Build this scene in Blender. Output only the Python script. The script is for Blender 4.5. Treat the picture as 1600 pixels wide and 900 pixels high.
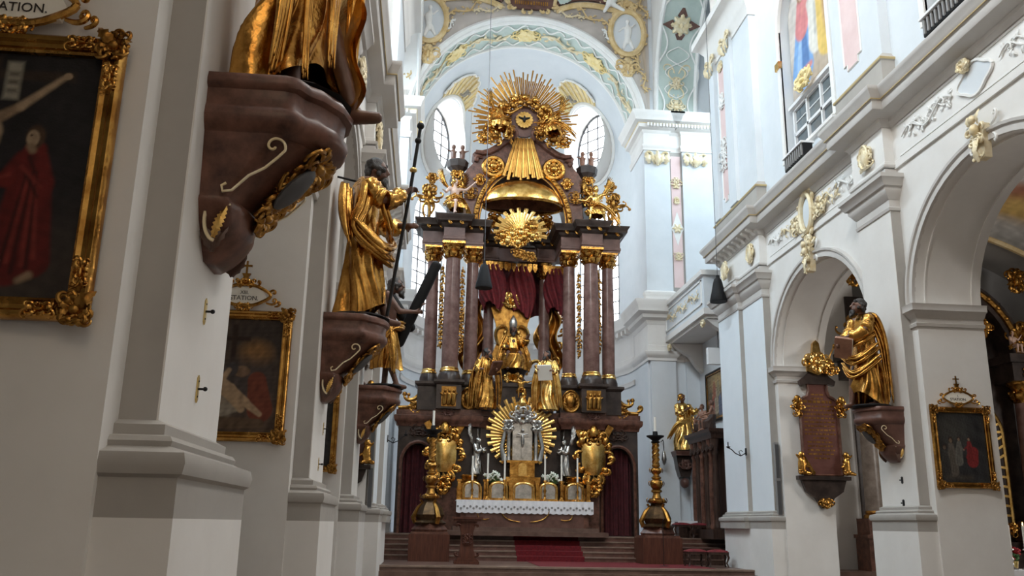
import bpy, bmesh, math, random
import numpy as np
from mathutils import Vector, Matrix, noise
PI = math.pi
scene = bpy.context.scene
COL = scene.collection
for o in list(bpy.data.objects): bpy.data.objects.remove(o)
# ---------------------------------------------------------------- camera
PITCH, YAW, ROLL = math.radians(15.0), math.radians(5.1), math.radians(1.0)
cf = Vector((math.sin(YAW)*math.cos(PITCH), math.cos(YAW)*math.cos(PITCH), math.sin(PITCH)))
cr = Vector((math.cos(YAW), -math.sin(YAW), 0)); cu = cr.cross(cf)
cr2 = cr*math.cos(ROLL)+cu*math.sin(ROLL); cu2 = cu*math.cos(ROLL)-cr*math.sin(ROLL)
cam = bpy.data.objects.new('camera', bpy.data.cameras.new('camera')); COL.objects.link(cam)
cam.data.sensor_width = 36; cam.data.lens = 1379*36/1600; cam.data.clip_start = .05; cam.data.clip_end = 300
cam.matrix_world = Matrix(((cr2.x, cu2.x, -cf.x, 0), (cr2.y, cu2.y, -cf.y, 0), (cr2.z, cu2.z, -cf.z, 1.6), (0, 0, 0, 1)))
scene.camera = cam
# ---------------------------------------------------------------- world, light, exposure
vs = scene.view_settings
vs.view_transform = 'Standard'; vs.look = 'None'; vs.gamma = 1; vs.use_curve_mapping = False; vs.exposure = -0.06
w = bpy.data.worlds.new('sky'); scene.world = w; w.use_nodes = True
w.node_tree.nodes['Background'].inputs[0].default_value = (.80, .88, 1.0, 1)
w.node_tree.nodes['Background'].inputs[1].default_value = 1.0
def area(name, loc, target, sx, sy, power, col):
    l = bpy.data.lights.new(name, 'AREA'); l.shape = 'RECTANGLE'; l.size = sx; l.size_y = sy; l.energy = power; l.color = col
    o = bpy.data.objects.new(name, l); COL.objects.link(o); o.location = loc
    o.rotation_euler = (Vector(target)-Vector(loc)).to_track_quat('-Z', 'Y').to_euler()
    return o
DAY = (.72, .88, 1.0); NEU = (1.0, .965, .92); WARM = (1.0, .77, .52)
# daylight of the high clerestory and lunette windows (above the frame), one light in each bay
for y in (9.5, 16.5, 24):
    area('daylight_right', (10.9, y, 22.4), (-1.0, y-1, 5), 4.5, 2.2, 1000, NEU)
for y, dy, pw, cc in ((4, 9, 2800, NEU), (14, 3, 1700, DAY), (23.5, 3, 1700, DAY)):
    area('daylight_left', (-1.6, y, 22.4), (10.5, y+dy, 5), 4.5, 2.2, pw, cc)
area('daylight_choir_right', (14.6, 35, 19.5), (3.7, 35.8, 9), 5.5, 6, 850, DAY)
area('daylight_choir_left', (-6.2, 35, 19.5), (8, 33.5, 6), 5.5, 6, 2900, DAY)
area('aisle_right_fill', (23.2, 20, 6.5), (14, 23, 5), 3, 5, 650, NEU)  # unseen fill added to lift the dark right aisle
area('west_warm_fill', (2.6, -10.5, 13), (6.6, 14, 5), 6, 7, 380, WARM)  # warm fill added behind the camera to brighten facing jambs, not a window
# ---------------------------------------------------------------- materials
MATS = {}
def mat(name, c, rough=.6, metal=0., c2=None, scale=4., bump=0., bscale=None, emit=0., spec=.5, detail=5., lo=.35, hi=.68, stretch=None, attr=None, alpha=1., trans=0., rvar=0.):
    m = bpy.data.materials.new(name); m.use_nodes = True; nt = m.node_tree; b = nt.nodes['Principled BSDF']
    b.inputs['Roughness'].default_value = rough; b.inputs['Metallic'].default_value = metal
    b.inputs['Specular IOR Level'].default_value = spec
    b.inputs['Base Color'].default_value = (*c, 1)
    tc = nt.nodes.new('ShaderNodeTexCoord'); vec = tc.outputs['Object']
    if stretch:
        mp = nt.nodes.new('ShaderNodeMapping'); mp.inputs['Scale'].default_value = stretch
        nt.links.new(vec, mp.inputs[0]); vec = mp.outputs[0]
    if attr:
        a = nt.nodes.new('ShaderNodeAttribute'); a.attribute_name = attr
        nt.links.new(a.outputs['Color'], b.inputs['Base Color'])
    elif c2:
        n = nt.nodes.new('ShaderNodeTexNoise'); n.inputs['Scale'].default_value = scale; n.inputs['Detail'].default_value = detail
        n.inputs['Roughness'].default_value = .62
        nt.links.new(vec, n.inputs['Vector'])
        r = nt.nodes.new('ShaderNodeValToRGB'); r.color_ramp.elements[0].position = lo; r.color_ramp.elements[1].position = hi
        r.color_ramp.elements[0].color = (*c, 1); r.color_ramp.elements[1].color = (*c2, 1)
        nt.links.new(n.outputs['Fac'], r.inputs[0]); nt.links.new(r.outputs[0], b.inputs['Base Color'])
        if rvar:
            mr = nt.nodes.new('ShaderNodeMapRange'); mr.inputs[3].default_value = rough-rvar; mr.inputs[4].default_value = rough+rvar
            nt.links.new(n.outputs['Fac'], mr.inputs[0]); nt.links.new(mr.outputs[0], b.inputs['Roughness'])
    if bump:
        n2 = nt.nodes.new('ShaderNodeTexNoise'); n2.inputs['Scale'].default_value = bscale or scale*4; n2.inputs['Detail'].default_value = 4
        nt.links.new(vec, n2.inputs['Vector'])
        bp = nt.nodes.new('ShaderNodeBump'); bp.inputs['Strength'].default_value = bump; bp.inputs['Distance'].default_value = .03
        nt.links.new(n2.outputs['Fac'], bp.inputs['Height']); nt.links.new(bp.outputs[0], b.inputs['Normal'])
    if emit:
        b.inputs['Emission Color'].default_value = (*c, 1); b.inputs['Emission Strength'].default_value = emit
    if trans: b.inputs['Transmission Weight'].default_value = trans
    MATS[name] = m
    return m
mat('white_plaster', (.74, .715, .68), .85, c2=(.80, .78, .75), scale=.8, bump=.08, bscale=6)
mat('jamb_plaster', (.56, .53, .50), .85, c2=(.63, .60, .57), scale=.7, bump=.08, bscale=5)
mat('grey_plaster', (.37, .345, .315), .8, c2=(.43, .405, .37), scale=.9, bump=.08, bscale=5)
mat('blue_plaster', (.66, .70, .73), .85, c2=(.72, .755, .785), scale=.7, bump=.06, bscale=5)
mat('choir_lit_plaster', (.76, .81, .85), .85, c2=(.80, .85, .89), scale=.7, bump=.06, bscale=5)  # lighter, bluer copy for choir pilaster faces; daylight put into the colour
mat('grey_marble', (.17, .13, .105), .35, c2=(.30, .25, .21), scale=3, detail=8)
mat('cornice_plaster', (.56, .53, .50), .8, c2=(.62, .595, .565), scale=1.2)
mat('tread_stone', (.17, .115, .085), .4, c2=(.27, .19, .145), scale=2.5, detail=8)
mat('pink_plaster', (.74, .55, .53), .85, c2=(.80, .62, .60), scale=1.5)
mat('teal_plaster', (.44, .53, .49), .85, c2=(.56, .63, .58), scale=1.2)
mat('stucco', (.80, .79, .76), .8, c2=(.86, .85, .82), scale=2)
mat('cream_gilt', (.72, .58, .33), .5, .25, c2=(.84, .76, .58), scale=5, bump=.2, bscale=20)
mat('gilt_line', (.52, .40, .20), .5, .3)
mat('yellow_stucco', (.80, .62, .25), .6, c2=(.88, .74, .42), scale=3)
mat('ochre_stucco', (.58, .40, .17), .7, c2=(.74, .58, .33), scale=2.5)
mat('gold', (.30, .13, .025), .26, 1., c2=(.76, .42, .105), scale=3.5, bump=.35, bscale=9, rvar=.08)
mat('gold_bright', (.62, .35, .08), .25, 1., c2=(.98, .66, .24), scale=4, bump=.2, bscale=14, rvar=.06)
mat('gold_dark', (.20, .085, .018), .34, 1., c2=(.58, .31, .075), scale=5, bump=.3, bscale=16, rvar=.08)
mat('bronze', (.045, .026, .012), .38, .8, c2=(.12, .07, .03), scale=6)
mat('brass', (.62, .45, .16), .32, 1., c2=(.75, .55, .22), scale=6)
mat('silver', (.36, .35, .33), .3, 1., c2=(.66, .64, .60), scale=5, bump=.2, bscale=14)
mat('red_marble', (.040, .015, .009), .36, spec=.35, c2=(.22, .098, .066), scale=5, rvar=.1, detail=9, lo=.3, hi=.75, bump=.03)
mat('column_marble', (.095, .044, .035), .22, spec=.4, c2=(.24, .14, .118), scale=2.2, detail=8, lo=.3, hi=.75)
mat('dark_marble', (.022, .015, .012), .3, spec=.35, c2=(.070, .048, .040), scale=2.6, detail=8)
mat('brown_stone', (.085, .034, .024), .42, c2=(.17, .082, .06), scale=3, detail=8)
mat('dark_wood', (.026, .013, .009), .45, spec=.3, c2=(.075, .040, .028), scale=3, stretch=(6, 6, .6))
mat('red_wood', (.06, .018, .010), .45, spec=.3, c2=(.12, .042, .024), scale=3, stretch=(6, 6, .6))
mat('skin_wood', (.20, .09, .055), .5, c2=(.30, .15, .09), scale=4)
mat('dark_skin', (.095, .042, .026), .45, c2=(.16, .075, .048), scale=5)
mat('pale_skin', (.55, .36, .28), .5, c2=(.66, .46, .36), scale=4)
mat('hair', (.012, .009, .008), .5, c2=(.03, .022, .018), scale=9, bump=.5, bscale=40)
mat('black_iron', (.012, .012, .013), .5, 0, spec=.25)
mat('black', (.012, .012, .013), .6, spec=.18)
mat('red_velvet', (.085, .005, .008), .8, c2=(.20, .012, .016), scale=6)
mat('dark_velvet', (.052, .006, .010), .85, c2=(.095, .013, .017), scale=5)
mat('carpet', (.10, .004, .008), .95, c2=(.17, .008, .012), scale=12, bump=.2, bscale=80)
mat('step_stone', (.085, .045, .032), .4, c2=(.17, .10, .075), scale=2.2, detail=8)
mat('nave_floor', (.13, .10, .08), .4, c2=(.20, .16, .125), scale=1.5, detail=7)
mat('cloth', (.78, .78, .80), .9, c2=(.86, .86, .88), scale=10)
mat('candle', (.85, .81, .72), .6)
mat('leaf', (.03, .09, .02), .6, c2=(.07, .17, .04), scale=6)
mat('petal', (.80, .82, .72), .7)
mat('red_petal', (.35, .01, .015), .7)
mat('grey_paint', (.26, .255, .25), .6)
mat('white_paint', (.80, .80, .80), .5)
mat('dark_glass', (.10, .13, .15), .08, c2=(.20, .24, .26), scale=.8, spec=.8)
mat('day_pane', (.93, .97, 1.0), .4, emit=6.0)
mat('lead', (.10, .10, .105), .6, .3)
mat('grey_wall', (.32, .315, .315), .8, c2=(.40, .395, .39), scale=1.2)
mat('painted', (.5, .5, .5), .55, attr='paint', bump=.15, bscale=60, spec=.25)
mat('fresco', (.5, .5, .5), .9, attr='paint', spec=.1)
mat('flame', (1.0, .62, .22), .5, emit=8.)
mat('ink', (.03, .022, .018), .6)
mat('tablet', (.105, .036, .026), .35, c2=(.16, .06, .045), scale=3, detail=8)
# ---------------------------------------------------------------- mesh builder
class MB:
    def __init__(s, M=None): s.v = []; s.f = []; s.M = M or Matrix()
    def add(s, vs, fs):
        n = len(s.v); M = s.M
        s.v.extend([tuple(M @ Vector(p)) for p in vs]); s.f.extend([tuple(i+n for i in f) for f in fs]); return s
    def box(s, x0, x1, y0, y1, z0, z1):
        if x0 > x1: x0, x1 = x1, x0
        if y0 > y1: y0, y1 = y1, y0
        return s.add([(x0, y0, z0), (x1, y0, z0), (x1, y1, z0), (x0, y1, z0), (x0, y0, z1), (x1, y0, z1), (x1, y1, z1), (x0, y1, z1)],
                     [(0, 3, 2, 1), (4, 5, 6, 7), (0, 1, 5, 4), (1, 2, 6, 5), (2, 3, 7, 6), (3, 0, 4, 7)])
    def prism(s, poly, y0, y1, axis='y'):
        n = len(poly)
        P = {'y': lambda a, b, t: (a, t, b), 'x': lambda a, b, t: (t, a, b), 'z': lambda a, b, t: (a, b, t)}[axis]
        vs = [P(a, b, y0) for a, b in poly]+[P(a, b, y1) for a, b in poly]
        fs = [tuple(range(n)), tuple(range(2*n-1, n-1, -1))]+[(i, i+n, (i+1) % n+n, (i+1) % n) for i in range(n)]
        return s.add(vs, fs)
    def lathe(s, prof, n=20, cx=0, cy=0, cz=0, flute=0, fn=0):
        vs = []; fs = []
        for (r, z) in prof:
            for k in range(n):
                a = 2*PI*k/n; rr = r*(1+flute*math.cos(fn*a)) if fn else r
                vs.append((cx+rr*math.cos(a), cy+rr*math.sin(a), cz+z))
        m = len(prof)
        for i in range(m-1):
            for k in range(n): fs.append((i*n+k, i*n+(k+1) % n, (i+1)*n+(k+1) % n, (i+1)*n+k))
        fs.append(tuple(range(n-1, -1, -1))); fs.append(tuple((m-1)*n+k for k in range(n)))
        return s.add(vs, fs)
    def tube(s, path, rad, n=6, flat=1., cap=True):
        path = [Vector(p) for p in path]; m = len(path)
        if not hasattr(rad, '__len__'): rad = [rad]*m
        vs = []; fs = []; t0 = (path[1]-path[0]).normalized()
        up = Vector((0, 1, 0)) if abs(t0.y) < .9 else Vector((1, 0, 0))
        for i, p in enumerate(path):
            t = (path[min(i+1, m-1)]-path[max(i-1, 0)])
            if t.length < 1e-9: t = t0
            t.normalize(); a = up-t*up.dot(t)
            if a.length < 1e-4: a = t.orthogonal()
            a.normalize(); b = t.cross(a); up = a
            for k in range(n):
                q = 2*PI*k/n; vs.append(tuple(p+(a*math.cos(q)*flat+b*math.sin(q))*rad[i]))
        for i in range(m-1):
            for k in range(n): fs.append((i*n+k, i*n+(k+1) % n, (i+1)*n+(k+1) % n, (i+1)*n+k))
        if cap: fs.append(tuple(range(n-1, -1, -1))); fs.append(tuple((m-1)*n+k for k in range(n)))
        return s.add(vs, fs)
    def cap(s, p0, p1, r0, r1=None, n=8):
        r1 = r0 if r1 is None else r1; p0 = Vector(p0); p1 = Vector(p1); d = (p1-p0)
        d = d.normalized() if d.length > 1e-6 else Vector((0, 0, 1))
        P = []; R = []
        for q in (-1, -.75, -.4): P.append(p0+d*r0*q); R.append(r0*math.sqrt(max(1e-3, 1-q*q)))
        P += [p0, p1]; R += [r0, r1]
        for q in (.4, .75, 1): P.append(p1+d*r1*q); R.append(r1*math.sqrt(max(1e-3, 1-q*q)))
        return s.tube(P, R, n)
    def ell(s, c, rx, ry, rz, n=12, m=8, R=None):
        vs = []; fs = []
        for i in range(m+1):
            th = PI*i/m
            for k in range(n):
                a = 2*PI*k/n; p = Vector((rx*math.sin(th)*math.cos(a), ry*math.sin(th)*math.sin(a), -rz*math.cos(th)))
                if R: p = R @ p
                vs.append((c[0]+p.x, c[1]+p.y, c[2]+p.z))
        for i in range(m):
            for k in range(n): fs.append((i*n+k, i*n+(k+1) % n, (i+1)*n+(k+1) % n, (i+1)*n+k))
        return s.add(vs, fs)
    def sweep(s, path, prof, closed=False, side=1):
        """plan path [(x,y)], profile [(offset to the right of travel, z)], mitred"""
        n = len(path); m = len(prof); vs = []; fs = []
        for i in range(n):
            p = Vector(path[i]).to_2d() if False else Vector((path[i][0], path[i][1]))
            ds = []
            if i > 0 or closed: ds.append((p-Vector(path[i-1])).normalized())
            if i < n-1 or closed: ds.append((Vector(path[(i+1) % n])-p).normalized())
            ns = [Vector((d.y, -d.x))*side for d in ds]
            if len(ns) == 2:
                b = ns[0]+ns[1]
                b = b/(1+ns[0].dot(ns[1])) if 1+ns[0].dot(ns[1]) > .05 else ns[0]
            else: b = ns[0]
            for (o, z) in prof: vs.append((p.x+b.x*o, p.y+b.y*o, z))
        cnt = n if closed else n-1
        for i in range(cnt):
            j = (i+1) % n
            for k in range(m-1):
                q = (i*m+k, j*m+k, j*m+k+1, i*m+k+1)
                fs.append(q if side > 0 else q[::-1])
        if not closed:
            fs.append(tuple(range(m))); fs.append(tuple((n-1)*m+k for k in range(m-1, -1, -1)))
        return s.add(vs, fs)
    def grid(s, fn, nu, nv, closeu=False):
        vs = []; fs = []
        for j in range(nv+1):
            for i in range(nu if closeu else nu+1): vs.append(fn(i/nu, j/nv))
        w_ = nu if closeu else nu+1
        for j in range(nv):
            for i in range(nu):
                i2 = (i+1) % w_ if closeu else i+1
                fs.append((j*w_+i, j*w_+i2, (j+1)*w_+i2, (j+1)*w_+i))
        return s.add(vs, fs)
    def ext(s, o): s.v, s.f = s.v, s.f; n = len(s.v); s.v.extend(o.v); s.f.extend([tuple(i+n for i in f) for f in o.f]); return s
    def mesh(s, name='mesh'):
        me = bpy.data.meshes.new(name); me.from_pydata(s.v, [], s.f); me.validate(); me.update(); return me
    def build(s, name, m, parent=None, smooth=40, recalc=True):
        me = s.mesh(name); finish(me, m, smooth, recalc); return link(name, me, parent)
def finish(me, m, smooth=40, recalc=True):
    if recalc:
        bm = bmesh.new(); bm.from_mesh(me); bmesh.ops.recalc_face_normals(bm, faces=bm.faces); bm.to_mesh(me); bm.free()
    if smooth:
        me.polygons.foreach_set('use_smooth', [True]*len(me.polygons))
        if smooth < 180: me.set_sharp_from_angle(angle=math.radians(smooth))
    me.materials.clear(); me.materials.append(MATS[m] if isinstance(m, str) else m); me.update()
def link(name, me, parent=None):
    o = bpy.data.objects.new(name, me); COL.objects.link(o)
    if parent is not None: o.parent = parent
    return o
def struct(o): o['kind'] = 'structure'; return o
def tag(o, label, cat, group=None):
    o['label'] = label; o['category'] = cat
    if group: o['group'] = group
    return o
def thing(name, label, cat, loc=(0, 0, 0), rz=0, group=None, s=1.):
    o = bpy.data.objects.new(name, None); COL.objects.link(o); o.location = loc; o.rotation_euler = (0, 0, rz); o.scale = (s, s, s)
    o.empty_display_size = .1
    return tag(o, label, cat, group)
def inst(src, parent, loc=None, rot=None, name=None, sc=None):
    c = src.copy(); COL.objects.link(c); c.parent = parent
    if loc is not None: c.location = loc
    if rot is not None: c.rotation_euler = rot
    if sc is not None: c.scale = sc
    return c
def copy_tree(o, parent=None, **k):
    c = o.copy(); COL.objects.link(c); c.parent = parent
    for ch in [x for x in list(bpy.data.objects) if x.parent == o]: copy_tree(ch, c)
    return c
TMP = []
def evalmesh(me, mods):
    o = bpy.data.objects.new('tmp', me); COL.objects.link(o)
    for t, kw in mods:
        md = o.modifiers.new(t, t)
        for k, v in kw.items(): setattr(md, k, v)
    dg = bpy.context.evaluated_depsgraph_get(); dg.update()
    r = bpy.data.meshes.new_from_object(o.evaluated_get(dg))
    bpy.data.objects.remove(o); return r
def boolcut(me, cutters):
    """difference of a closed mesh with a list of closed meshes"""
    c = MB()
    obs = []
    mods = []
    for cm in cutters:
        finish(cm, 'white_plaster', 0)
        co = bpy.data.objects.new('cut', cm); COL.objects.link(co); obs.append(co)
        mods.append(('BOOLEAN', dict(operation='DIFFERENCE', solver='EXACT', object=co)))
    finish(me, 'white_plaster', 0)
    r = evalmesh(me, mods)
    for co in obs: bpy.data.objects.remove(co)
    return r
def remesh(mb, vox, smooth=2):
    me = mb.mesh(); finish(me, 'gold', 0)
    return evalmesh(me, [('REMESH', dict(mode='VOXEL', voxel_size=vox)), ('SMOOTH', dict(iterations=smooth, factor=.5))])
def merge_build(name, me, m, parent, smooth=180):
    finish(me, m, smooth, False); return link(name, me, parent)
def arcpts(cy, cz, ry, rz, n=20, a0=PI, a1=0):
    return [(cy+ry*math.cos(a0+(a1-a0)*i/n), cz+rz*math.sin(a0+(a1-a0)*i/n)) for i in range(n+1)]
def T(x, y, z): return Matrix.Translation((x, y, z))
def RZ(a): return Matrix.Rotation(a, 4, 'Z')
def RX(a): return Matrix.Rotation(a, 4, 'X')
def RY(a): return Matrix.Rotation(a, 4, 'Y')
def SC(x, y, z): return Matrix.Diagonal((x, y, z, 1))
# --- baroque scroll: a tapered tube that curls up, drawn in the local XZ plane, bulging to -Y
def curl(mb, x, z, ang, length, turns, r, y=0., bulge=.03, n=14, k=6, flat=1., ball=True):
    P = []; R = []; a = ang; px, pz = x, z
    for i in range(n+1):
        t = i/n
        P.append((px, y-bulge*math.sin(PI*min(1, t*1.1)), pz)); R.append(max(r*.25, r*(.55+.9*t*(1-t)*2)*(1-.55*t)))
        a = ang+turns*2*PI*t**1.7; st = length/n*(1-.6*t)
        px += math.cos(a)*st; pz += math.sin(a)*st
    mb.tube(P, R, k, flat)
    if ball: mb.ell(P[-1], r*.8, r*.7, r*.8, 6, 4)
def leaf(mb, x, z, ang, length, width, y=0., bulge=.05, n=7):
    """pointed acanthus leaf with thickness"""
    c, s_ = math.cos(ang), math.sin(ang); vs = []; fs = []
    for i in range(n+1):
        t = i/n; wd = width*math.sin(PI*min(1, .12+t*.88))**.8*(1+.25*math.cos(i*PI)); ly = y-bulge*math.sin(PI*t)*1.2
        for (q, dy) in ((-1, .0), (0, -.35), (1, .0), (0, .3)):
            vs.append((x+c*length*t-s_*wd*q*.5, ly+dy*width*.5, z+s_*length*t+c*wd*q*.5))
    for i in range(n):
        for k in range(4): fs.append((i*4+k, i*4+(k+1) % 4, (i+1)*4+(k+1) % 4, (i+1)*4+k))
    fs += [(3, 2, 1, 0), (n*4, n*4+1, n*4+2, n*4+3)]
    mb.add(vs, fs)
def rocaille(mb, w, h, seed=0, y=0., r=None, n=5, core=True):
    """mirrored cluster of scrolls and leaves filling about w x h, centred on 0,0"""
    R = random.Random(seed); r = r or min(w, h)*.055
    for i in range(n):
        a = -PI/2+PI*(i+.5)/n+R.uniform(-.15, .15); L = R.uniform(.75, 1.0); tw = R.choice((-1, 1))*R.uniform(.55, .95)
        ex = w*.62*abs(math.cos(a))+h*.62*abs(math.sin(a))
        for sx in (-1, 1):
            M0 = mb.M; mb.M = M0 @ SC(sx, 1, 1)
            curl(mb, w*.05, 0, a, ex*L*1.25, tw, r*R.uniform(.8, 1.1), y, r*1.2)
            curl(mb, math.cos(a)*w*.22, math.sin(a)*h*.22, a-tw*.9, ex*.5, -tw, r*.7, y, r, 10)
            leaf(mb, math.cos(a)*w*.12, math.sin(a)*h*.12, a+.25, ex*.34, r*1.9, y, r*1.5)
            mb.M = M0
    if core: mb.ell((0, y-r*.6, 0), w*.13, r*1.8, h*.13, 10, 6)
def rinceau(mb, length, h, seed=0, r=.03, y=0.):
    """running scroll: a waving stem with spiral branches and small leaves, along local x, centred"""
    R = random.Random(seed); n = max(2, int(round(length/(h*.85)))); st = length/n
    P = [(-length/2+length*t, y-r, h*.20*math.sin(t*n*PI)) for t in np.linspace(0, 1, n*8+1)]
    mb.tube(P, r*.7, 5)
    for i in range(n):
        x = -length/2+st*(i+.1); up = 1 if i % 2 == 0 else -1
        curl(mb, x, 0, up*.9, h*1.35, -up*1.25, r, y, r, 20); curl(mb, x+st*.3, up*.1*h, -up*.5, h*.7, up*1.1, r*.75, y, r, 14)
        leaf(mb, x+st*.2, up*h*.12, up*1.9, h*.28, h*.12, y, r); leaf(mb, x+st*.55, -up*h*.1, -up*.8, h*.26, h*.11, y, r); leaf(mb, x+st*.7, up*h*.2, up*.3, h*.2, h*.1, y, r)
def painting_mesh(w, h, nx, ny, fn, M=None, curve=None):
    """flat grid in XZ (facing -Y) with a colour attribute painted by fn(U,V)->rgb ; U,V in 0..1, V up"""
    u = np.linspace(0, 1, nx+1); v = np.linspace(0, 1, ny+1); U, V = np.meshgrid(u, v)
    C = np.clip(fn(U, V), 0, 1)
    vs = []; fs = []
    for j in range(ny+1):
        for i in range(nx+1):
            p = curve(u[i], v[j]) if curve else ((u[i]-.5)*w, 0, (v[j]-.5)*h)
            vs.append(tuple(M @ Vector(p)) if M else p)
    for j in range(ny):
        for i in range(nx):
            a = j*(nx+1)+i; fs.append((a, a+1, a+nx+2, a+nx+1))
    me = bpy.data.meshes.new('painting'); me.from_pydata(vs, [], fs)
    at = me.attributes.new('paint', 'FLOAT_COLOR', 'POINT')
    data = np.ones((len(vs), 4), np.float32); data[:, :3] = C.reshape(-1, 3)
    at.data.foreach_set('color', data.ravel()); me.update(); return me
def _sm(d, e): return np.clip(.5-d/(2*e), 0, 1)
class Paint:
    def __init__(s, U, V, asp, bg): s.U = U*asp; s.V = V; s.asp = asp; s.C = np.zeros(U.shape+(3,))+np.array(bg)
    def mix(s, m, c): s.C = s.C*(1-m[..., None])+np.array(c)*m[..., None]; return s
    def ell(s, x, y, rx, ry, c, a=1., e=.16, rot=0.):
        dx, dy = s.U-x*s.asp, s.V-y; cr_, sr = math.cos(rot), math.sin(rot); dx, dy = dx*cr_+dy*sr, -dx*sr+dy*cr_
        return s.mix(_sm(np.sqrt((dx/rx)**2+(dy/ry)**2)-1, e)*a, c)
    def cap(s, x0, y0, x1, y1, r0, r1, c, a=1., e=.008):
        ax, ay, bx, by = x0*s.asp, y0, x1*s.asp, y1; dx, dy = bx-ax, by-ay
        t = np.clip(((s.U-ax)*dx+(s.V-ay)*dy)/(dx*dx+dy*dy+1e-9), 0, 1)
        d = np.hypot(s.U-ax-t*dx, s.V-ay-t*dy)-(r0+(r1-r0)*t)
        return s.mix(_sm(d, e)*a, c)
    def rect(s, x0, y0, x1, y1, c, a=1., e=.01):
        d = np.maximum(np.abs(s.U-(x0+x1)/2*s.asp)-(x1-x0)/2*s.asp, np.abs(s.V-(y0+y1)/2)-(y1-y0)/2)
        return s.mix(_sm(d, e)*a, c)
    def noise(s, amt, f=9., seed=0):
        R = np.random.RandomState(seed); g = np.zeros(s.U.shape)
        for k in range(14):
            a = R.uniform(0, 6.28); q = f*R.uniform(.5, 2.2); g += np.sin((s.U*math.cos(a)+s.V*math.sin(a))*q*6+R.uniform(0, 6))
        s.C = s.C*(1+amt*g[..., None]/5); return s
    def person(s, x, y, h, robe, skin=(.42, .27, .18), lean=0., hair=(.05, .03, .02), arm=None):
        s.cap(x, y+.04*h, x+lean*.5, y+.45*h, .16*h, .14*h, robe); s.cap(x+lean*.5, y+.45*h, x+lean, y+.74*h, .14*h, .085*h, robe)
        dk = tuple(c*.45 for c in robe)
        for q in (-.08, .0, .07): s.cap(x+q*h/s.asp, y+.02*h, x+lean*.6+q*.4*h/s.asp, y+.6*h, .014*h, .006*h, dk, .7)
        s.ell(x+lean*1.1, y+.89*h, .065*h, .085*h, hair); s.ell(x+lean*1.1, y+.87*h, .045*h, .062*h, skin)
        if arm: s.cap(x+lean, y+.66*h, arm[0], arm[1], .045*h, .022*h, robe); s.ell(arm[0], arm[1], .022*h, .022*h, skin)
        return s
def text_mesh(body, size, m, name, parent, M, depth=.004, align='CENTER'):
    cu_ = bpy.data.curves.new('t', 'FONT'); cu_.body = body; cu_.size = size; cu_.extrude = depth; cu_.align_x = align; cu_.resolution_u = 3
    o = bpy.data.objects.new('t', cu_); COL.objects.link(o)
    dg = bpy.context.evaluated_depsgraph_get(); dg.update()
    me = bpy.data.meshes.new_from_object(o.evaluated_get(dg)); bpy.data.objects.remove(o)
    me.transform(M @ RX(PI/2)); me.materials.clear(); me.materials.append(MATS[m]); return link(name, me, parent)
# ================================================================ STRUCTURE
LX, RX0 = -1.83, 11.05            # nave faces of the two arcade walls
ZI0, ZI1, ZS = 6.15, 6.65, 6.65   # impost, springing
# (side, nave normal n, face X, wall thickness, piers [(pilaster near, far)], pilaster projection)
SIDES = {'left': (1, LX, 2.0, [(-1.8, -.3), (5.41, 6.9), (12.4, 13.9), (19.35, 20.85), (27.2, 31.4)], .23),
         'right': (-1, RX0, 1.6, [(2.6, 4.2), (10.9, 12.4), (19.1, 20.72), (27.5, 31.55)], .25)}
fl = MB(); fl.box(-14, 24, -12, 29.0, -.3, 0); struct(fl.build('floor', 'nave_floor', smooth=0))
CAP = [(0, 9.05), (.03, 9.05), (.05, 9.12), (.012, 9.15), (.012, 9.32), (.04, 9.34), (.10, 9.44), (.16, 9.52), (.16, 9.60), (.22, 9.62), (.30, 9.78), (.33, 9.80), (.33, 9.90), (.06, 9.93), (.06, 10.12), (.10, 10.14), (.10, 10.2), (0, 10.2)]
BASE = [(.20, 1.6), (.20, 1.82), (.23, 1.84), (.245, 1.90), (.23, 1.96), (.15, 1.985), (.12, 2.0), (.13, 2.03), (.11, 2.06), (.06, 2.07), (.06, 2.13), (0, 2.16)]
IMP = [(0, ZI0), (.05, ZI0), (.07, ZI0+.07), (.02, ZI0+.10), (.02, ZI0+.2), (.08, ZI0+.24), (.14, ZI0+.32), (.2, ZI0+.35), (.2, ZI0+.46), (.22, ZI0+.5), (0, ZI0+.5)]
FRZ = [(0, 10.1), (.06, 10.1), (.06, 10.18), (.03, 10.2), (.03, 10.3), (.012, 10.32), (.012, 11.22), (0, 11.24)]
COR = [(0, 11.2), (.05, 11.22), (.09, 11.32), (.14, 11.36), (.16, 11.46), (.30, 11.52), (.50, 11.58), (.52, 11.62), (.52, 11.86), (.56, 11.90), (.60, 12.02), (.68, 12.16), (.70, 12.2), (.70, 12.3), (0, 12.42)]
GLD = [(.56, 11.885), (.582, 11.89), (.585, 11.92), (.56, 11.92)]
COR = [(o*.86, 11.2+(z-11.2)*.76) for o, z in COR]; GLD = [(o*.86, 11.2+(z-11.2)*.76) for o, z in GLD]
def ent_path(n, X, piers, pr, ya, yb):
    P = [(X, ya)]
    for (a, b) in piers:
        if a > ya: P += [(X, a), (X+n*pr, a)]
        else: P = [(X+n*pr, ya)]
        P += [(X+n*pr, min(b, yb))]
        if b < yb-.01: P += [(X, b)]
    if P[-1][1] < yb-.01: P.append((X, yb))
    return P
def arch_cut(ya, yb, zs, rz, x0, x1, z0=-1, n=24):
    yc, ry = (ya+yb)/2, (yb-ya)/2
    poly = [(ya, z0)]+arcpts(yc, zs, ry, rz, n)+[(yb, z0)]
    m = MB(); m.prism(poly, x0, x1, 'x'); return m.mesh()
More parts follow.
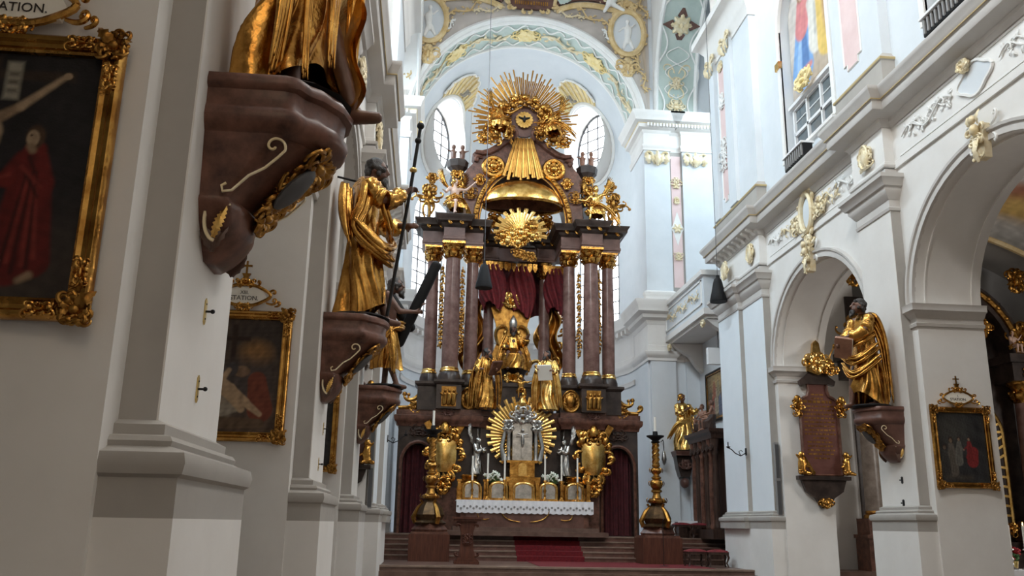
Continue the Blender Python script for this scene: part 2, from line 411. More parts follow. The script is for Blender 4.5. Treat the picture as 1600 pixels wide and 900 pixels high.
def arch_band(mb, pts_c, prof, X, n, ry, rz, yc, zs, k=28, a0=PI, a1=0):
    """profile [(radial offset, out)] swept along an elliptical arch on plane X facing n"""
    vs = []; fs = []; m = len(prof)
    for i in range(k+1):
        a = a0+(a1-a0)*i/k
        for (ro, o) in prof: vs.append((X+n*o, yc+(ry+ro)*math.cos(a), zs+(rz+ro)*math.sin(a)))
    for i in range(k):
        for j in range(m-1): fs.append((i*m+j, i*m+j+1, (i+1)*m+j+1, (i+1)*m+j))
    fs += [tuple(range(m)), tuple(k*m+j for j in range(m-1, -1, -1))]
    mb.add(vs, fs)
WALLS = {}
for sname, (n, X, th, piers, pr) in SIDES.items():
    yend = 31.8; gap = .25
    box = MB(); box.box(X, X-n*th, -11, yend, 0, 12.06)
    arches = []
    for (a, b), (c, d) in zip(piers[:-1], piers[1:]):
        arches.append((b+gap, c-gap))
    rz = 2.62
    cut = [arch_cut(a, b, ZS, rz, X+n*1, X-n*(th+1)) for a, b in arches]
    me = boolcut(box.mesh(), cut)
    finish(me, 'white_plaster', 30); wall = struct(link('wall_'+sname, me)); WALLS[sname] = wall
    for i, (a, b) in enumerate(piers):
        last = i == len(piers)-1
        pd = MB(); pd.box(X-n*.02, X+n*(pr+.2), a-.2, (b+.2 if not last else yend-.02), 0, 1.6); pd.build('pedestal', 'white_plaster', wall, 0)
        path = [(X, a), (X+n*pr, a), (X+n*pr, b), (X, b)]
        m = MB(); m.sweep(path, BASE, side=n); bs = m
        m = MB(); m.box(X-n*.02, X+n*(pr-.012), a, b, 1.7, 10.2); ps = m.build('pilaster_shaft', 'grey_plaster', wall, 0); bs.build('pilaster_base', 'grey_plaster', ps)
        m = MB(); m.box(X+n*(pr-.012), X+n*pr, a, b, 2.1, 9.1); m.build('pilaster_face', 'choir_lit_plaster' if last else 'white_plaster', ps, 0)  # paler than the grey sides; nave-side light put into the face colour
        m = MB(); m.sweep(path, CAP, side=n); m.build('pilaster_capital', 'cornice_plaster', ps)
        if last:   # the broad choir pier carries a second, narrower pilaster in front
            a2, b2 = a+1.9, b
            p2 = [(X+n*pr, a2), (X+n*(pr+.16), a2), (X+n*(pr+.16), b2), (X+n*pr, b2)]
            m = MB(); m.sweep(p2, BASE, side=n); m.build('pilaster_base', 'grey_plaster', wall)
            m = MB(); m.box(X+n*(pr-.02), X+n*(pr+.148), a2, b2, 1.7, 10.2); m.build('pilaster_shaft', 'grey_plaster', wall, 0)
            m = MB(); m.box(X+n*(pr+.148), X+n*(pr+.16), a2, b2, 2.1, 9.1); m.build('pilaster_face', 'choir_lit_plaster', wall, 0)
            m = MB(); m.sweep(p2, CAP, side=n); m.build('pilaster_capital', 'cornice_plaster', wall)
        for (yy, yj) in ((a, a-gap), (b, b+gap)):
            if last and yy == b: continue
            sd = 1 if (yj < yy) == (n < 0) else -1
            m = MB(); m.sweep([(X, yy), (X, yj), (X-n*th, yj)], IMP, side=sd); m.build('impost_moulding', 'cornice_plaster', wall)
    pth = ent_path(n, X, piers, pr, -11, yend)
    m = MB(); m.sweep(pth, FRZ, side=n); m.build('architrave', 'white_plaster', wall)
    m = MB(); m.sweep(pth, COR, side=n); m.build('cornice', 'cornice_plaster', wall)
    m = MB(); m.sweep(pth, GLD, side=n); m.build('gilt_fillet', 'gilt_line', wall)
    for (a, b) in arches:
        yc, ry = (a+b)/2, (b-a)/2
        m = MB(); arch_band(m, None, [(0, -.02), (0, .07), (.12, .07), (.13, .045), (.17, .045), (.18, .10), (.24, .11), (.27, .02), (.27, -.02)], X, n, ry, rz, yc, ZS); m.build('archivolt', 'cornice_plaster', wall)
        for xo in (.22, th-.24):   # ribs on the soffit
            m = MB(); arch_band(m, None, [(.02, -xo), (-.03, -xo), (-.03, -xo-.03), (.02, -xo-.03)], X, n, ry, rz, yc, ZS); m.build('soffit_rib', 'white_plaster', wall)
# ---- upper storey
for sname, (n, X, th, piers, pr) in SIDES.items():
    box = MB(); box.box(X, X-n*1.2, -11, 31.8, 12.05, 24)
    nich = []
    if sname == 'right': nich = [(21.95, 25.35), (13.75, 17.15), (5.6, 9.0)]
    cut = [arch_cut(a, b, 17.6, 1.7, X+n*1, X-n*.38, z0=12.95) for a, b in nich]
    me = boolcut(box.mesh(), cut) if cut else box.mesh()
    finish(me, 'blue_plaster' if n < 0 else 'white_plaster', 30); up = struct(link('wall_%s_upper' % sname, me)); WALLS[sname+'_upper'] = up
    for (a, b) in nich:
        yc, ry = (a+b)/2, (b-a)/2
        m = MB(); arch_band(m, None, [(-.02, -.05), (0, .05), (.10, .06), (.14, .03), (.2, .03), (.22, -.02)], X, n, ry, 1.7, yc, 17.6)
        for yy, d in ((a, -1), (b, 1)): m.box(X-n*.05, X+n*.05, yy, yy+d*.2, 12.95, 17.6)
        m.build('niche_surround', 'stucco', up)
    for i, (a, b) in enumerate(piers):
        last = i == len(piers)-1
        aa, bb = (a-.35, b+.35) if not last else (a-.2, b)
        path = [(X, aa), (X+n*pr, aa), (X+n*pr, bb), (X, bb)]
        m = MB(); m.sweep(path, [(.10, 12.05), (.10, 12.82), (.13, 12.84), (.13, 12.92), (.06, 12.98), (0, 13.08)], side=n); m.build('pilaster_base', 'grey_plaster', up)
        m = MB(); m.sweep(path, [(.135, 12.845), (.15, 12.87), (.15, 12.905), (.13, 12.92)], side=n); m.build('gilt_fillet', 'gilt_line', up)
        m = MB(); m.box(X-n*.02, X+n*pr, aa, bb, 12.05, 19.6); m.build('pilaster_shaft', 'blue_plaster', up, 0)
        m = MB(); m.sweep(path, [(0, 19.5), (.05, 19.5), (.05, 19.7), (.15, 19.9), (.2, 20.0), (.2, 20.3), (.4, 20.6), (.6, 20.7), (.6, 21), (0, 21.1)], side=n); m.build('upper_entablature', 'white_plaster', up)
        if n < 0 and a > 10:   # pink panel with cut corners, let into the pilaster
            ya, yb = (aa+.95, bb-.42) if not last else (bb-1.55, bb-.85)
            z0, z1, c = (13.5, 19.0, .18)
            poly = [(ya, z0+c), (ya+c, z0+c), (ya+c, z0), (yb-c, z0), (yb-c, z0+c), (yb, z0+c), (yb, z1), (ya, z1)]
            m = MB(); m.prism(poly, X+n*(pr-.01), X+n*(pr+.012), 'x'); m.build('pink_panel', 'pink_plaster', up, 0)
            fr = MB(); P = [(X+n*(pr+.01), p, q) for p, q in poly]; fr.tube(P+[P[0]], .03, 4); fr.build('panel_rim', 'stucco', up)
        if last and n < 0:
            a2, b2 = bb-2.0, bb-.4
            m = MB(); m.box(X+n*(pr+.0), X+n*(pr+.14), bb-.62, bb, 13.0, 19.6); m.box(X+n*pr, X+n*(pr+.14), bb-2.55, bb-1.78, 13.0, 19.6); m.build('pilaster_strip', 'blue_plaster', up, 0)
# ---- choir: floor, steps, side walls, end wall with the apse arch
m = MB(); m.box(-12, 20, 29.0, 41, 0, .3); chf = struct(m.build('floor_choir', 'step_stone', smooth=0))
m = MB(); m.box(-1.6, 10.6, 28.7, 29.02, 0, .15); m.build('step', 'step_stone', chf, 0)
m = MB(); m.box(-12, 10.6, 28.96, 29.4, .26, .315); m.build('step_nosing', 'tread_stone', chf, 0)
# sanctuary steps, each tread its own piece
for k in range(5):
    y0 = 33.6+.36*k; m = MB(); m.box(-6, 12.0, y0, 41, .3+.18*k, .3+.18*(k+1)-.045); m.build('step_riser', 'brown_stone', chf, 0)
    m = MB(); m.box(-6, 12.0, y0-.03, 41, .3+.18*(k+1)-.045, .3+.18*(k+1)); m.build('step_tread', 'tread_stone', chf, 0)
for sx, Xw in ((1, -2.9), (-1, 12.1)):
    side = 'left' if sx > 0 else 'right'
    m = MB(); m.box(Xw, Xw-sx*3, 31.8, 39.5, 0, 9.75); wl = struct(m.build('wall_choir_'+side, 'blue_plaster', smooth=0))
    m = MB(); m.box(Xw-sx*2.9, Xw-sx*3.6, 31.0, 39.5, 9.75, 29); m.build('recess_wall', 'blue_plaster', wl, 0)
    e = LX if sx > 0 else RX0
    m = MB(); m.box(e-sx*.05, Xw-sx*3.4, 30.6, 31.8, 0, 29); m.build('pier_end', 'white_plaster', wl, 0)
    # wall arch over the gallery: curved band
    bx0, bx1 = (10.35, 12.55) if sx < 0 else (-1.15, -3.35)
    yc, zc, ry, rz_ = 34.5, 21.0, 4.5, 6.0
    poly = [(30.6, 21)]+arcpts(yc, zc, ry-.6, rz_, 28)[0:0]+arcpts(yc, zc, 3.9, rz_, 28)+[(39, 21), (39, 30), (30.6, 30)]
    def bandfn(u, v, o=0.):
        a = PI*v; return (bx0+(bx1-bx0)*u, yc+(ry+o)*math.cos(a), zc+(rz_+o)*math.sin(a))
    m = MB(); m.grid(lambda u, v: bandfn(.0+u, v, 0.), 2, 40); m.build('vault_band', 'white_plaster', wl)
    if sx < 0: m = MB(); m.grid(lambda u, v: bandfn(.10+u*.80, .01+v*.98, -.03), 2, 40); m.build('band_field', 'teal_plaster', wl)
    m = MB()
    for u0 in (.0, .90): m.grid(lambda u, v: bandfn(u0+u*.1, v, -.03-.09*math.sin(PI*u)), 4, 40)
    m.build('band_rib', 'stucco', wl)
    sp = MB()
    pts = [bandfn(0, i/28) for i in range(29)]
    vs_ = [(bx0, p[1], p[2]) for p in pts]+[(bx0, p[1], 30) for p in pts]
    sp.add(vs_, [(i, i+1, 30+i, 29+i) for i in range(28)]); sp.build('spandrel', 'white_plaster', wl)
    if sx < 0:
        # stucco ornament lying on the band: big rosette above, scrollwork below
        A = -.06
        def place(u, v): # matrix with local -Y towards the inside of the arch
            p = Vector(bandfn(u, v, A)); q = Vector(bandfn(u, v+.01, A)); t = (q-p).normalized(); xx = Vector((1, 0, 0)); yy = t.cross(xx).normalized()
            return Matrix(((xx.x, yy.x, t.x, p.x), (xx.y, yy.y, t.y, p.y), (xx.z, yy.z, t.z, p.z), (0, 0, 0, 1)))
        m = MB(place(.5, .262))
        for k in range(8): leaf(m, 0, 0, k*PI/4, .55, .34, 0, .06)
        m.ell((0, -.05, 0), .13, .1, .13); m.build('rosette', 'cream_gilt', wl)
        m = MB(place(.5, .262)); 
        for k in range(4):
            m.M = place(.5, .262) @ RY(k*PI/2); m.prism([(.45, -.25), (.95, 0), (.45, .25), (.3, 0)], 0, -.03)
        m.build('rosette_field', 'red_velvet' if False else 'brown_stone', wl, 0)
        m = MB(place(.5, .10))
        for sx2 in (-1, 1):
            m.M = place(.5, .10) @ SC(sx2, 1, 1)
            curl(m, .05, .1, .5, 1.5, .8, .05); curl(m, .05, -.1, -.6, 1.5, -.8, .05); curl(m, .1, .5, 1.2, 1.4, -.7, .05)
        m.M = place(.5, .10); rocaille(m, .5, 1.0, 3, r=.04); m.build('band_scrollwork', 'cream_gilt', wl)
        m = MB(place(.5, .035)); rocaille(m, 1.1, .9, 8, r=.05); m.build('band_scrollwork', 'cream_gilt', wl)
        m = MB()
        for sd in (.12, .88):
            P = [bandfn(sd+(.12 if sd < .5 else -.12)*math.sin(v*16), v*.42, -.06) for v in np.linspace(0, 1, 40)]; m.tube(P, .045, 5)
        P = [bandfn(.5+.26*math.sin(v*PI*3), .06+v*.14, -.06) for v in np.linspace(0, 1, 24)]; m.tube(P, .03, 5)
        P = [bandfn(.5-.26*math.sin(v*PI*3), .06+v*.14, -.06) for v in np.linspace(0, 1, 24)]; m.tube(P, .03, 5)
        m.build('band_ribbon', 'stucco', wl)
# end wall
AC, AR, AZ = 4.1, 5.65, 20.3
box = MB(); box.box(-9, 17, 39, 41.5, 0, 31)
poly = [(AC-AR, -1)]+arcpts(AC, AZ, AR, AR, 40)+[(AC+AR, -1)]
c = MB(); c.prism(poly, 38, 43, 'y')
me = boolcut(box.mesh(), [c.mesh()]); finish(me, 'blue_plaster', 30); wb = struct(link('wall_back', me))
LC = [(0, 8.9), (.05, 8.9), (.05, 9.02), (.12, 9.1), (.2, 9.2), (.2, 9.32), (.04, 9.36), (.04, 9.6), (.015, 9.62), (.015, 10.55), (.06, 10.6), (.1, 10.75), (.3, 10.85), (.34, 11.0), (.55, 11.1), (.58, 11.3), (.68, 11.5), (.70, 11.62), (0, 11.7)]
UC = [(0, 19.2), (.06, 19.2), (.06, 19.35), (.1, 19.4), (.1, 19.5), (.015, 19.52), (.015, 20.1), (.06, 20.14), (.1, 20.25), (.28, 20.32), (.30, 20.5), (.5, 20.6), (.55, 20.8), (.66, 20.95), (.66, 21.05), (0, 21.12)]
UG = [(.30, 20.5), (.33, 20.5), (.33, 20.56), (.30, 20.56)]
for sx in (-1, 1):
    def xs(x): return AC+sx*(x-AC)
    # lower pilasters (narrow corner strip, broad one, outer one), then the upper pair with the pink panel between
    for (a, b, z0, z1, d) in ((9.85, 11.0, 1.2, 9.0, .22), (11.5, 12.1, 1.2, 9.0, .16), (9.75, 11.0, 11.6, 19.3, .22), (11.62, 13.75, 11.6, 19.3, .22)):
        m = MB(); m.box(xs(a), xs(b), 39.02, 39-d, z0, z1); m.build('pilaster_shaft', 'blue_plaster', wb, 0)
        ends = sorted((xs(a), xs(b))); path = [(ends[0], 39), (ends[0], 39-d), (ends[1], 39-d), (ends[1], 39)]
        m = MB(); m.sweep(path, [(.12, z0), (.12, z0+.35), (.16, z0+.4), (.16, z0+.5), (.06, z0+.56), (0, z0+.6)]); m.build('pilaster_base', 'white_plaster', wb)
    m = MB(); m.box(xs(11.0), xs(11.62), 39.02, 38.9, 12.2, 19.2); m.build('panel_frame', 'grey_plaster', wb, 0)
    m = MB(); m.box(xs(11.08), xs(11.54), 38.92, 38.88, 12.4, 19.0); m.build('pink_panel', 'pink_plaster', wb, 0)
    if sx > 0:
        for zz in (15.3,):
            m = MB(T(xs(11.31), 38.87, zz)); m.prism([(0, -.85), (.2, -.2), (.32, 0), (.2, .2), (0, .85), (-.2, .2), (-.32, 0), (-.2, -.2)], 0, .02)
            m.build('panel_lozenge', 'stucco', wb, 0)
            m = MB(T(xs(11.31), 38.85, zz))
            for k in range(6): leaf(m, 0, 0, k*PI/3, .26, .13, 0, .02)
            m.build('panel_rosette', 'cream_gilt', wb)
        for zz, h in ((17.6, .9), (16.7, .5), (13.9, .6)):
            m = MB(T(xs(11.31), 38.86, zz)); rocaille(m, .32, h, int(zz*10), r=.03); m.build('panel_scrollwork', 'cream_gilt', wb)
        for (xa, xb) in ((9.75, 11.0), (11.62, 12.9)):   # corinthian capitals, white and gilt
            xc = (xa+xb)/2; m = MB(T(xc, 38.72, 18.85))
            for sx2 in (-1, 1):
                m.M = T(xc, 38.72, 18.85) @ SC(sx2, 1, 1)
                curl(m, .15, .05, .9, 1.0, -.9, .075); leaf(m, .1, -.35, 1.2, .6, .28, 0, .1); leaf(m, .4, -.35, 1.3, .6, .28, 0, .1)
            m.M = T(xc, 38.72, 18.85); leaf(m, 0, -.45, PI/2, .8, .3, -.04, .12); m.build('capital_foliage', 'cream_gilt', wb)
    # entablatures
    ends = [(xs(9.75), 41.5), (xs(9.75), 39-.22), (xs(11.0), 39-.22), (xs(11.0), 38.95), (xs(11.62), 38.95), (xs(11.62), 39-.22), (xs(14.9), 39-.22)]
    m = MB(); m.sweep([(xs(9.75), 41.5)]+ends[1:], UC, side=1*sx if False else (1 if sx < 0 else 1)*(1 if sx > 0 else -1)*1); m.build('upper_entablature', 'white_plaster', wb)
    m = MB(); m.sweep(ends, UG, side=sx); m.build('gilt_fillet', 'yellow_stucco', wb)
    lend = [(xs(9.75), 41.5), (xs(9.75), 39-.22), (xs(11.0), 39-.22), (xs(11.0), 39), (xs(11.5), 39), (xs(11.5), 38.84), (xs(12.05), 38.84)]
    m = MB(); m.sweep(lend, LC, side=sx); m.build('lower_entablature', 'white_plaster', wb)
    for k in range(30):   # dentils of the upper cornice
        x = xs(9.9+k*.16); m = None
    dm = MB(); dm.box(-.045, .045, -.12, 0, 0, .16); dme = dm.mesh('dentil'); finish(dme, 'white_plaster', 0)
    for k in range(26): 
        o = link('dentil', dme, wb); o.location = (xs(9.9+k*.155), 38.5, 20.33)
# painted soffit of the apse arch with stuccoes
def soff(a, y, o=0.): return (AC+(AR-o)*math.cos(a), y, AZ+(AR-o)*math.sin(a))
m = MB(); m.grid(lambda u, v: soff(PI*u, 39.2+v*2.1, .02), 60, 2); m.build('arch_soffit_field', 'teal_plaster', wb)
m = MB()
for y in (39.1, 41.4): m.tube([soff(PI*i/60, y, .03) for i in range(61)], .10, 6)
m.build('arch_rib', 'stucco', wb)
m = MB(); arch = [(AC+(AR+.12)*math.cos(PI*i/60), 38.95, AZ+(AR+.12)*math.sin(PI*i/60)) for i in range(61)]; m.tube(arch, .15, 6); m.build('archivolt', 'stucco', wb)
def soffM(a, y, o=.05):
    p = Vector(soff(a, y, o)); rad = Vector((math.cos(a), 0, math.sin(a))); tan = Vector((-math.sin(a), 0, math.cos(a)))
    # local x along the arch, local z along +Y (depth), local -Y to the centre
    return Matrix(((tan.x, rad.x, 0, p.x), (0, 0, 1, p.y), (tan.z, rad.z, 0, p.z), (0, 0, 0, 1)))
for k in range(9):
    a = PI*(.06+.88*k/8); m = MB(soffM(a, 40.25))
    if k in (2, 4, 6):
        for q in range(6): leaf(m, 0, 0, q*PI/3, .62, .42, 0, .08)
        m.ell((0, -.06, 0), .16, .1, .16); rocaille(m, 2.0, 1.4, 30+k, r=.06, n=4); m.build('soffit_rosette', 'yellow_stucco', wb)
    else:
        rinceau(m, 2.3, 1.3, 30+k, r=.085); m.build('soffit_scrollwork', 'cream_gilt', wb)
    if k < 8:
        m = MB()
        for sd in (-1, 1):
            m.tube([soff(PI*(.06+.88*(k+t)/8), 40.25+sd*.72+.22*math.sin(t*4*PI+k), .06) for t in np.linspace(0, 1, 16)], .045, 5)
        m.build('soffit_ribbon', 'stucco', wb)
# fresco field round the arch: greyish stucco, ochre scrollwork
def spand(U, V):
    p = Paint(U, V, 1., (.50, .45, .41)); p.noise(.16, 5, 4).noise(.10, 17, 9)
    ang = U
    for (u, v, ru, rv, c) in ((.5, .62, .30, .09, (.45, .27, .12)), (.5, .80, .34, .10, (.58, .42, .20)), (.28, .55, .10, .2, (.60, .52, .42)), (.72, .55, .1, .2, (.60, .52, .42)), (.13, .3, .06, .25, (.66, .62, .58)), (.87, .3, .06, .25, (.66, .62, .58))):
        p.ell(u, v, ru, rv, c, .7, .5)
    return p.C
def spc(u, v):
    a = PI*(.02+.96*u); r0 = AR+.22; r1 = min(6.05/max(.01, abs(math.cos(a))), 9.9/max(.01, math.sin(a))); r = r0+(max(r1, r0+.02)-r0)*v
    return (AC-r*math.cos(a), 38.96, AZ+r*math.sin(a))
me = painting_mesh(1, 1, 90, 24, spand, None, spc); finish(me, 'fresco', 0, False); o = link('fresco_field', me, wb)
# oval medallions with white reliefs in ochre frames
for sx, zc_ in ((-1, 25.6), (1, 25.55)):
    xc = AC+sx*4.95; M0 = T(xc, 38.9, zc_)
    m = MB(M0); m.ell((0, 0, 0), .78, .05, 1.15, 28, 8); med = m.build('medallion_field', 'blue_plaster', wb)
    m = MB(M0)
    m.tube([(.85*math.cos(t), -.05, 1.22*math.sin(t)) for t in np.linspace(0, 2*PI, 33)], .15, 6)
    for k in range(14):
        t = k*2*PI/14; curl(m, .88*math.cos(t), 1.26*math.sin(t), t, .42, .8*(1 if k % 2 else -1), .075, 0, .05, 10)
    m.M = M0 @ T(0, 0, -1.9); rocaille(m, .8, 1.6, 5, r=.08); m.M = M0 @ T(0, 0, 1.55); rocaille(m, 1.2, .7, 6, r=.08)
    m.build('medallion_frame', 'ochre_stucco', wb)
    m = MB(M0)   # little relief figure
    m.cap((0, -.05, -.5), (.05*sx, -.06, .1), .14, .2); m.cap((.05*sx, -.06, .15), (.03, -.06, .4), .2, .1); m.ell((.02, -.1, .62), .11, .1, .14)
    m.cap((-.15, -.06, .3), (-.42, -.06, .05), .06, .05); m.cap((.2, -.06, .3), (.4, -.08, .5), .06, .05); m.cap((-.05, -.05, -.4), (-.2, -.05, -.9), .12, .07); m.cap((.1, -.05, -.4), (.3, -.05, -.85), .12, .07)
    me = remesh(m, .035); merge_build('medallion_relief', me, 'stucco', wb)
# painted gilt ribbon above the arch and the red inscription cartouche
for sx in (-1, 1):
    for (dz, r_, mm, nm) in ((0, .22, 'ochre_stucco', 'fresco_border'), (.36, .17, 'brown_stone', 'fresco_ribbon'), (.68, .16, 'ochre_stucco', 'fresco_border')):
        m = MB(); m.tube([(AC+sx*(1.35+t*3.3), 38.86, 26.55+dz+.42*math.sin(t*3.2)*(1-.4*t)+.2*t) for t in np.linspace(0, 1, 24)], r_*.75, 6, .5); m.build(nm, mm, wb)
    for t in (.15, .35, .55, .75):
        m = MB(T(AC+sx*(1.35+t*3.3), 38.75, 26.91+.42*math.sin(t*3.2)*(1-.4*t)+.2*t)); m.ell((0, 0, 0), .09, .05, .09); m.build('ribbon_stud', 'cream_gilt', wb)
    m = MB(T(AC+sx*1.55, 38.75, 26.9))
    for k in range(5): leaf(m, 0, 0, (.4+.35*k) if sx > 0 else PI-(.4+.35*k), .6, .2, 0, .05)
    m.build('palm_leaf', 'teal_plaster', wb)
m = MB(T(AC+.1, 38.82, 27.1)); m.prism([(-1.1, -.45), (-.7, -.62), (.7, -.62), (1.1, -.45), (1.15, 1.4), (-1.15, 1.4)], -.06, .05); car = m.build('inscription_cartouche', 'brown_stone', wb, 0)
m = MB(T(AC+.1, 38.76, 27.1))
for k in range(9): 
    a = PI+PI*k/8; curl(m, 1.1*math.cos(a), -.35+.32*math.sin(a), a, .55, .8*(1 if k % 2 else -1), .09, 0, .06, 10)
for sx in (-1, 1): m.tube([(sx*1.15, 0, -.4), (sx*1.25, 0, .4), (sx*1.15, 0, 1.4)], .1, 6)
m.build('cartouche_frame', 'ochre_stucco', wb)
m = MB(T(AC+.1, 38.755, 27.1)); R = random.Random(4)
for r_ in range(3):
    x = -.85
    while x < .8:
        wd = R.uniform(.07, .13); m.box(x, x+wd*.7, -.01, .01, -.38+r_*.36, -.18+r_*.36); x += wd*1.25
m.build('inscription', 'gold_dark', wb, 0)
for sx in (-1, 1):
    for (dx, dz, rot, L, h_, mm) in ((3.1, 26.35, -.5, 2.2, .8, 'ochre_stucco'), (2.0, 26.35, -.22, 1.6, .55, 'cream_gilt'), (5.6, 23.4, -1.25, 2.2, .7, 'ochre_stucco'), (4.1, 27.3, -.1, 2.0, .7, 'cream_gilt'), (5.75, 27.2, -1.3, 1.6, .7, 'ochre_stucco'), (4.15, 25.1, -.85, 1.5, .5, 'stucco')):
        m = MB(T(AC+sx*dx, 38.9, dz) @ SC(sx, 1, 1) @ RY(-rot)); rinceau(m, L, h_, int(dx*10), r=.06); m.build('spandrel_scrollwork', mm, wb)
# white stucco putto over the right medallion
m = MB(T(8.15, 38.7, 27.1)); m.cap((0, 0, 0), (.25, 0, .35), .2, .24); m.ell((.3, -.1, .75), .18, .17, .2); m.cap((.1, 0, -.05), (.7, 0, -.35), .14, .09); m.cap((0, 0, 0), (-.3, -.1, -.55), .14, .09); m.cap((.2, 0, .45), (-.45, 0, .55), .09, .07); m.cap((.35, 0, .45), (.85, 0, .3), .09, .07)
me = remesh(m, .05); merge_build('stucco_putto', me, 'stucco', wb)
# ---- apse: thick shell, windows cut through
AY = 41.5
ns, nz = 48, 0
def shell(R0, R1):
    prof = [(R0, 0.), (R0, AZ)]+[(R0*math.cos(t), AZ+R0*math.sin(t)) for t in np.linspace(0, PI/2, 16)[1:]]
    outp = [(max(R1*math.cos(t), 0.), AZ+R1*math.sin(t)) for t in np.linspace(PI/2, 0, 16)]+[(R1, 0.)]
    full = prof+outp; m = MB(); n = len(full); vs_ = []; fs_ = []
    for k in range(ns+1):
        a = PI*k/ns
        for r, z in full: vs_.append((AC-r*math.cos(a), AY+r*math.sin(a), z))
    for k in range(ns):
        for i in range(n): fs_.append((k*n+i, k*n+(i+1) % n, (k+1)*n+(i+1) % n, (k+1)*n+i))
    fs_ += [tuple(range(n)), tuple(ns*n+i for i in range(n-1, -1, -1))]
    m.add(vs_, fs_); me = m.mesh()
    bm = bmesh.new(); bm.from_mesh(me); bmesh.ops.remove_doubles(bm, verts=bm.verts, dist=1e-4); bmesh.ops.dissolve_degenerate(bm, edges=bm.edges, dist=1e-4); bmesh.ops.recalc_face_normals(bm, faces=bm.faces); bm.to_mesh(me); bm.free(); return me
WA = math.radians(37)
cuts = []
def radial(a): return T(AC, AY, 0) @ RZ(0) @ Matrix(((math.sin(a), -math.cos(a), 0, 0), (math.cos(a), math.sin(a), 0, 0), (0, 0, 1, 0), (0, 0, 0, 1)))
# local frame: x tangential, y radially outwards, z up ; a measured from the left (-X) end
WIN = [WA, PI-WA]
for a in WIN:
    m = MB(radial(a)); m.prism([(-1.75, 11.75)]+arcpts(0, 16.9, 1.75, 1.6, 14)+[(1.75, 11.75)], 4.2, 8, 'y'); cuts.append(m.mesh())
    m = MB(radial(a)); m.prism([(1.5*math.cos(t), 21.9+2.05*math.sin(t)) for t in np.linspace(0, 2*PI, 29)[:-1]], 3.0, 8, 'y'); cuts.append(m.mesh())
me = boolcut(shell(AR, AR+.75), cuts); finish(me, 'blue_plaster', 35); ap = struct(link('wall_apse', me))
m = MB(); path = [(AC-(AR-.02)*math.cos(t), AY+(AR-.02)*math.sin(t)) for t in np.linspace(0, PI, 41)]
m.sweep(path, [(o*.7, z) for o, z in LC]); m.build('lower_entablature', 'white_plaster', ap)
m = MB(); m.sweep(path, [(0, 8.2), (.05, 8.2), (.06, 8.35), (.1, 8.4), (0, 8.45)]); m.build('wall_moulding', 'white_plaster', ap)
m = MB(); m.box(-.09, .09, -.3, 0, 0, .22); dme = m.mesh('modillion'); finish(dme, 'white_plaster', 0)
for k in range(30):
    t = PI*(k+.5)/30; o = link('modillion', dme, ap); o.location = (AC-(AR-.1)*math.cos(t), AY+(AR-.1)*math.sin(t), 10.76); o.rotation_euler = (0, 0, PI/2-t)
pane = MB(); pane.box(-.5, .5, 0, .03, -.5, .5); pme = pane.mesh('pane'); finish(pme, 'day_pane', 0)
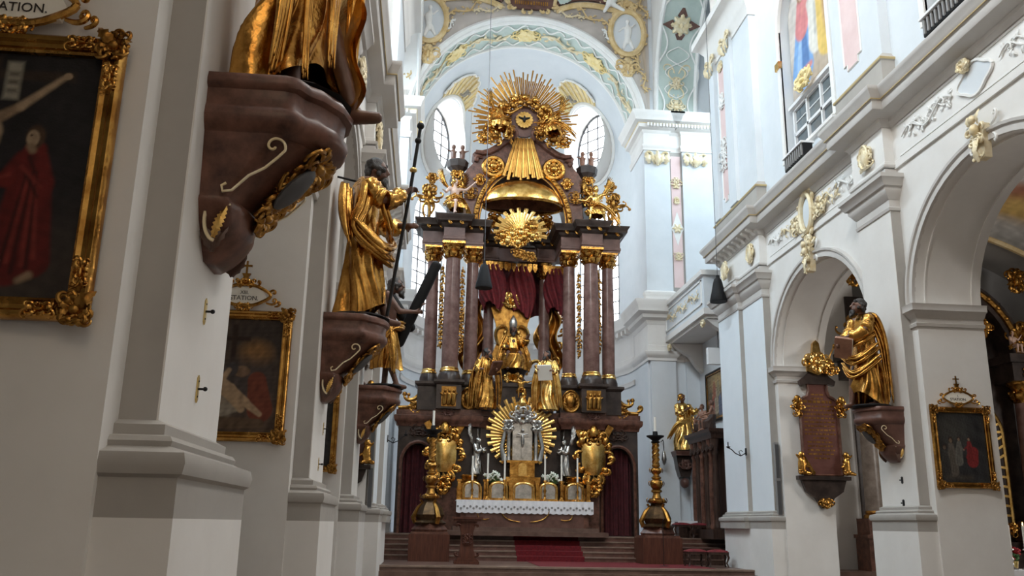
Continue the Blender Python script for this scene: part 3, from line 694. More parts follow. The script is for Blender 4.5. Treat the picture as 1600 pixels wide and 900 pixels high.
for wi, a in enumerate(WIN):
    # tall window
    fr = MB(radial(a)); fr.M = radial(a)
    for k in range(6): fr.box(-1.75+.7*k-.025, -1.75+.7*k+.025, 6.12, 6.2, 11.7, 16.9+1.6*math.sqrt(max(0, 1-((-1.75+.7*k)/1.75)**2)))
    for k in range(11):
        z = 11.75+.66*k; hw = 1.75 if z < 16.9 else 1.75*math.sqrt(max(0, 1-((z-16.9)/1.6)**2)); fr.box(-hw, hw, 6.12, 6.2, z-.022, z+.022)
    fr.box(-1.8, 1.8, 6.1, 6.22, 11.65, 11.8)
    win = struct(fr.build('window_%d' % (wi+1), 'lead', None, 0))
    for i in range(5):
        for j in range(10):
            x0, z0 = -1.75+.7*i+.35, 11.75+.66*j+.33
            if z0 > 16.9 and (x0/1.9)**2+((z0-16.9)/1.8)**2 > 1: continue
            o = link('pane', pme, win); o.matrix_world = radial(a) @ T(x0, 6.22, z0) @ SC(.7, 1, .66)
    # oculus: reveal tube and panes
    m = MB(radial(a)); N = 32
    m.grid(lambda u, v: (1.5*math.cos(2*PI*u), 4.6+v*1.3, 21.9+2.05*math.sin(2*PI*u)), N, 3, True); m.build('oculus_reveal', 'white_plaster', ap)
    fr = MB(radial(a)); fr.tube([(1.47*math.cos(t), 5.75, 21.9+2.0*math.sin(t)) for t in np.linspace(0, 2*PI, 33)], .06, 5)
    for x in (-.75, 0, .75): h = 2.0*math.sqrt(1-(x/1.5)**2); fr.box(x-.025, x+.025, 5.71, 5.78, 21.9-h, 21.9+h)
    for z in (-1.3, -.65, 0, .65, 1.3): h = 1.5*math.sqrt(1-(z/2.05)**2); fr.box(-h, h, 5.71, 5.78, 21.9+z-.022, 21.9+z+.022)
    win = struct(fr.build('window_%d' % (wi+3), 'lead', None, 40))
    for i in range(4):
        for j in range(7):
            x0, z0 = -1.5+.75*i+.375, -2.05+.586*j+.293
            if (abs(x0)-.2)**2/2.25+(abs(z0)-.2)**2/4.2 > 1: continue
            o = link('pane', pme, win); o.matrix_world = radial(a) @ T(x0, 5.8, 21.9+z0) @ SC(.75, 1, .586)
    # moulded rim and yellow shell over the oculus
    m = MB(radial(a)); 
    def onshell(x, z):   # radial distance of the inner face at height z and tangential offset x
        rr = math.sqrt(max(.1, AR**2-max(0, z-AZ)**2)); return math.sqrt(max(.05, rr*rr-x*x))
    rim = [(1.6*math.cos(t), onshell(1.6*math.cos(t), 21.9+2.15*math.sin(t))-.03, 21.9+2.15*math.sin(t)) for t in np.linspace(0, 2*PI, 41)]
    m.tube(rim, .12, 6); m.build('oculus_rim', 'stucco', ap)
    m = MB(radial(a))
    def shl(u, v):
        t = PI*(.30+.42*u) if a < 1.5 else PI*(.28+.42*u); r = 1.02+(.10+.30*math.sin(PI*u)**.7)*v; x, z = 1.66*r*math.cos(t), 21.9+2.2*r*math.sin(t)
        z = min(z, AZ+AR-.35); return (x, onshell(x, z)-.05-.13*abs(math.sin(u*PI*8))*v, z)
    m.grid(shl, 54, 6); m.build('shell_ornament', 'yellow_stucco', ap)
    for q in range(10):
        m = MB(radial(a)); m.tube([tuple(Vector(shl(.03+.94*q/9, t))+Vector((0, -.05, 0))) for t in (0, .35, .7, 1)], [.03, .05, .065, .07], 6); m.build('shell_rib', 'cream_gilt', ap)
    m = MB(radial(a)); m.tube([tuple(Vector(shl(u_, 1))+Vector((0, -.04, 0))) for u_ in np.linspace(0, 1, 40)], .06, 6); m.build('shell_edge', 'stucco', ap)
for (x, z, s_, sd) in ((AC, 24.6, .9, 50), (AC-3.0, 24.35, .6, 51), (AC+3.0, 24.35, .6, 52)):
    yy = AY+math.sqrt(max(.1, AR**2-(x-AC)**2-(z-AZ)**2))-.1
    m = MB(T(x, yy, z)); rocaille(m, 1.3*s_, 1.0*s_, sd, r=.05); m.build('dome_stucco', 'grey_plaster' if x == AC else 'grey_plaster', ap)
m = MB()
for sx in (-1, 1):
    P = []
    for t in np.linspace(0, 1, 20):
        x, z = AC+sx*(1.5+1.0*t+.12*math.sin(t*12)), 24.4-.25*math.sin(t*7); P.append((x, AY+math.sqrt(AR**2-(x-AC)**2-(z-AZ)**2)-.03, z))
    m.tube(P, .05, 5)
    P = []
    for t in np.linspace(0, 1, 16):
        x, z = AC+sx*2.45, 24.3-3.6*t; P.append((x, AY+math.sqrt(AR**2-(x-AC)**2-(z-AZ)**2)-.02, z))
    m.tube(P, .05, 5)
m.build('dome_panel_moulding', 'stucco', ap)
# ---- ceiling (nave vault and choir vault, above the frame) and west wall close the room
m = MB(); m.grid(lambda u, v: (4.6-9.0*math.cos(PI*u), -11+v*42.8, 23.5+6.0*math.sin(PI*u)), 24, 2); cl = struct(m.build('ceiling', 'white_plaster'))
m = MB(); m.grid(lambda u, v: (4.1-10.5*math.cos(PI*u), 30.5+v*9, 27.5+4.0*math.sin(PI*u)), 24, 2); m.build('choir_vault', 'white_plaster', cl)
m = MB(); m.box(-14, 24, -11.6, -11, 0, 32); struct(m.build('wall_west', 'white_plaster', smooth=0))
# ================================================================ FIGURES
def V(*a): return Vector(a)
def make_body(J, fingers=True, legs=True, kid=False):
    m = MB(); g = lambda k: Vector(J[k])
    f = 1.25 if kid else 1.
    m.cap(g('pelvis'), g('chest'), .135*f, .15*f); m.cap(g('chest'), g('neck'), .14*f, .065); m.cap(g('neck'), g('head'), .058, .06)
    for sd in ('L', 'R'):
        m.cap(g('sh'+sd), g('chest'), .07, .1); m.cap(g('sh'+sd), g('el'+sd), .062*f, .047*f); m.cap(g('el'+sd), g('ha'+sd), .047*f, .031*f)
        d = (g('ha'+sd)-g('el'+sd)).normalized(); side = d.cross(Vector((0, 1, .3))).normalized(); nrm = side.cross(d)
        h = g('ha'+sd); m.cap(h, h+d*.07, .034, .038)
        if fingers:
            for i, q in enumerate((-1.5, -.5, .5, 1.5)):
                b = h+d*.095+side*.019*q; L = (.065, .08, .075, .055)[i]; k = b+d*L*.55+nrm*.008
                m.cap(b, k, .0125, .0115, 6); m.cap(k, k+d*L*.35-nrm*.03, .0115, .010, 6)
            m.cap(h+d*.03+side*.03, h+d*.075+side*.065-nrm*.01, .014, .012, 6)
        else: m.cap(h+d*.07, h+d*.15, .03, .018)
        if legs:
            m.cap(g('hi'+sd), g('kn'+sd), .085*f, .06*f); m.cap(g('kn'+sd), g('an'+sd), .06*f, .04*f)
            t = Vector(J.get('to'+sd, g('an'+sd)+V(0, -.13, -.05))); m.cap(g('an'+sd)+V(0, .03, -.03), t, .045, .034)
    hd = g('head'); R = Matrix.Rotation(J.get('turn', 0), 4, 'Z') @ Matrix.Rotation(J.get('nod', 0), 4, 'X'); R3 = R.to_3x3()
    hs = 1.22 if kid else 1.
    def hp(x, y, z): return hd+R3 @ (V(x, y, z)*hs)
    m.ell(hp(0, .01, .03), .082*hs, .102*hs, .11*hs, 14, 10, R3); m.ell(hp(0, -.035, -.045), .058*hs, .065*hs, .075*hs, 12, 8, R3)
    m.cap(hp(0, -.095, .02), hp(0, -.122, -.025), .012, .018); m.cap(hp(-.04, -.088, .035), hp(.04, -.088, .035), .014)
    m.cap(hp(-.022, -.098, -.062), hp(.022, -.098, -.062), .009)
    for q in (-1, 1): m.ell(hp(.085*q, .0, -.01), .014, .026, .036, 8, 6, R3)
    return m, hp, R3
def hair_mesh(hp, R3, beard=True, long=True, kid=False, bald=False):
    m = MB(); s = 1.22 if kid else 1.
    if not bald: m.ell(hp(0, .03, .055), .093*s, .105*s, .102*s, 14, 10, R3)
    rr = random.Random(3)
    for k in range(26):
        a = rr.uniform(.35, 2*PI-.35)-PI/2; z = rr.uniform(-.07 if long else 0, .1 if not bald else .02); r = .085*s if z < .08 else .06*s
        m.ell(hp(math.cos(a)*r*1.02, .02+math.sin(a)*r*1.15, z), .03, .03, .035, 8, 6)
    if beard:
        for k in range(16):
            q = rr.uniform(-1, 1); m.ell(hp(q*.055, -.075-.03*(1-abs(q)), -.10-rr.uniform(0, .085)*(1-abs(q)*.6)), .026, .026, .036, 8, 6)
        m.ell(hp(0, -.07, -.13), .05, .045, .06, 10, 8, R3)
    return m
def robe_mesh(rows, nf=9, seed=0, nu=96, nv=56, amp=1., hem=None, arc=(0, 2*PI), slant=0.):
    """rows (z,cx,cy,rx,ry,fold) from bottom to top; folds are sharp ridges running down the cloth"""
    rows = sorted(rows); Z = np.array([r[0] for r in rows]); m = MB(); R = random.Random(seed)
    ph = [R.uniform(0, 6.3) for _ in range(8)]
    cols = [np.array([r[k] for r in rows]) for k in range(1, 6)]
    close = arc[1]-arc[0] > 6.2
    def fn(u, v):
        a = arc[0]+(arc[1]-arc[0])*u; z = Z[0]+(Z[-1]-Z[0])*v
        if hem: z = z+hem(a)*(1-v)**2
        cx, cy, rx, ry, fo = [float(np.interp(z, Z, c)) for c in cols]
        s_ = a+slant*z+.30*math.sin(3.1*z+ph[0])+.18*math.sin(6*z+ph[1]+a)
        x1 = s_*nf/2+ph[2]; r1 = (1-abs(math.sin(x1)))*(.65+.35*math.sin(2.3*a+4*z+ph[5])); r2 = abs(math.sin(s_*nf*.8+ph[3]+2.2*z)); r3 = math.sin(s_*2+ph[4]+3*z)
        d = fo*amp*(1.5*(r1-.36)+.40*(r2-.6)+.30*r3+.06*math.sin(s_*nf*2.3+7*z+ph[6]))
        k = 1+d
        return (cx+rx*k*math.cos(a), cy+ry*k*math.sin(a), z)
    m.grid(fn, nu, nv, close)
    return m
def sleeve(m, p0, p1, r0, r1, seed=0, n=10, k=12):
    p0, p1 = Vector(p0), Vector(p1); R = random.Random(seed); P = []; Q = []
    for i in range(n+1):
        t = i/n; P.append(p0.lerp(p1, t)+V(R.uniform(-.006, .006), R.uniform(-.006, .006), -.03*math.sin(PI*t))); Q.append((r0+(r1-r0)*t)*(1+.12*(i % 2)+R.uniform(-.05, .05)))
    m.tube(P, Q, k)
def swag(m, pts, r, seed=0, n=26, strands=9):
    """bundle of twisted folds following pts"""
    pts = [Vector(p) for p in pts]; R = random.Random(seed)
    def at(t):
        x = t*(len(pts)-1); i = min(int(x), len(pts)-2); f = x-i
        a, b, c, d = pts[max(i-1, 0)], pts[i], pts[i+1], pts[min(i+2, len(pts)-1)]
        return .5*((2*b)+(c-a)*f+(2*a-5*b+4*c-d)*f*f+(3*b-a-3*c+d)*f**3)
    for s_ in range(strands):
        rk = R.uniform(.75, 1.25)
        o = V(R.uniform(-1, 1), R.uniform(-.7, .3), R.uniform(-1.2, 1.2))*r*.85
        m.tube([at(i/n)+o*(1+.3*math.sin(5*i/n+s_)) for i in range(n+1)], [max(.004, r*(.21+.15*math.sin(PI*i/n))*rk*(1-.55*(i/n)**3)) for i in range(n+1)], 7)
def cloth_part(name, mbs, m, parent, thick=.012, sub=False):
    mb = MB()
    for x in mbs: mb.ext(x)
    me = mb.mesh(); finish(me, m, 180)
    return link(name, me, parent)
def scaled(me, M): me.transform(M); return me
def feathers(m, root, ang, length, n=9, sx=1, depth=.0, back=.05):
    """wing as three ranks of overlapping feathers fanned in a plane tilted back"""
    rx, ry, rz = root
    for rank, (L, w_) in enumerate(((1., .085), (.66, .08), (.36, .075))):
        for i in range(n-rank):
            t = i/(n-1-rank); a = ang[0]+(ang[1]-ang[0])*t; ll = length*L*(.55+.45*math.sin(PI*(.25+.6*(1-t))))
            p0 = (rx+sx*.04*i, ry+rank*-.012, rz+.02*i*(1 if a > 0 else 0)); p1 = (p0[0]+sx*math.cos(a)*ll, ry+back*ll-rank*.012, p0[2]+math.sin(a)*ll)
            mid = tuple((p0[k]+p1[k])/2+(.04*ll if k == 2 else 0) for k in range(3))
            m.tube([p0, mid, p1], [w_*length*.32, w_*length*.6, w_*length*.15], 6, .35)
STAND = dict(pelvis=(0, 0, .95), chest=(0, 0, 1.28), neck=(0, 0, 1.48), head=(0, -.03, 1.64), shL=(-.18, 0, 1.42), shR=(.18, 0, 1.42),
             elL=(-.28, -.05, 1.15), elR=(.28, -.05, 1.15), haL=(-.25, -.25, 1.0), haR=(.25, -.25, 1.0), hiL=(-.09, 0, .92), hiR=(.09, 0, .92),
             knL=(-.1, -.03, .5), knR=(.1, -.03, .5), anL=(-.11, 0, .09), anR=(.11, 0, .09))
SEAT = dict(STAND, pelvis=(0, 0, .52), chest=(0, -.02, .85), neck=(0, -.02, 1.05), head=(0, -.05, 1.21), shL=(-.18, 0, .99), shR=(.18, 0, .99),
            elL=(-.28, -.08, .75), elR=(.28, -.08, .75), haL=(-.2, -.35, .68), haR=(.2, -.35, .68), hiL=(-.1, -.02, .5), hiR=(.1, -.02, .5),
            knL=(-.16, -.42, .5), knR=(.16, -.42, .5), anL=(-.17, -.40, .09), anR=(.17, -.42, .09))
def statue(parent, s, J, rows, skin='skin_wood', cloth='gold', hair='hair', beard=True, nf=10, seed=0, hem=None, mantle=(), sleeves=(True, True), vox=.014, wings=None, long=True, fingers=True, kid=False, nu=96, nv=56, extra=None, legs=True, bald=False, robe_name='robe', shirt=True, slant=0., amp=1.):
    S = SC(s, s, s)
    m, hp, R3 = make_body(J, fingers, legs, kid)
    me = scaled(remesh(m, vox, 2), S); merge_build('body', me, skin, parent)
    if hair:
        me = scaled(remesh(hair_mesh(hp, R3, beard, long, kid, bald), vox*1.1, 1), S); merge_build('hair', me, hair, parent)
    cl = []
    if rows: cl.append(robe_mesh(rows, nf, seed, nu, nv, amp, hem, slant=slant))
    c2 = MB()
    for sd, on in zip('LR', sleeves):
        if on:
            sleeve(c2, J['sh'+sd], J['el'+sd], .10, .10, seed+1)
            if on != 'short': sleeve(c2, J['el'+sd], Vector(J['el'+sd]).lerp(Vector(J['ha'+sd]), .8), .095, .085, seed+2)
    for (pts, r) in mantle: swag(c2, pts, r, seed+5)
    if extra: extra(c2)
    cl.append(c2)
    mb = MB()
    for x in cl: mb.ext(x)
    if mb.v:
        me = scaled(mb.mesh(), S); finish(me, cloth, 180); link(robe_name, me, parent)
    if wings:
        w_ = MB()
        for sx in (-1, 1): feathers(w_, (sx*.08, .12, J['chest'][2]+.1), wings[:2], wings[2], 8, sx)
        me = scaled(w_.mesh(), S); finish(me, cloth if len(wings) < 4 else wings[3], 180); link('wing', me, parent)
    return hp
ROBE = [(.05, 0, 0, .30, .27, .14), (.3, 0, -.01, .27, .24, .13), (.6, 0, -.01, .23, .2, .11), (.92, 0, 0, .20, .165, .08), (1.08, 0, 0, .185, .15, .07), (1.28, 0, 0, .205, .155, .06), (1.40, 0, 0, .20, .13, .05), (1.47, 0, 0, .12, .10, .03), (1.50, 0, 0, .07, .07, .01)]
SROBE = [(.06, 0, -.33, .30, .20, .14), (.3, 0, -.31, .29, .22, .13), (.46, 0, -.25, .28, .28, .10), (.56, 0, -.12, .25, .24, .09), (.66, 0, -.03, .21, .18, .07), (.85, 0, 0, .20, .155, .06), (.97, 0, 0, .20, .13, .05), (1.04, 0, 0, .12, .1, .03), (1.07, 0, 0, .07, .07, .01)]
# ================================================================ SIDE AISLES
m = MB(); m.box(-6.5, -6.2, -11, 31.8, 0, 14); struct(m.build('wall_aisle_left', 'white_plaster', smooth=0))
m = MB(); m.box(-6.4, LX-1.9, -11, 31.8, 11.6, 11.9); struct(m.build('ceiling_aisle_left', 'white_plaster', smooth=0))
m = MB(); m.box(-6.4, LX-1.9, 31.4, 31.8, 0, 12); struct(m.build('wall_aisle_left_end', 'white_plaster', smooth=0))
m = MB(); m.box(23.6, 24, -11, 32, 0, 14); wo = struct(m.build('wall_aisle_right', 'white_plaster', smooth=0))
m = MB(); m.box(22.3, 23.7, 25.2, 26.4, 0, 9.2); m.build('pilaster', 'white_plaster', wo, 0)
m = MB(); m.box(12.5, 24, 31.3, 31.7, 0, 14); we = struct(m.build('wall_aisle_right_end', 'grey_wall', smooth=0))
m = MB(); m.grid(lambda u, v: (12.6+u*11.2, -11+v*42.6, 10.2+2.2*math.sin(PI*u)), 24, 4); ca = struct(m.build('ceiling_aisle_right', 'grey_plaster'))
def aisle_fresco(U, V):
    p = Paint(U, V, 1.3, (.42, .42, .41)); p.noise(.12, 5, 2); p.ell(.45, .55, .4, .24, (.40, .20, .07), .9, .5); p.ell(.5, .6, .25, .14, (.62, .42, .14), .9, .6); p.ell(.4, .4, .4, .08, (.28, .10, .06), .8, .5); p.ell(.5, .85, .4, .12, (.60, .58, .54), .8, .5); p.noise(.2, 14, 7); return p.C
me = painting_mesh(1, 1, 40, 40, aisle_fresco, None, lambda u, v: (17.0+u*5.4, 22.5+v*6.5, 10.15+2.2*math.sin(PI*(17.0+u*5.4-12.6)/11.2)-.0)); finish(me, 'fresco', 0, False); link('ceiling_fresco', me, ca)
m = MB(); m.tube([(17.0+5.4*t, 22.5, 10.1+2.2*math.sin(PI*(17+5.4*t-12.6)/11.2)) for t in np.linspace(0, 1, 12)], .12, 6); m.tube([(17.0+5.4*t, 29.0, 10.1+2.2*math.sin(PI*(17+5.4*t-12.6)/11.2)) for t in np.linspace(0, 1, 12)], .12, 6); m.build('fresco_frame', 'ochre_stucco', ca)
# ---- side altar in the right aisle (partly behind the pier)
sa = thing('side_altar', 'dark marble side altar with gilded arch and lattice frame in the right aisle', 'altar', (18.2, 30.2, 0))
m = MB(); m.box(-3.1, 3.1, -.1, 1.0, 0, 1.3); m.box(-2.4, 2.4, -.6, 0, 0, .95); m.box(-3.05, 3.05, .3, 1.0, 1.3, 10.0); m.build('body', 'dark_marble', sa, 0)
for sx in (-1, 1):
    x = sx*2.95
    m = MB(); m.box(x-.48, x+.48, -.75, .2, 0, 1.35); m.box(x-.55, x+.55, -.82, .2, 1.35, 1.47); m.box(x-.40, x+.40, -.68, .2, 1.47, 2.0); m.build('pedestal', 'red_marble', sa, 0)
    m = MB(); m.box(x-.3, x+.3, -.79, -.74, .25, 1.15); m.box(x-.2, x+.2, -.72, -.67, 1.55, 1.9); m.build('pedestal_panel', 'column_marble', sa, 0)
    m = MB(); m.lathe([(.36, 2.0), (.38, 2.05), (.36, 2.12), (.30, 2.16), (.32, 2.2), (.3, 2.26)], 20, x, -.35); m.build('column_base', 'gold_dark', sa)
    m = MB(); m.lathe([(.29, 2.26), (.295, 3.5), (.27, 5.2), (.25, 6.1)], 20, x, -.35); m.build('column', 'grey_marble' if sx < 0 else 'column_marble', sa)
    m = MB(T(x, -.35, 6.1)); m.lathe([(.25, 0), (.3, .05), (.27, .12), (.3, .4), (.42, .62), (.46, .66), (.46, .75)], 16)
    for k in range(8):
        a = k*PI/4; m.M = T(x, -.35, 6.1) @ RZ(a) @ T(0, -.27, .0); leaf(m, 0, .05, PI/2, .42, .24, 0, .1); curl(m, 0, .4, .4, .35, -.9, .04, -.08)
    m.build('capital', 'gold', sa)
    m = MB(); m.box(x-.55, x+.55, -.85, .4, 6.85, 7.5); m.box(x-.7, x+.7, -1.0, .4, 7.5, 7.8); m.build('entablature_block', 'dark_marble', sa, 0)
    m = MB(T(x, -.9, 7.15)); rocaille(m, .4, .5, 12, r=.04); m.build('block_ornament', 'gold', sa)
m = MB()
vs_ = arcpts(0, 7.6, 2.75, 2.75, 24); ov = arcpts(0, 7.6, 3.3, 3.25, 24)
m.prism(ov+vs_[::-1], -.5, .4, 'y'); m.build('arch', 'dark_marble', sa)
m = MB(); m.tube([(a, -.55, b) for a, b in arcpts(0, 7.6, 3.02, 3.0, 30)], .11, 6)
for k in range(20):
    a = PI*(k+.5)/20; m.ell((3.02*math.cos(a), -.62, 7.6+3.0*math.sin(a)), .1, .08, .1, 8, 6)
m.build('arch_moulding', 'gold_dark', sa)
m = MB(); m.tube([(a, -.1, b) for a, b in [(2.2, 1.9)]+arcpts(0, 5.0, 2.2, 1.6, 24, 0, PI)+[(-2.2, 1.9)]], .07, 6); m.tube([(a, -.1, b) for a, b in [(1.75, 1.9)]+arcpts(0, 5.0, 1.75, 1.2, 24, 0, PI)+[(-1.75, 1.9)]], .05, 6); m.build('reliquary_frame', 'gold_bright', sa)
br = MB(); br.box(-.27, .27, -.03, .03, -.04, .04); bme = br.mesh('lattice_bar'); finish(bme, 'gold_bright', 0)
for sx in (-1, 1):
    for k in range(9):
        o = link('lattice_bar', bme, sa); o.location = (sx*1.98, -.1, 2.2+k*.33); o.rotation_euler = (0, (.1 if k < 6 else -.5)*sx, 0)
    for k in range(8):
        a = k*.18+.06; o = link('lattice_bar', bme, sa); o.location = (sx*1.98*math.cos(a), -.1, 5.0+1.4*math.sin(a)); o.rotation_euler = (0, -sx*a, 0)
    m = MB(T(sx*2.0, -.2, 1.75)); rocaille(m, .7, .5, 22, r=.05); m.build('frame_scroll', 'gold', sa)
    m = MB(T(sx*1.75, -.3, 8.9)); rocaille(m, .9, .9, 23, r=.07); m.build('arch_ornament', 'gold', sa)
    m = MB(T(sx*3.2, -.5, 8.6)); rocaille(m, 1.1, 1.3, 25, r=.07); m.build('foliage', 'gold_dark', sa)
    m = MB(T(sx*3.1, -.6, 10.6)); rocaille(m, .7, 1.5, 26, r=.07); m.build('foliage', 'gold_dark', sa)
m = MB(T(-2.95, -.75, 7.9+.3)); rocaille(m, .8, 1.6, 27, r=.07); m.build('foliage', 'gold_dark', sa)
# putto by the arch
pt = thing('putto', 'naked putto with gold drapery seated on the dark side altar entablature', 'statue', (20.75, 29.4, 7.8), .3)
statue(pt, .62, dict(SEAT, haR=(.45, -.2, 1.05), elR=(.35, -.1, .85), haL=(-.35, -.3, .6), head=(0, -.05, 1.24), turn=-.5), None, 'pale_skin', 'gold', 'gold_dark', False, vox=.03, kid=True, fingers=False, sleeves=(False, False), mantle=[([(-.25, .05, .35), (0, -.2, .55), (.3, .05, .5), (.45, .1, .15)], .09)])
# altar table of the side altar with cloth, candles, poinsettia
mt = thing('side_altar_table', 'altar table under white cloth at the lower right edge', 'table', (17.2, 24.0, 0))
m = MB(); m.box(-1.4, 1.4, -.4, .5, 0, .6); m.build('base', 'dark_marble', mt, 0)
m = MB(); m.box(-1.5, 1.5, -.48, .55, .6, .64); m.box(-1.52, 1.52, -.5, -.48, .45, .64); m.build('cloth', 'cloth', mt, 0)
def candlestick(loc, h, label, grp, r=.05, candle=.35, lit=False, m1='silver', name='candlestick'):
    t = thing(name, label, 'candlestick', loc, 0, grp)
    m = MB(); m.lathe([(r*1.6, 0), (r*1.6, h*.04), (r*.9, h*.1), (r*.35, h*.18), (r*.6, h*.26), (r*.3, h*.34), (r*.75, h*.5), (r*.3, h*.62), (r*.45, h*.8), (r*.3, h*.88), (r*1.0, h*.95), (r*.9, h)], 12); m.build('stem', m1, t)
    m = MB(); m.lathe([(r*.42, h), (r*.40, h+candle)], 8); m.build('candle', 'candle', t)
    if lit: m = MB(); m.lathe([(.004, h+candle), (.018, h+candle+.025), (.012, h+candle+.06), (.001, h+candle+.1)], 8); m.build('flame', 'flame', t)
    return t
for i, (x, zz) in enumerate(((15.98, .64), (16.42, .64))):
    candlestick((x, 23.85, zz), .55, ('burning white candle on silver stick, left of the red poinsettia', 'burning white candle on silver stick, right of the red poinsettia')[i], 'altar candles in the side aisle', .09, .62, True)
po = thing('poinsettia', 'red poinsettia pot between two burning candles', 'plant', (16.25, 24.2, .64))
m = MB(); m.lathe([(.10, 0), (.14, .22), (.15, .22)], 12); m.build('pot', 'brass', po)
R = random.Random(6)
for nm, mm, n_ in (('leaf', 'leaf', 14), ('bract', 'red_petal', 16)):
    for k in range(n_):
        m = MB(); a = R.uniform(0, 6.3); leaf(m, 0, 0, R.uniform(-.3, .7), R.uniform(.16, .26), .13, 0, .03); o = m.build(nm, mm, po); o.location = (0, 0, .25+R.uniform(0, .2)+(.08 if nm == 'bract' else -.02)); o.rotation_euler = (0, 0, a)
# ================================================================ RIGHT WALL DECOR
nR = -1
fo = MB()
def wallM(X, y, z, n=-1):
    # local x runs along the wall (towards the viewer on the right wall), local -Y points into the nave
    return T(X, y, z) @ RZ(-PI/2 if n < 0 else PI/2)
def ornament(name, M, w_, h_, seed, mm, label, cat, r=None, n=5, parent=None, grp=None):
    m = MB(); rocaille(m, w_, h_, seed, r=r, n=n); o = m.build(name, mm, parent); o.matrix_world = M
    if parent is None: tag(o, label, cat, grp)
    return o
wr = WALLS['right']
# keystone ornaments (gold mask cartouches) at the arch crowns
for (yc, lab) in ((15.62, 'nearer arch'), (23.99, 'farther arch')):
    t = MB(wallM(RX0-.1, yc, 9.33)); t.prism([(-.11, -.42), (.11, -.42), (.17, .3), (-.17, .3)], -.06, .1)
    for sx in (-1, 1):
        t.M = wallM(RX0-.2, yc, 9.33) @ SC(sx, 1, 1); curl(t, .1, .25, .3, .55, -1.2, .045, 0, .04, 18); curl(t, .08, -.1, -.3, .4, 1.2, .04, 0, .04, 18); curl(t, .05, -.35, -1.0, .35, 1.1, .035); leaf(t, .05, -.4, 1.9, .45, .12, -.02, .05); leaf(t, .1, .3, 1.2, .3, .12, -.02, .05)
    t.M = wallM(RX0-.2, yc, 9.33); leaf(t, 0, -.5, PI/2, .5, .16, -.03, .06); t.ell((0, -.05, .2), .1, .1, .13); t.ell((0, -.08, .42), .1, .07, .1); rocaille(t, .4, .3, 5, r=.03)
    t.build('keystone_ornament', 'cream_gilt', wr)
    t = MB(wallM(RX0-.12, yc, 9.45)); 
    for sx in (-1, 1):
        t.M = wallM(RX0-.06, yc, 9.45) @ SC(sx, 1, 1); curl(t, .25, .1, .1, .75, .8, .045); curl(t, .3, -.1, -.5, .5, -.8, .04)
    t.build('keystone_scroll', 'stucco', wr)
# big oval cartouche above the farther arch and white frieze scrolls
M = wallM(RX0-.06, 24.0, 10.75)
m = MB(M); m.ell((0, 0, 0), .34, .06, .5, 24, 8); m.build('cartouche_field', 'blue_plaster', wr)
m = MB(M); m.tube([(.4*math.cos(t), -.06, .58*math.sin(t)) for t in np.linspace(0, 2*PI, 29)], .085, 6)
for k in range(12):
    t = k*2*PI/12; curl(m, .45*math.cos(t), .62*math.sin(t), t, .4, .8*(1 if k % 2 else -1), .07, 0, .06, 10)
m.M = M @ T(0, 0, -.95); rocaille(m, .6, .7, 3, r=.055); m.M = M @ T(0, 0, .75); rocaille(m, .7, .35, 4, r=.06)
for sx in (-1, 1): m.M = M @ T(sx*.85, 0, -.1); rocaille(m, .8, .8, 5+sx, r=.05)
m.build('cartouche_frame', 'cream_gilt', wr)
for i, (y, z, w_, h_, mm) in enumerate(((21.6, 10.8, 1.3, .75, 'stucco'), (22.5, 10.75, 1.0, .8, 'cream_gilt'), (25.5, 10.7, 1.2, .7, 'cream_gilt'), (26.6, 10.75, 1.0, .6, 'stucco'))):
    m = MB(wallM(RX0-.04, y, z)); rinceau(m, w_*1.1, h_, 60+i, r=.035); m.build('frieze_scrollwork', mm, wr)
# nearer bay: oblong framed panel with white scrollwork, small gilt tuft
M = wallM(RX0-.02, 15.7, 10.77)
m = MB(M)
poly = [(.55*math.cos(t)*(1+.12*math.cos(4*t)), -.02, .34*math.sin(t)*(1+.1*math.cos(4*t))) for t in np.linspace(0, 2*PI, 33)]
m.tube(poly, .04, 5); m.build('frieze_panel_rim', 'stucco', wr)
m = MB(M); m.prism([(p[0]*.97, p[2]*.97) for p in poly[:-1]], -.02, .03); m.build('frieze_panel', 'blue_plaster', wr, 0)
for yy, L, sd in ((17.55, 2.1, 1), (13.75, 2.2, 3)):
    m = MB(wallM(RX0-.03, yy, 10.76)); rinceau(m, L, .72, 70+sd, r=.03); m.build('frieze_scrollwork', 'stucco', wr)
    m = MB(wallM(RX0-.03, yy, 10.76) @ T(.1, 0, .05) @ RY(PI)); rinceau(m, L*.9, .6, 80+sd, r=.022); m.build('frieze_scrollwork', 'stucco', wr)
m = MB(wallM(RX0-.08, 15.9, 11.15)); rocaille(m, .4, .4, 9, r=.06); m.build('frieze_tuft', 'cream_gilt', wr)
for z in (10.36, 11.16):
    m = MB(); m.box(RX0-.03, RX0, 12.7, 18.8, z-.025, z+.025); m.box(RX0-.03, RX0, 21.1, 27.2, z-.02, z+.02); m.build('frieze_fillet', 'stucco', wr, 0)
# gilt cartouches on the frieze blocks above the pilasters
for (yy, X, nm, mm) in ((19.9, RX0-.25-.05, 'gilt', 'cream_gilt'), (30.4, RX0-.45, 'gilt', 'cream_gilt'), (28.2, RX0-.3, 'gilt', 'cream_gilt')):
    m = MB(wallM(X, yy, 10.75)); rocaille(m, .6, .95, int(yy*3), r=.045, n=7); m.tube([(.2*math.cos(a), -.06, .3*math.sin(a)) for a in np.linspace(0, 2*PI, 25)], .045, 6); m.ell((0, -.06, 0), .15, .05, .24); m.build('frieze_cartouche', mm, wr)
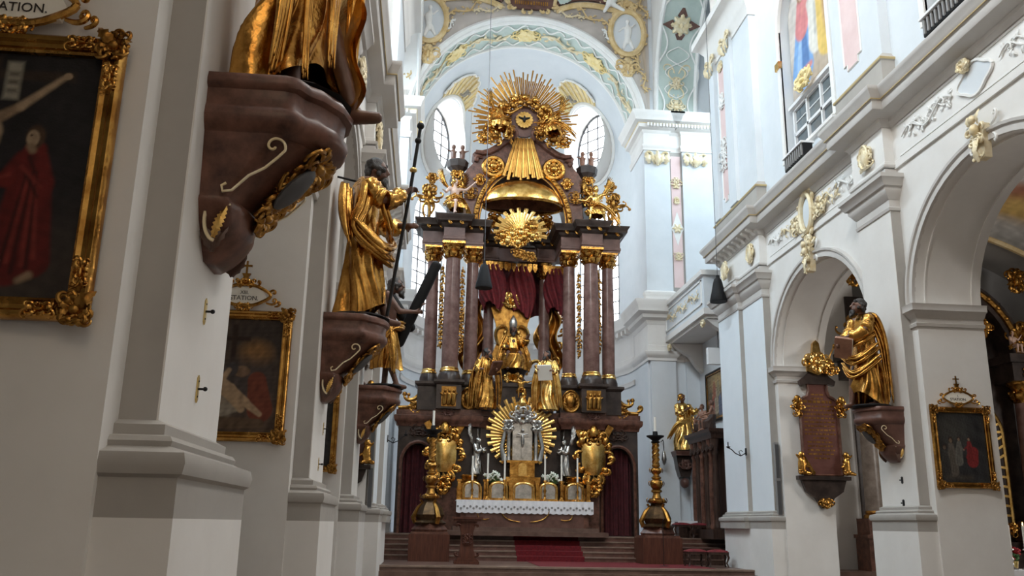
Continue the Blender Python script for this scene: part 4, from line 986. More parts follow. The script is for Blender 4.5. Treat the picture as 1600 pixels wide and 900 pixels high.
# corbels under the far cornice end
cb = MB(); cb.prism([(0, 0), (.38, .0), (.36, -.1), (.2, -.16), (.1, -.26), (0, -.28)], -.09, .09, 'y'); cme = cb.mesh('modillion'); finish(cme, 'white_plaster', 0)
for k in range(9):
    o = link('modillion', cme, wr); o.location = (RX0-.25, 27.7+k*.47, 11.52); o.rotation_euler = (0, 0, PI)
# same gilt ornaments on the left wall, seen edge on
wl_ = WALLS['left']
for yy, X in ((13.15, LX+.26), (20.1, LX+.26), (17.2, LX+.05), (23.5, LX+.05)):
    m = MB(wallM(X, yy, 10.75, 1)); rocaille(m, .9, .95, int(yy), r=.06, n=6); m.build('frieze_cartouche', 'cream_gilt', wl_)
for k in range(9):
    o = link('modillion', cme, wl_); o.location = (LX+.23, 27.4+k*.47, 11.52)
# ---- gallery windows with paintings over them
def fresco_a(U, V):
    p = Paint(U, V, .62, (.60, .55, .50)); p.noise(.08, 4, 1); p.rect(0, 0, 1, .3, (.42, .34, .26), .8, .1); p.ell(.8, .85, .2, .25, (.38, .26, .24), .8, .4); p.ell(.5, .95, .5, .1, (.62, .64, .68), .7, .5)
    p.cap(.26, .24, .30, .55, .15, .09, (.20, .36, .62)); p.cap(.34, .24, .33, .5, .05, .03, (.12, .22, .44)); p.cap(.18, .26, .27, .55, .03, .02, (.34, .5, .74)); p.cap(.30, .55, .31, .72, .095, .06, (.62, .24, .24)); p.cap(.34, .66, .50, .74, .03, .02, (.62, .26, .24)); p.ell(.32, .80, .055, .065, (.30, .18, .10)); p.ell(.33, .79, .038, .048, (.64, .44, .34))
    p.cap(.60, .36, .58, .62, .11, .075, (.70, .68, .62)); p.cap(.58, .4, .6, .6, .02, .015, (.5, .48, .44)); p.ell(.57, .735, .04, .05, (.60, .42, .32)); p.cap(.80, .28, .75, .60, .12, .08, (.70, .50, .16)); p.cap(.83, .3, .78, .56, .02, .015, (.48, .32, .08)); p.ell(.74, .69, .04, .05, (.52, .36, .26)); p.ell(.92, .5, .1, .25, (.42, .26, .22), .9, .3)
    p.cap(.2, .22, .44, .22, .03, .02, (.60, .26, .24)); p.noise(.10, 13, 5); return p.C
def fresco_b(U, V):
    p = Paint(U, V, .62, (.55, .50, .46)); p.person(.5, .2, .6, (.45, .3, .3)); return p.C
for wi, (ya, yb, fn) in enumerate(((21.95, 25.35, fresco_a), (13.75, 17.15, fresco_b))):
    yc = (ya+yb)/2; up = WALLS['right_upper']; Xp = RX0+.33
    me = painting_mesh(3.3, 4.7, 66, 94, fn, wallM(Xp, yc, 17.0)); finish(me, 'fresco', 0, False); link('fresco', me, up)
    # window below the fresco: frame, mullions, single panes
    wM = wallM(Xp-.02, yc, 13.78)
    m = MB(wM); W, H = 2.95, 1.75
    for x in (-W/2, -W/6, W/6, W/2): m.box(x-.05, x+.05, -.1, .03, -H/2, H/2)
    for z in (-H/2, 0, H/2): m.box(-W/2, W/2, -.1, .03, z-.05, z+.05)
    for x in (-W/3, 0, W/3):
        for z in (-H/4, H/4): m.box(x-W/6, x+W/6, -.05, 0, z-.015, z+.015)
    m.box(-W/2-.12, W/2+.12, -.2, .03, H/2+.03, H/2+.14)
    win = struct(m.build('window_%d' % (wi+5), 'white_paint', None, 0))
    pm = MB(); pm.box(-W/6+.05, W/6-.05, 0, .02, -H/4+.035, H/4-.035); pme2 = pm.mesh('pane'); finish(pme2, 'dark_glass', 0)
    for i in range(3):
        for j in range(2):
            o = link('pane', pme2, win); o.matrix_world = wM @ T((i-1)*W/3, -.02, (j-.5)*H/2)
    m = MB(); m.box(RX0+.3, RX0-.12, ya-.1, yb+.1, 12.86, 12.95); m.build('window_sill', 'white_plaster', up, 0)
    m = MB(wallM(RX0-.02, yc, 14.95)); rocaille(m, 1.3, .7, 90, r=.07); m.build('sill_ornament', 'yellow_stucco', up)
    m = MB(); m.box(RX0-.09, RX0+.03, yb-.02, yb+.3, 16.3, 16.55); m.build('gilt_clasp', 'gold_bright', up, 0)
    # black louvred floodlight box on the cornice
    ft = thing('floodlight', ('black slotted floodlight under the gallery window with the blue-robed fresco', 'black slotted floodlight box at the top right edge of the cornice')[wi], 'lamp', (RX0-.30, yc-.1+(.6 if wi else .3), 12.14))
    m = MB(); m.box(-.14, .14, -.7, .7, .1, .5); m.build('housing', 'black', ft, 0)
    m = MB(); m.box(-.22, .2, -.72, .72, .5, .56); m.build('lid', 'white_paint', ft, 0)
    for q in (-.55, .55): m = MB(); m.box(-.05, .05, q-.05, q+.05, -.06, .1); m.build('foot', 'black', ft, 0)
    lv = MB(); lv.box(-.18, -.14, -.03, .03, .14, .48); lme = lv.mesh('slat'); finish(lme, 'grey_paint', 0)
    for k in range(9): o = link('slat', lme, ft); o.location = (0, -.6+k*.15, 0)
# stucco drops on the upper choir pilaster's pink strip and its capitals
up = WALLS['right_upper']
for zz, h, mm in ((17.6, 1.0, 'stucco'), (15.4, 2.2, 'stucco'), (19.1, .7, 'cream_gilt')):
    m = MB(wallM(RX0-.27, 30.35, zz)); rocaille(m, .5, h, int(zz*7), r=.04, n=6); m.build('panel_scrollwork', mm, up)
for yy in (31.2, 29.4):
    m = MB(wallM(RX0-.42, yy, 19.6)); 
    for sx in (-1, 1):
        m.M = wallM(RX0-.42, yy, 19.6) @ SC(sx, 1, 1); curl(m, .1, .1, .9, .9, -.9, .08); leaf(m, .1, -.5, 1.2, .6, .26, 0, .1); leaf(m, .3, -.4, 1.35, .55, .24, 0, .1)
    m.build('capital_foliage', 'cream_gilt', up)
# ---- balcony (oratory) in the choir
bl = thing('balcony', 'white and gold gallery balcony projecting over the choir beside the big pier', 'balcony', (11.4, 36, 9.8))
def bx(mb, x0, x1, y0, y1, z0, z1): mb.box(x0-11.4, x1-11.4, y0-36, y1-36, z0-9.8, z1-9.8)
m = MB(); bx(m, 10.55, 14.5, 33.0, 39, 9.75, 10.0); bx(m, 10.7, 14.5, 33.15, 39, 9.62, 9.75); m.build('floor_slab', 'white_plaster', bl, 0)
m = MB(); bx(m, 10.6, 10.85, 33.05, 39, 10.0, 11.35); bx(m, 10.85, 13.5, 33.05, 33.3, 10.0, 11.35); m.build('parapet', 'blue_plaster', bl, 0)
m = MB(); bx(m, 10.48, 10.95, 32.93, 39, 11.35, 11.55); bx(m, 10.95, 13.5, 32.93, 33.42, 11.35, 11.55); m.build('handrail', 'white_plaster', bl, 0)
m = MB(); bx(m, 10.55, 10.6, 33.3, 38.7, 10.2, 10.25); bx(m, 10.55, 10.6, 33.3, 38.7, 11.15, 11.2); bx(m, 10.55, 10.6, 33.3, 33.36, 10.2, 11.2); bx(m, 10.55, 10.6, 38.64, 38.7, 10.2, 11.2); m.build('panel_rim', 'stucco', bl, 0)
for k, y in enumerate((34.3, 36.0, 37.6)):
    m = MB(wallM(10.56-11.4, y-36, 10.7-9.8)); rinceau(m, 1.5, .75, 95+k, r=.04); m.build('parapet_scrollwork', 'cream_gilt', bl)
for y in (33.4, 38.4):
    m = MB(T(0, y-36, -.2)); m.prism([(-.7, 0), (.7, 0), (.7, -1.3), (.45, -1.1), (.1, -.55), (-.4, -.25)], -.18, .18, 'y'); m.build('console', 'white_plaster', bl, 0)
    m = MB(wallM(-.75, y-36, -.35)); rocaille(m, .4, .4, 5, r=.05); m.build('console_ornament', 'cream_gilt', bl)
# ================================================================ HIGH ALTAR
AX, AYY, A0 = 3.7, 37.0, 1.2
TA = T(0, 0, -A0)
def AT(x, y, z): return TA @ T(x, y, z)
ha = thing('high_altar', 'towering dark marble high altar with gilded columns in the apse', 'altar', (AX, AYY, A0))
# base wall with the two curtained doorways
for sx in (-1, 1):
    b = MB(); b.box(sx*2.85, sx*5.0, -.15, 1.6, 1.2, 5.72)
    c = MB(); c.prism([(sx*4.15-.62, 1.0)]+arcpts(sx*4.15, 3.95, .62, .8, 12)+[(sx*4.15+.62, 1.0)], -1, 1.0, 'y')
    me = boolcut(b.mesh(), [c.mesh()]); me.transform(TA); finish(me, 'dark_marble', 30); dr = link('door_block', me, ha)
    m = MB(TA); P = [(sx*4.15-.70, 1.2)]+arcpts(sx*4.15, 3.95, .70, .88, 14)+[(sx*4.15+.70, 1.2)]
    m.tube([(a, -.17, b_) for a, b_ in P], .07, 6); m.build('door_moulding', 'red_marble', dr)
    m = MB(TA); m.grid(lambda u, v: (sx*4.15-.62+1.24*u, .25+.07*math.sin(u*34)+.03*math.sin(u*13), 1.22+3.5*v), 60, 4); m.build('door_curtain', 'dark_velvet', ha)
    m = MB(AT(sx*4.15, -.2, 5.2)); rocaille(m, 1.0, .35, 3, r=.04); m.build('door_ornament', 'dark_wood', ha)
m = MB(TA); m.box(-2.85, 2.85, -.2, 1.6, 1.2, 5.72); m.build('base_wall', 'dark_marble', ha, 0)
for sx in (-1, 1): m = MB(TA); m.box(sx*2.2, sx*3.3, -.42, .0, 1.2, 3.0); m.build('base_socle', 'red_marble', ha, 0)
CP = [(-5.05, 1.6), (-5.05, -.2), (-3.5, -.2), (-3.5, -.62), (-1.7, -.62), (-1.7, -.3), (1.7, -.3), (1.7, -.62), (3.5, -.62), (3.5, -.2), (5.05, -.2), (5.05, 1.6)]
m = MB(TA); m.sweep(CP, [(-.2, 5.45), (.0, 5.45), (.04, 5.6), (.12, 5.66), (.15, 5.75), (.15, 5.88), (.06, 5.92), (.06, 6.12), (-.2, 6.12)]); m.build('base_cornice', 'red_marble', ha)
m = MB(TA); m.box(-5.0, 5.0, -.15, 1.6, 5.7, 6.1); m.build('base_top', 'dark_marble', ha, 0)
colx = [(3.85, .12, .27), (3.0, -.45, .34), (2.13, .12, .28)]
for sx in (-1, 1):
    for k, (x, y, r) in enumerate(colx):
        x *= sx; hw = r+.17
        m = MB(TA); m.box(x-hw, x+hw, y-hw, y+hw+.3, 6.12, 7.15); m.build('column_pedestal', 'dark_marble', ha, 0)
        m = MB(TA); m.sweep([(x-hw, y+.6), (x-hw, y-hw), (x+hw, y-hw), (x+hw, y+.6)], [(0, 7.1), (.05, 7.12), (.12, 7.2), (.12, 7.3), (0, 7.32)]); m.box(x-hw, x+hw, y-hw, y+.6, 7.1, 7.31); m.build('pedestal_cornice', 'dark_marble', ha, 0)
        m = MB(TA); m.lathe([(r*1.02, 7.85), (r*1.03, 9.4), (r*.98, 11), (r*.9, 12.62)], 22, x, y); sh_ = m.build('column_shaft', 'column_marble', ha)
        m = MB(TA); m.lathe([(r*1.45, 7.31), (r*1.42, 7.5), (r*1.3, 7.6), (r*1.18, 7.68)], 4 if False else 20, x, y); m.build('column_plinth', 'dark_marble', sh_)
        m = MB(TA); m.lathe([(r*1.16, 7.66), (r*1.24, 7.71), (r*1.16, 7.77), (r*1.08, 7.79), (r*1.12, 7.83), (r*1.05, 7.87)], 20, x, y); m.build('column_ring', 'gold_bright', sh_)
        cp = MB(AT(x, y, 12.6)); cp.lathe([(r*.92, 0), (r*1.08, .04), (r*.95, .09), (r*1.0, .35), (r*1.3, .58), (r*1.45, .62)], 16)
        for q in range(8):
            cp.M = AT(x, y, 12.6) @ RZ(q*PI/4) @ T(0, -r*.95, 0); leaf(cp, 0, .04, PI/2, .36, .2, 0, .1); 
            if q % 2: curl(cp, 0, .36, .6, .3, -.9, .04, -.07)
            cp.M = AT(x, y, 12.6) @ RZ(q*PI/4+PI/8) @ T(0, -r*1.0, 0); leaf(cp, 0, .25, PI/2, .34, .18, 0, .12)
        cp.M = AT(x, y, 12.6); cp.box(-r*1.45, r*1.45, -r*1.45, r*1.45, .6, .7); cp.build('column_capital', 'gold', sh_)
    # relief plaques on the pedestals
    for k, (x, y, r) in enumerate(colx):
        if k == 0: continue
        m = MB(AT(sx*x, y-r-.2, 6.62))
        if k == 1:
            m.box(-.3, .3, 0, .06, -.42, .4); R = random.Random(7+sx)
            for q in range(3):
                px = -.18+.18*q; m.cap((px, -.04, -.3), (px+.03, -.05, .05), .09, .1); m.ell((px+.03, -.08, .2), .06, .06, .075); m.cap((px, -.06, 0), (px+.16*R.choice((-1, 1)), -.1, .1), .03, .03)
        else:
            m.prism([(.36*math.cos(t)*(1+.1*math.cos(3*t)), .42*math.sin(t)) for t in np.linspace(0, 2*PI, 21)[:-1]], -.05, .05); m.ell((0, -.05, 0), .24, .1, .28); m.tube([(.36*math.cos(t), -.06, .44*math.sin(t)) for t in np.linspace(0, 2*PI, 21)], .05, 6); rocaille(m, .8, .9, 14+sx, r=.045)
        m.build('relief_plaque', 'gold_dark', ha)
    # gilded volute scroll on the outer shoulder
    m = MB(AT(sx*4.35, -.15, 6.2) @ SC(sx, 1, 1)); curl(m, -.3, .9, -1.2, 1.75, .55, .13); curl(m, .65, .08, .3, .7, .95, .11); curl(m, -.25, .1, .2, 1.1, .3, .1); m.ell((-.25, -.05, .4), .22, .1, .28); rocaille(m, .7, .8, 44, r=.06); m.tube([(-.4, 0, .0), (.2, 0, .02), (.7, 0, .0)], .09, 6); m.build('shoulder_scroll', 'gold_dark', ha)
    # hanging gilded garlands between the columns
    for gx, L, z1 in ((3.43, 3.4, 12.35), (2.56, 3.5, 12.25)):
        m = MB(AT(sx*gx, .1, 0)); m.tube([(0, 0, z1+.2), (.02, 0, z1-L)], .02, 5); R = random.Random(int(gx*9))
        for q in range(22):
            z = z1-L*q/21
            for e in (-1, 1): leaf(m, 0, z, (-1.0 if e > 0 else PI+1.0)+R.uniform(-.4, .4), R.uniform(.14, .24), .1, -.03, .05)
            if q % 3 == 0: m.ell((0, -.05, z), .075, .07, .08, 8, 6)
        m.build('garland', 'gold_dark', ha)
    # rear column
    x, y, r = sx*1.27, 2.0, .26
    m = MB(TA); m.box(x-.4, x+.4, y-.4, y+.4, 6.1, 7.7); m.build('column_pedestal', 'dark_marble', ha, 0)
    m = MB(TA); m.lathe([(r*1.3, 7.7), (r*1.3, 7.85), (r*1.02, 7.95), (r*1.03, 9.4), (r*.9, 12.5)], 22, x, y); m.build('column_shaft', 'column_marble', ha)
    cp = MB(AT(x, y, 12.5)); cp.lathe([(r*.92, 0), (r*1.08, .04), (r*.95, .09), (r*1.0, .35), (r*1.3, .58), (r*1.45, .62), (r*1.45, .75)], 16)
    for q in range(8): cp.M = AT(x, y, 12.5) @ RZ(q*PI/4) @ T(0, -r*.95, 0); leaf(cp, 0, .04, PI/2, .36, .2, 0, .1); leaf(cp, .05, .25, PI/2, .34, .18, 0, .12)
    cp.build('column_capital', 'gold', ha)
    # entablature wrapping the three columns and running back to the rear one
    P = [(-4.35, 1.0), (-4.35, -.28), (-3.45, -.28), (-3.45, -.92), (-2.55, -.92), (-2.55, -.28), (-1.72, -.28), (-1.72, 1.6), (-.9, 1.6), (-.9, 2.6)]
    P = [(sx*-a, b) for a, b in P] if sx > 0 else P
    sd = 1 if sx < 0 else -1
    m = MB(TA); m.sweep(P, [(-.3, 13.28), (0, 13.28), (.0, 13.36), (.03, 13.38), (.03, 13.48), (0, 13.5), (0, 13.92), (-.3, 13.92)], side=sd); m.build('architrave', 'brown_stone', ha)
    m = MB(TA); m.sweep(P, [(-.4, 13.9), (0, 13.9), (.04, 13.95), (.1, 14.0), (.12, 14.08), (.28, 14.14), (.3, 14.26), (.38, 14.38), (.38, 14.42), (-.4, 14.44)], side=sd); m.build('cornice', 'dark_marble', ha)
    core = [(p[0], p[1]) for p in P]
    m = MB(TA); m.box(sx*1.8, sx*4.3, -.2, 1.0, 13.3, 14.43); m.box(sx*2.6, sx*3.4, -.86, -.15, 13.3, 14.43); m.box(sx*1.0, sx*1.8, 1.65, 2.5, 13.3, 14.43); m.build('entablature_core', 'brown_stone', ha, 0)
    for q, (bx_, by_) in enumerate(((4.15, -.45), (3.6, -.45), (3.25, -1.1), (2.75, -1.1), (2.35, -.45), (1.9, -.45), (1.5, 1.4), (1.1, 1.4))):
        m = MB(AT(sx*bx_, by_, 14.02)); curl(m, 0, .15, -PI/2, .45, .9, .06, 0, .05); m.ell((0, -.03, .12), .07, .06, .08); m.build('gilt_bracket', 'gold', ha)
# dark scrolled gable
half = [(2.72, 14.4), (2.66, 15.3), (2.56, 15.9), (2.62, 16.3), (2.66, 16.6), (2.5, 16.9), (2.28, 17.15), (2.18, 17.4), (2.3, 17.62), (2.2, 17.74), (1.95, 17.6), (1.6, 17.72), (1.2, 17.95), (.8, 18.3), (.45, 18.62), (.2, 18.5), (.0, 18.1)]
inn = arcpts(0, 14.4, 1.9, 2.45, 28, 0, PI)
outer = half+[(-a, b) for a, b in half[::-1][1:]]
m = MB(TA); m.prism(outer+inn[::-1], -.3, .6, 'y')
me = m.mesh(); bm = bmesh.new(); bm.from_mesh(me); bmesh.ops.triangulate(bm, faces=bm.faces); bm.to_mesh(me); bm.free(); finish(me, 'red_marble', 30); link('gable', me, ha)
m = MB(TA); m.tube([(a, -.34, b) for a, b in arcpts(0, 14.4, 2.1, 2.7, 40)], .12, 8)
for q in range(34):
    a = PI*(q+.5)/34; m.ell((2.1*math.cos(a), -.43, 14.4+2.7*math.sin(a)), .085, .07, .085, 8, 5)
m.build('arch_beading', 'gold_dark', ha)
m = MB(TA); m.tube([(a, -.34, b) for a, b in arcpts(0, 14.4, 1.92, 2.47, 40)], .035, 6); m.build('arch_fillet', 'gold_bright', ha)
for sx in (-1, 1):
    m = MB(AT(sx*.42, -.4, 18.45) @ SC(sx, 1, 1)); m.tube([(1.75, .05, -.72), (1.45, .05, -.78), (1.1, .05, -.68), (.75, .05, -.45), (.4, .05, -.15), (.1, .03, .12)], [.08, .13, .15, .16, .17, .17], 8); curl(m, .05, -.1, 2.2, 1.2, -1.35, .16, -.05, .06, 22); m.build('gable_volute', 'red_marble', ha)
    m = MB(AT(sx*2.25, -.35, 17.5) @ SC(sx, 1, 1)); curl(m, -.4, -.05, .3, .9, -1.1, .11); m.build('gable_volute', 'red_marble', ha)
    m = MB(AT(sx*1.35, -.42, 17.0)); m.tube([(.42*math.cos(t), 0, .42*math.sin(t)) for t in np.linspace(0, 2*PI, 25)], .12, 7); rocaille(m, .9, .8, 33, r=.07); m.ell((0, -.1, 0), .16, .15, .17)
    m.M = AT(sx*1.95, -.4, 16.35); rocaille(m, .5, .8, 34, r=.05); m.build('gable_wreath', 'gold', ha)
    m = MB(AT(sx*2.35, -.4, 15.7)); rocaille(m, .35, .9, 36, r=.045); m.build('gable_foliage', 'gold_dark', ha)
m = MB(TA); m.prism([(-1.82, 15.3)]+arcpts(0, 14.4, 1.88, 2.43, 24, 2.75, PI-2.75)+[(1.82, 15.3)], .3, .42); m.build('tympanum', 'red_marble', ha, 0)
# gilded half dome under the gable
m = MB(TA); m.grid(lambda u, v: (1.8*math.cos(2*PI*u)*math.cos(v*PI/2), -.1+1.05*math.sin(2*PI*u)*math.cos(v*PI/2), 15.3+1.2*math.sin(v*PI/2)), 40, 10, True); m.build('canopy_dome', 'gold_bright', ha)
m = MB(TA); m.tube([(1.82*math.cos(t), -.1+1.07*math.sin(t), 15.3) for t in np.linspace(0, 2*PI, 41)], .07, 6); m.build('canopy_rim', 'gold', ha)
m = MB(TA); m.grid(lambda u, v: (-1.55+3.1*u, 2.35+.08*math.sin(u*9), 14.3+1.2*v), 24, 4); m.build('canopy_back', 'gold_dark', ha)
for sx in (-1, 1):
    m = MB(AT(sx*1.2, .9, 14.9)); rocaille(m, .9, .9, 37, r=.07); m.build('canopy_foliage', 'gold', ha)
    m = MB(TA); m.tube([(sx*.95, 1.2, 15.35), (sx*.85, 1.0, 14.95), (sx*1.05, .9, 14.6), (sx*1.25, .9, 14.45)], .09, 6); m.build('canopy_support', 'dark_marble', ha)
# ---- rays : shared mesh, one object for each ray
def raymesh(L, w0, w1, d, mm):
    m = MB(); m.add([(-w0, 0, 0), (w0, 0, 0), (0, -d, 0), (-w1, 0, L), (w1, 0, L), (0, -d*.6, L), (0, d, 0), (0, d*.5, L)], [(0, 2, 5, 3), (2, 1, 4, 5), (1, 6, 7, 4), (6, 0, 3, 7), (3, 5, 4, 7), (0, 6, 1, 2)])
    me = m.mesh('ray'); finish(me, mm, 0); return me
sb = thing('sunburst', 'great gilded sunburst with dove and angels crowning the high altar', 'sunburst', (AX-.02, AYY-.35, 19.3))
rm = raymesh(1., .022, .036, .02, 'gold_dark'); R = random.Random(2)
for k in range(96):
    a = math.radians(-118+236*k/95); L = R.uniform(1.15, 1.62) if k % 2 else R.uniform(.9, 1.3)
    o = link('ray', rm, sb); o.rotation_euler = (0, a, 0); r0 = .95; o.location = (r0*math.sin(a), .05*(k % 3), r0*math.cos(a)); o.scale = (1, 1, L*(1.08-.1*abs(a)/2))
for k in range(17):
    a = PI+math.radians(-15+30*k/16); o = link('ray', rm, sb); o.rotation_euler = (0, a, 0); o.location = (.9*math.sin(a)*1.6, -.15-.04*(k % 3), .9*math.cos(a)); o.scale = (1.7, 1.5, R.uniform(1.6, 2.0) if k % 2 else R.uniform(1.9, 2.15))
m = MB(); m.lathe([(.78, -.06), (.78, .06)], 28); me = m.mesh(); me.transform(RX(PI/2)); finish(me, 'brown_stone', 40); link('halo', me, sb)
m = MB(T(0, -.2, 0)); N = 16
for k in range(N): m.M = T(0, -.2, 0) @ RY(k*2*PI/N); m.prism([(0, 0), (-.075, .36), (0, .41), (.075, .36)], -.03, .03)
m.build('light_disc', 'gold_bright', sb, 0)
m = MB(T(0, -.28, 0)); m.ell((0, 0, 0), .07, .06, .13); m.ell((0, -.02, .12), .045, .045, .05)
for sx in (-1, 1): m.cap((sx*.05, 0, .04), (sx*.24, 0, .1), .05, .025)
m.build('dove', 'black_iron', sb)
for k in range(19):
    a = math.radians(-125+250*k/18); q_ = .82+.22*(k % 2); m = MB(T(q_*math.sin(a), -.22-.06*(k % 2), q_*math.cos(a))); rocaille(m, .55, .5, 120+k, r=.05, n=3); m.ell((0, -.12, 0), .13, .12, .14); m.build('cherub_head' if k % 2 else 'cloud', 'gold' if k % 2 else 'gold_dark', sb)
for sx in (-1, 1):
    for k, (x_, z_, w_) in enumerate(((1.0, .45, .8), (1.35, .05, .9), (1.15, -.45, .9), (1.55, -.55, .8), (1.3, -1.0, .8), (1.75, -1.1, .7), (.75, -.75, .6))):
        m = MB(T(sx*x_, -.3, z_)); rocaille(m, w_, .75, 300+k, r=.06, n=4); m.ell((0, -.1, .05), .12, .12, .13); m.build('gilded_cloud', 'gold' if k % 2 else 'gold_dark', sb)
# the two flying angels beside the dove
def angel(label, loc, s, rz, tilt, seed, skin='pale_skin', cl='gold', fly=True, grp=None, wings=(.5, 1.5, .75)):
    t = thing('angel', label, 'statue', loc, rz, grp); t.rotation_euler = (0, tilt, rz)
    J = dict(SEAT, haR=(.55, -.35, 1.15), elR=(.36, -.15, .95), haL=(-.5, -.3, .75), elL=(-.34, -.1, .78), turn=.3, knR=(.25, -.3, .35), anR=(.32, -.15, .0), knL=(-.1, -.42, .42), anL=(-.15, -.45, .02))
    statue(t, s, J, [(.18, .05, -.2, .30, .3, .22), (.35, 0, -.2, .32, .3, .2), (.5, 0, -.1, .24, .24, .14), (.62, 0, 0, .18, .17, .1), (.72, 0, 0, .16, .14, .06)], skin, cl, 'gold_dark', False, vox=.026, fingers=False, sleeves=(False, False), wings=wings, seed=seed, nu=48, nv=20,
           mantle=[([(-.3, .1, .4), (0, -.25, .6), (.35, 0, .5), (.6, .1, .2), (.75, .1, -.05)], .08), ([(.2, .1, .95), (-.1, -.15, .7), (-.3, .05, .6)], .05)])
    return t
angel('gilded angel kneeling left of the dove in the altar sunburst', (AX-1.3, AYY-.95, 18.35), 1.25, .5, .15, 3, skin='gold')
angel('gilded angel leaning right of the dove in the altar sunburst', (AX+1.35, AYY-.95, 18.2), 1.25, -.5, -.15, 4, skin='gold')
angel('pale skinned angel with gold drapery seated on the altar\'s left cornice', (AX-3.05, AYY-.75, 14.45), 1.3, .35, 0, 5, wings=(.6, 1.5, .7))
angel('gilded angel seated on the altar\'s right cornice', (AX+3.2, AYY-.75, 14.45), 1.3, -.3, 0, 6, skin='gold_bright', wings=(.6, 1.5, .7))
# pedestal vases with pairs of putti at the sides of the gable
for sx, lab in ((-1, 'left'), (1, 'right')):
    t = thing('altar_pinnacle', 'dark and gold pinnacle with two small putti %s of the altar gable' % lab, 'pinnacle', (AX+sx*2.95, AYY+.1, 14.44))
    m = MB(); m.lathe([(.42, 0), (.42, .9), (.34, 1.0), (.28, 1.5), (.34, 2.0), (.26, 2.3), (.3, 2.45), (.45, 2.6), (.5, 2.9), (.42, 2.95)], 8); m.build('shaft', 'dark_marble', t, 30)
    m = MB()
    for z, w_ in ((1.7, .6), (2.2, .7), (1.2, .7)): m.M = T(0, -.3, z); rocaille(m, w_, .5, int(z*10), r=.05)
    m.build('gilding', 'gold', t)
    for q in (-1, 1):
        m = MB(T(q*.2, 0, 2.95)); m.cap((0, 0, .15), (0, 0, .42), .12, .13); m.ell((0, -.02, .68), .11, .11, .12); m.cap((0, 0, .45), (q*.28, -.05, .5), .05, .04); m.cap((0, 0, .45), (-q*.15, -.15, .4), .05, .04); m.cap((-.05, 0, .1), (-.1, -.2, .0), .07, .05); m.cap((.05, 0, .1), (.1, -.2, .0), .07, .05)
        me = remesh(m, .04); merge_build('putto', me, 'dark_skin' if sx < 0 else 'skin_wood', t)
    t2 = thing('altar_flourish', 'openwork gilded flourish at the altar\'s %s cornice end' % lab, 'ornament', (AX+sx*4.15, AYY+.2, 14.45))
    m = MB(SC(sx, 1, 1)); curl(m, 0, 0, 1.7, 2.6, -.5, .1); curl(m, .15, .2, 1.2, 1.8, .7, .08); curl(m, -.1, .4, 2.0, 1.6, -.8, .08); curl(m, .1, 1.2, 1.0, 1.1, .8, .07); m.M = T(0, 0, 1.3); rocaille(m, .8, 1.6, 3, r=.06); m.M = T(sx*-.1, 0, 2.1); rocaille(m, .6, .6, 8, r=.06)
    m.build('scroll', 'gold_dark', t2)
# central glory with cherubs under the canopy
gl = thing('cherub_glory', 'gilded glory of short rays and cherub heads under the altar canopy', 'ornament', (AX-.12, AYY-.55, 13.9))
rg = raymesh(1., .06, .09, .04, 'gold_bright')
for k in range(26):
    a = math.radians(-105+210*k/25); o = link('ray', rg, gl); o.rotation_euler = (0, a, 0); o.location = (.2*math.sin(a), 0, .2*math.cos(a)); o.scale = (1, 1, .75 if k % 2 else .98)
R = random.Random(9)
for k in range(11):
    a = R.uniform(0, 6.3); rr = R.uniform(.1, .75); m = MB(); rocaille(m, .75, .7, 200+k, r=.065, n=3); m.ell((0, -.1, 0), .15, .15, .16); o = m.build('cherub_cloud', 'gold' if k % 2 else 'gold_bright', gl); o.location = (rr*math.cos(a)*1.15, -.15, -.2+rr*math.sin(a)*.8)
for k in range(5):
    m = MB(); rocaille(m, .5, .6, 220+k, r=.06, n=3); o = m.build('cherub_cloud', 'gold_dark', gl); o.location = (-.15+.16*k, -.1, -.95-.05*k)
# dark rear entablature and crimson lining behind the curtains
m = MB(TA); m.box(-1.0, 1.0, 1.75, 2.4, 13.3, 13.95); m.build('rear_architrave', 'brown_stone', ha, 0)
m = MB(TA); m.box(-1.05, 1.05, 1.6, 2.4, 13.95, 14.42); m.build('rear_cornice', 'dark_marble', ha, 0)
for sx in (-1, 1):
    m = MB(TA); m.grid(lambda u, v: (sx*(.10+1.55*u), 2.3+.09*math.sin(u*22+v*2), 10.6+2.75*v+.5*u*(1-v)), 40, 8); m.build('canopy_lining', 'dark_velvet', ha, 180)
# crimson canopy curtains
for k, (x, w_, z0, z1, lab) in enumerate(((-1.15, 1.15, 11.0, 12.9, 'left'), (.15, 1.2, 10.7, 12.9, 'middle'), (1.75, 1.0, 10.9, 12.9, 'right'))):
    t = thing('altar_curtain', '%s bunch of crimson carved drapery under the altar canopy' % lab, 'drapery', (AX+x, AYY+1.45+.15*k, z0), 0, 'crimson altar drapery')
    m = MB(); m.grid(lambda u, v: (w_*.5*math.cos(2*PI*u)*(math.sin(PI*min(1, .12+v*.75))**.6)*(1+.16*abs(math.sin(u*34+v*5))), .34*math.sin(2*PI*u)*(1+.6*abs(math.sin(u*34+v*5))), (z1-z0)*v+.2*math.sin(u*12)*(1-v)), 140, 14, True)
    m.build('folds', 'red_velvet', t, 180)
    m = MB(T(0, -.35, z1-z0-.1)); 
    for q in range(6): m.M = T(-w_/2+w_*q/5, -.35, z1-z0-.05); m.prism([(-.1, .2), (.1, .2), (.1, -.05), (0, -.22), (-.1, -.05)], -.03, .03)
    m.build('lambrequin', 'gold', t, 0)
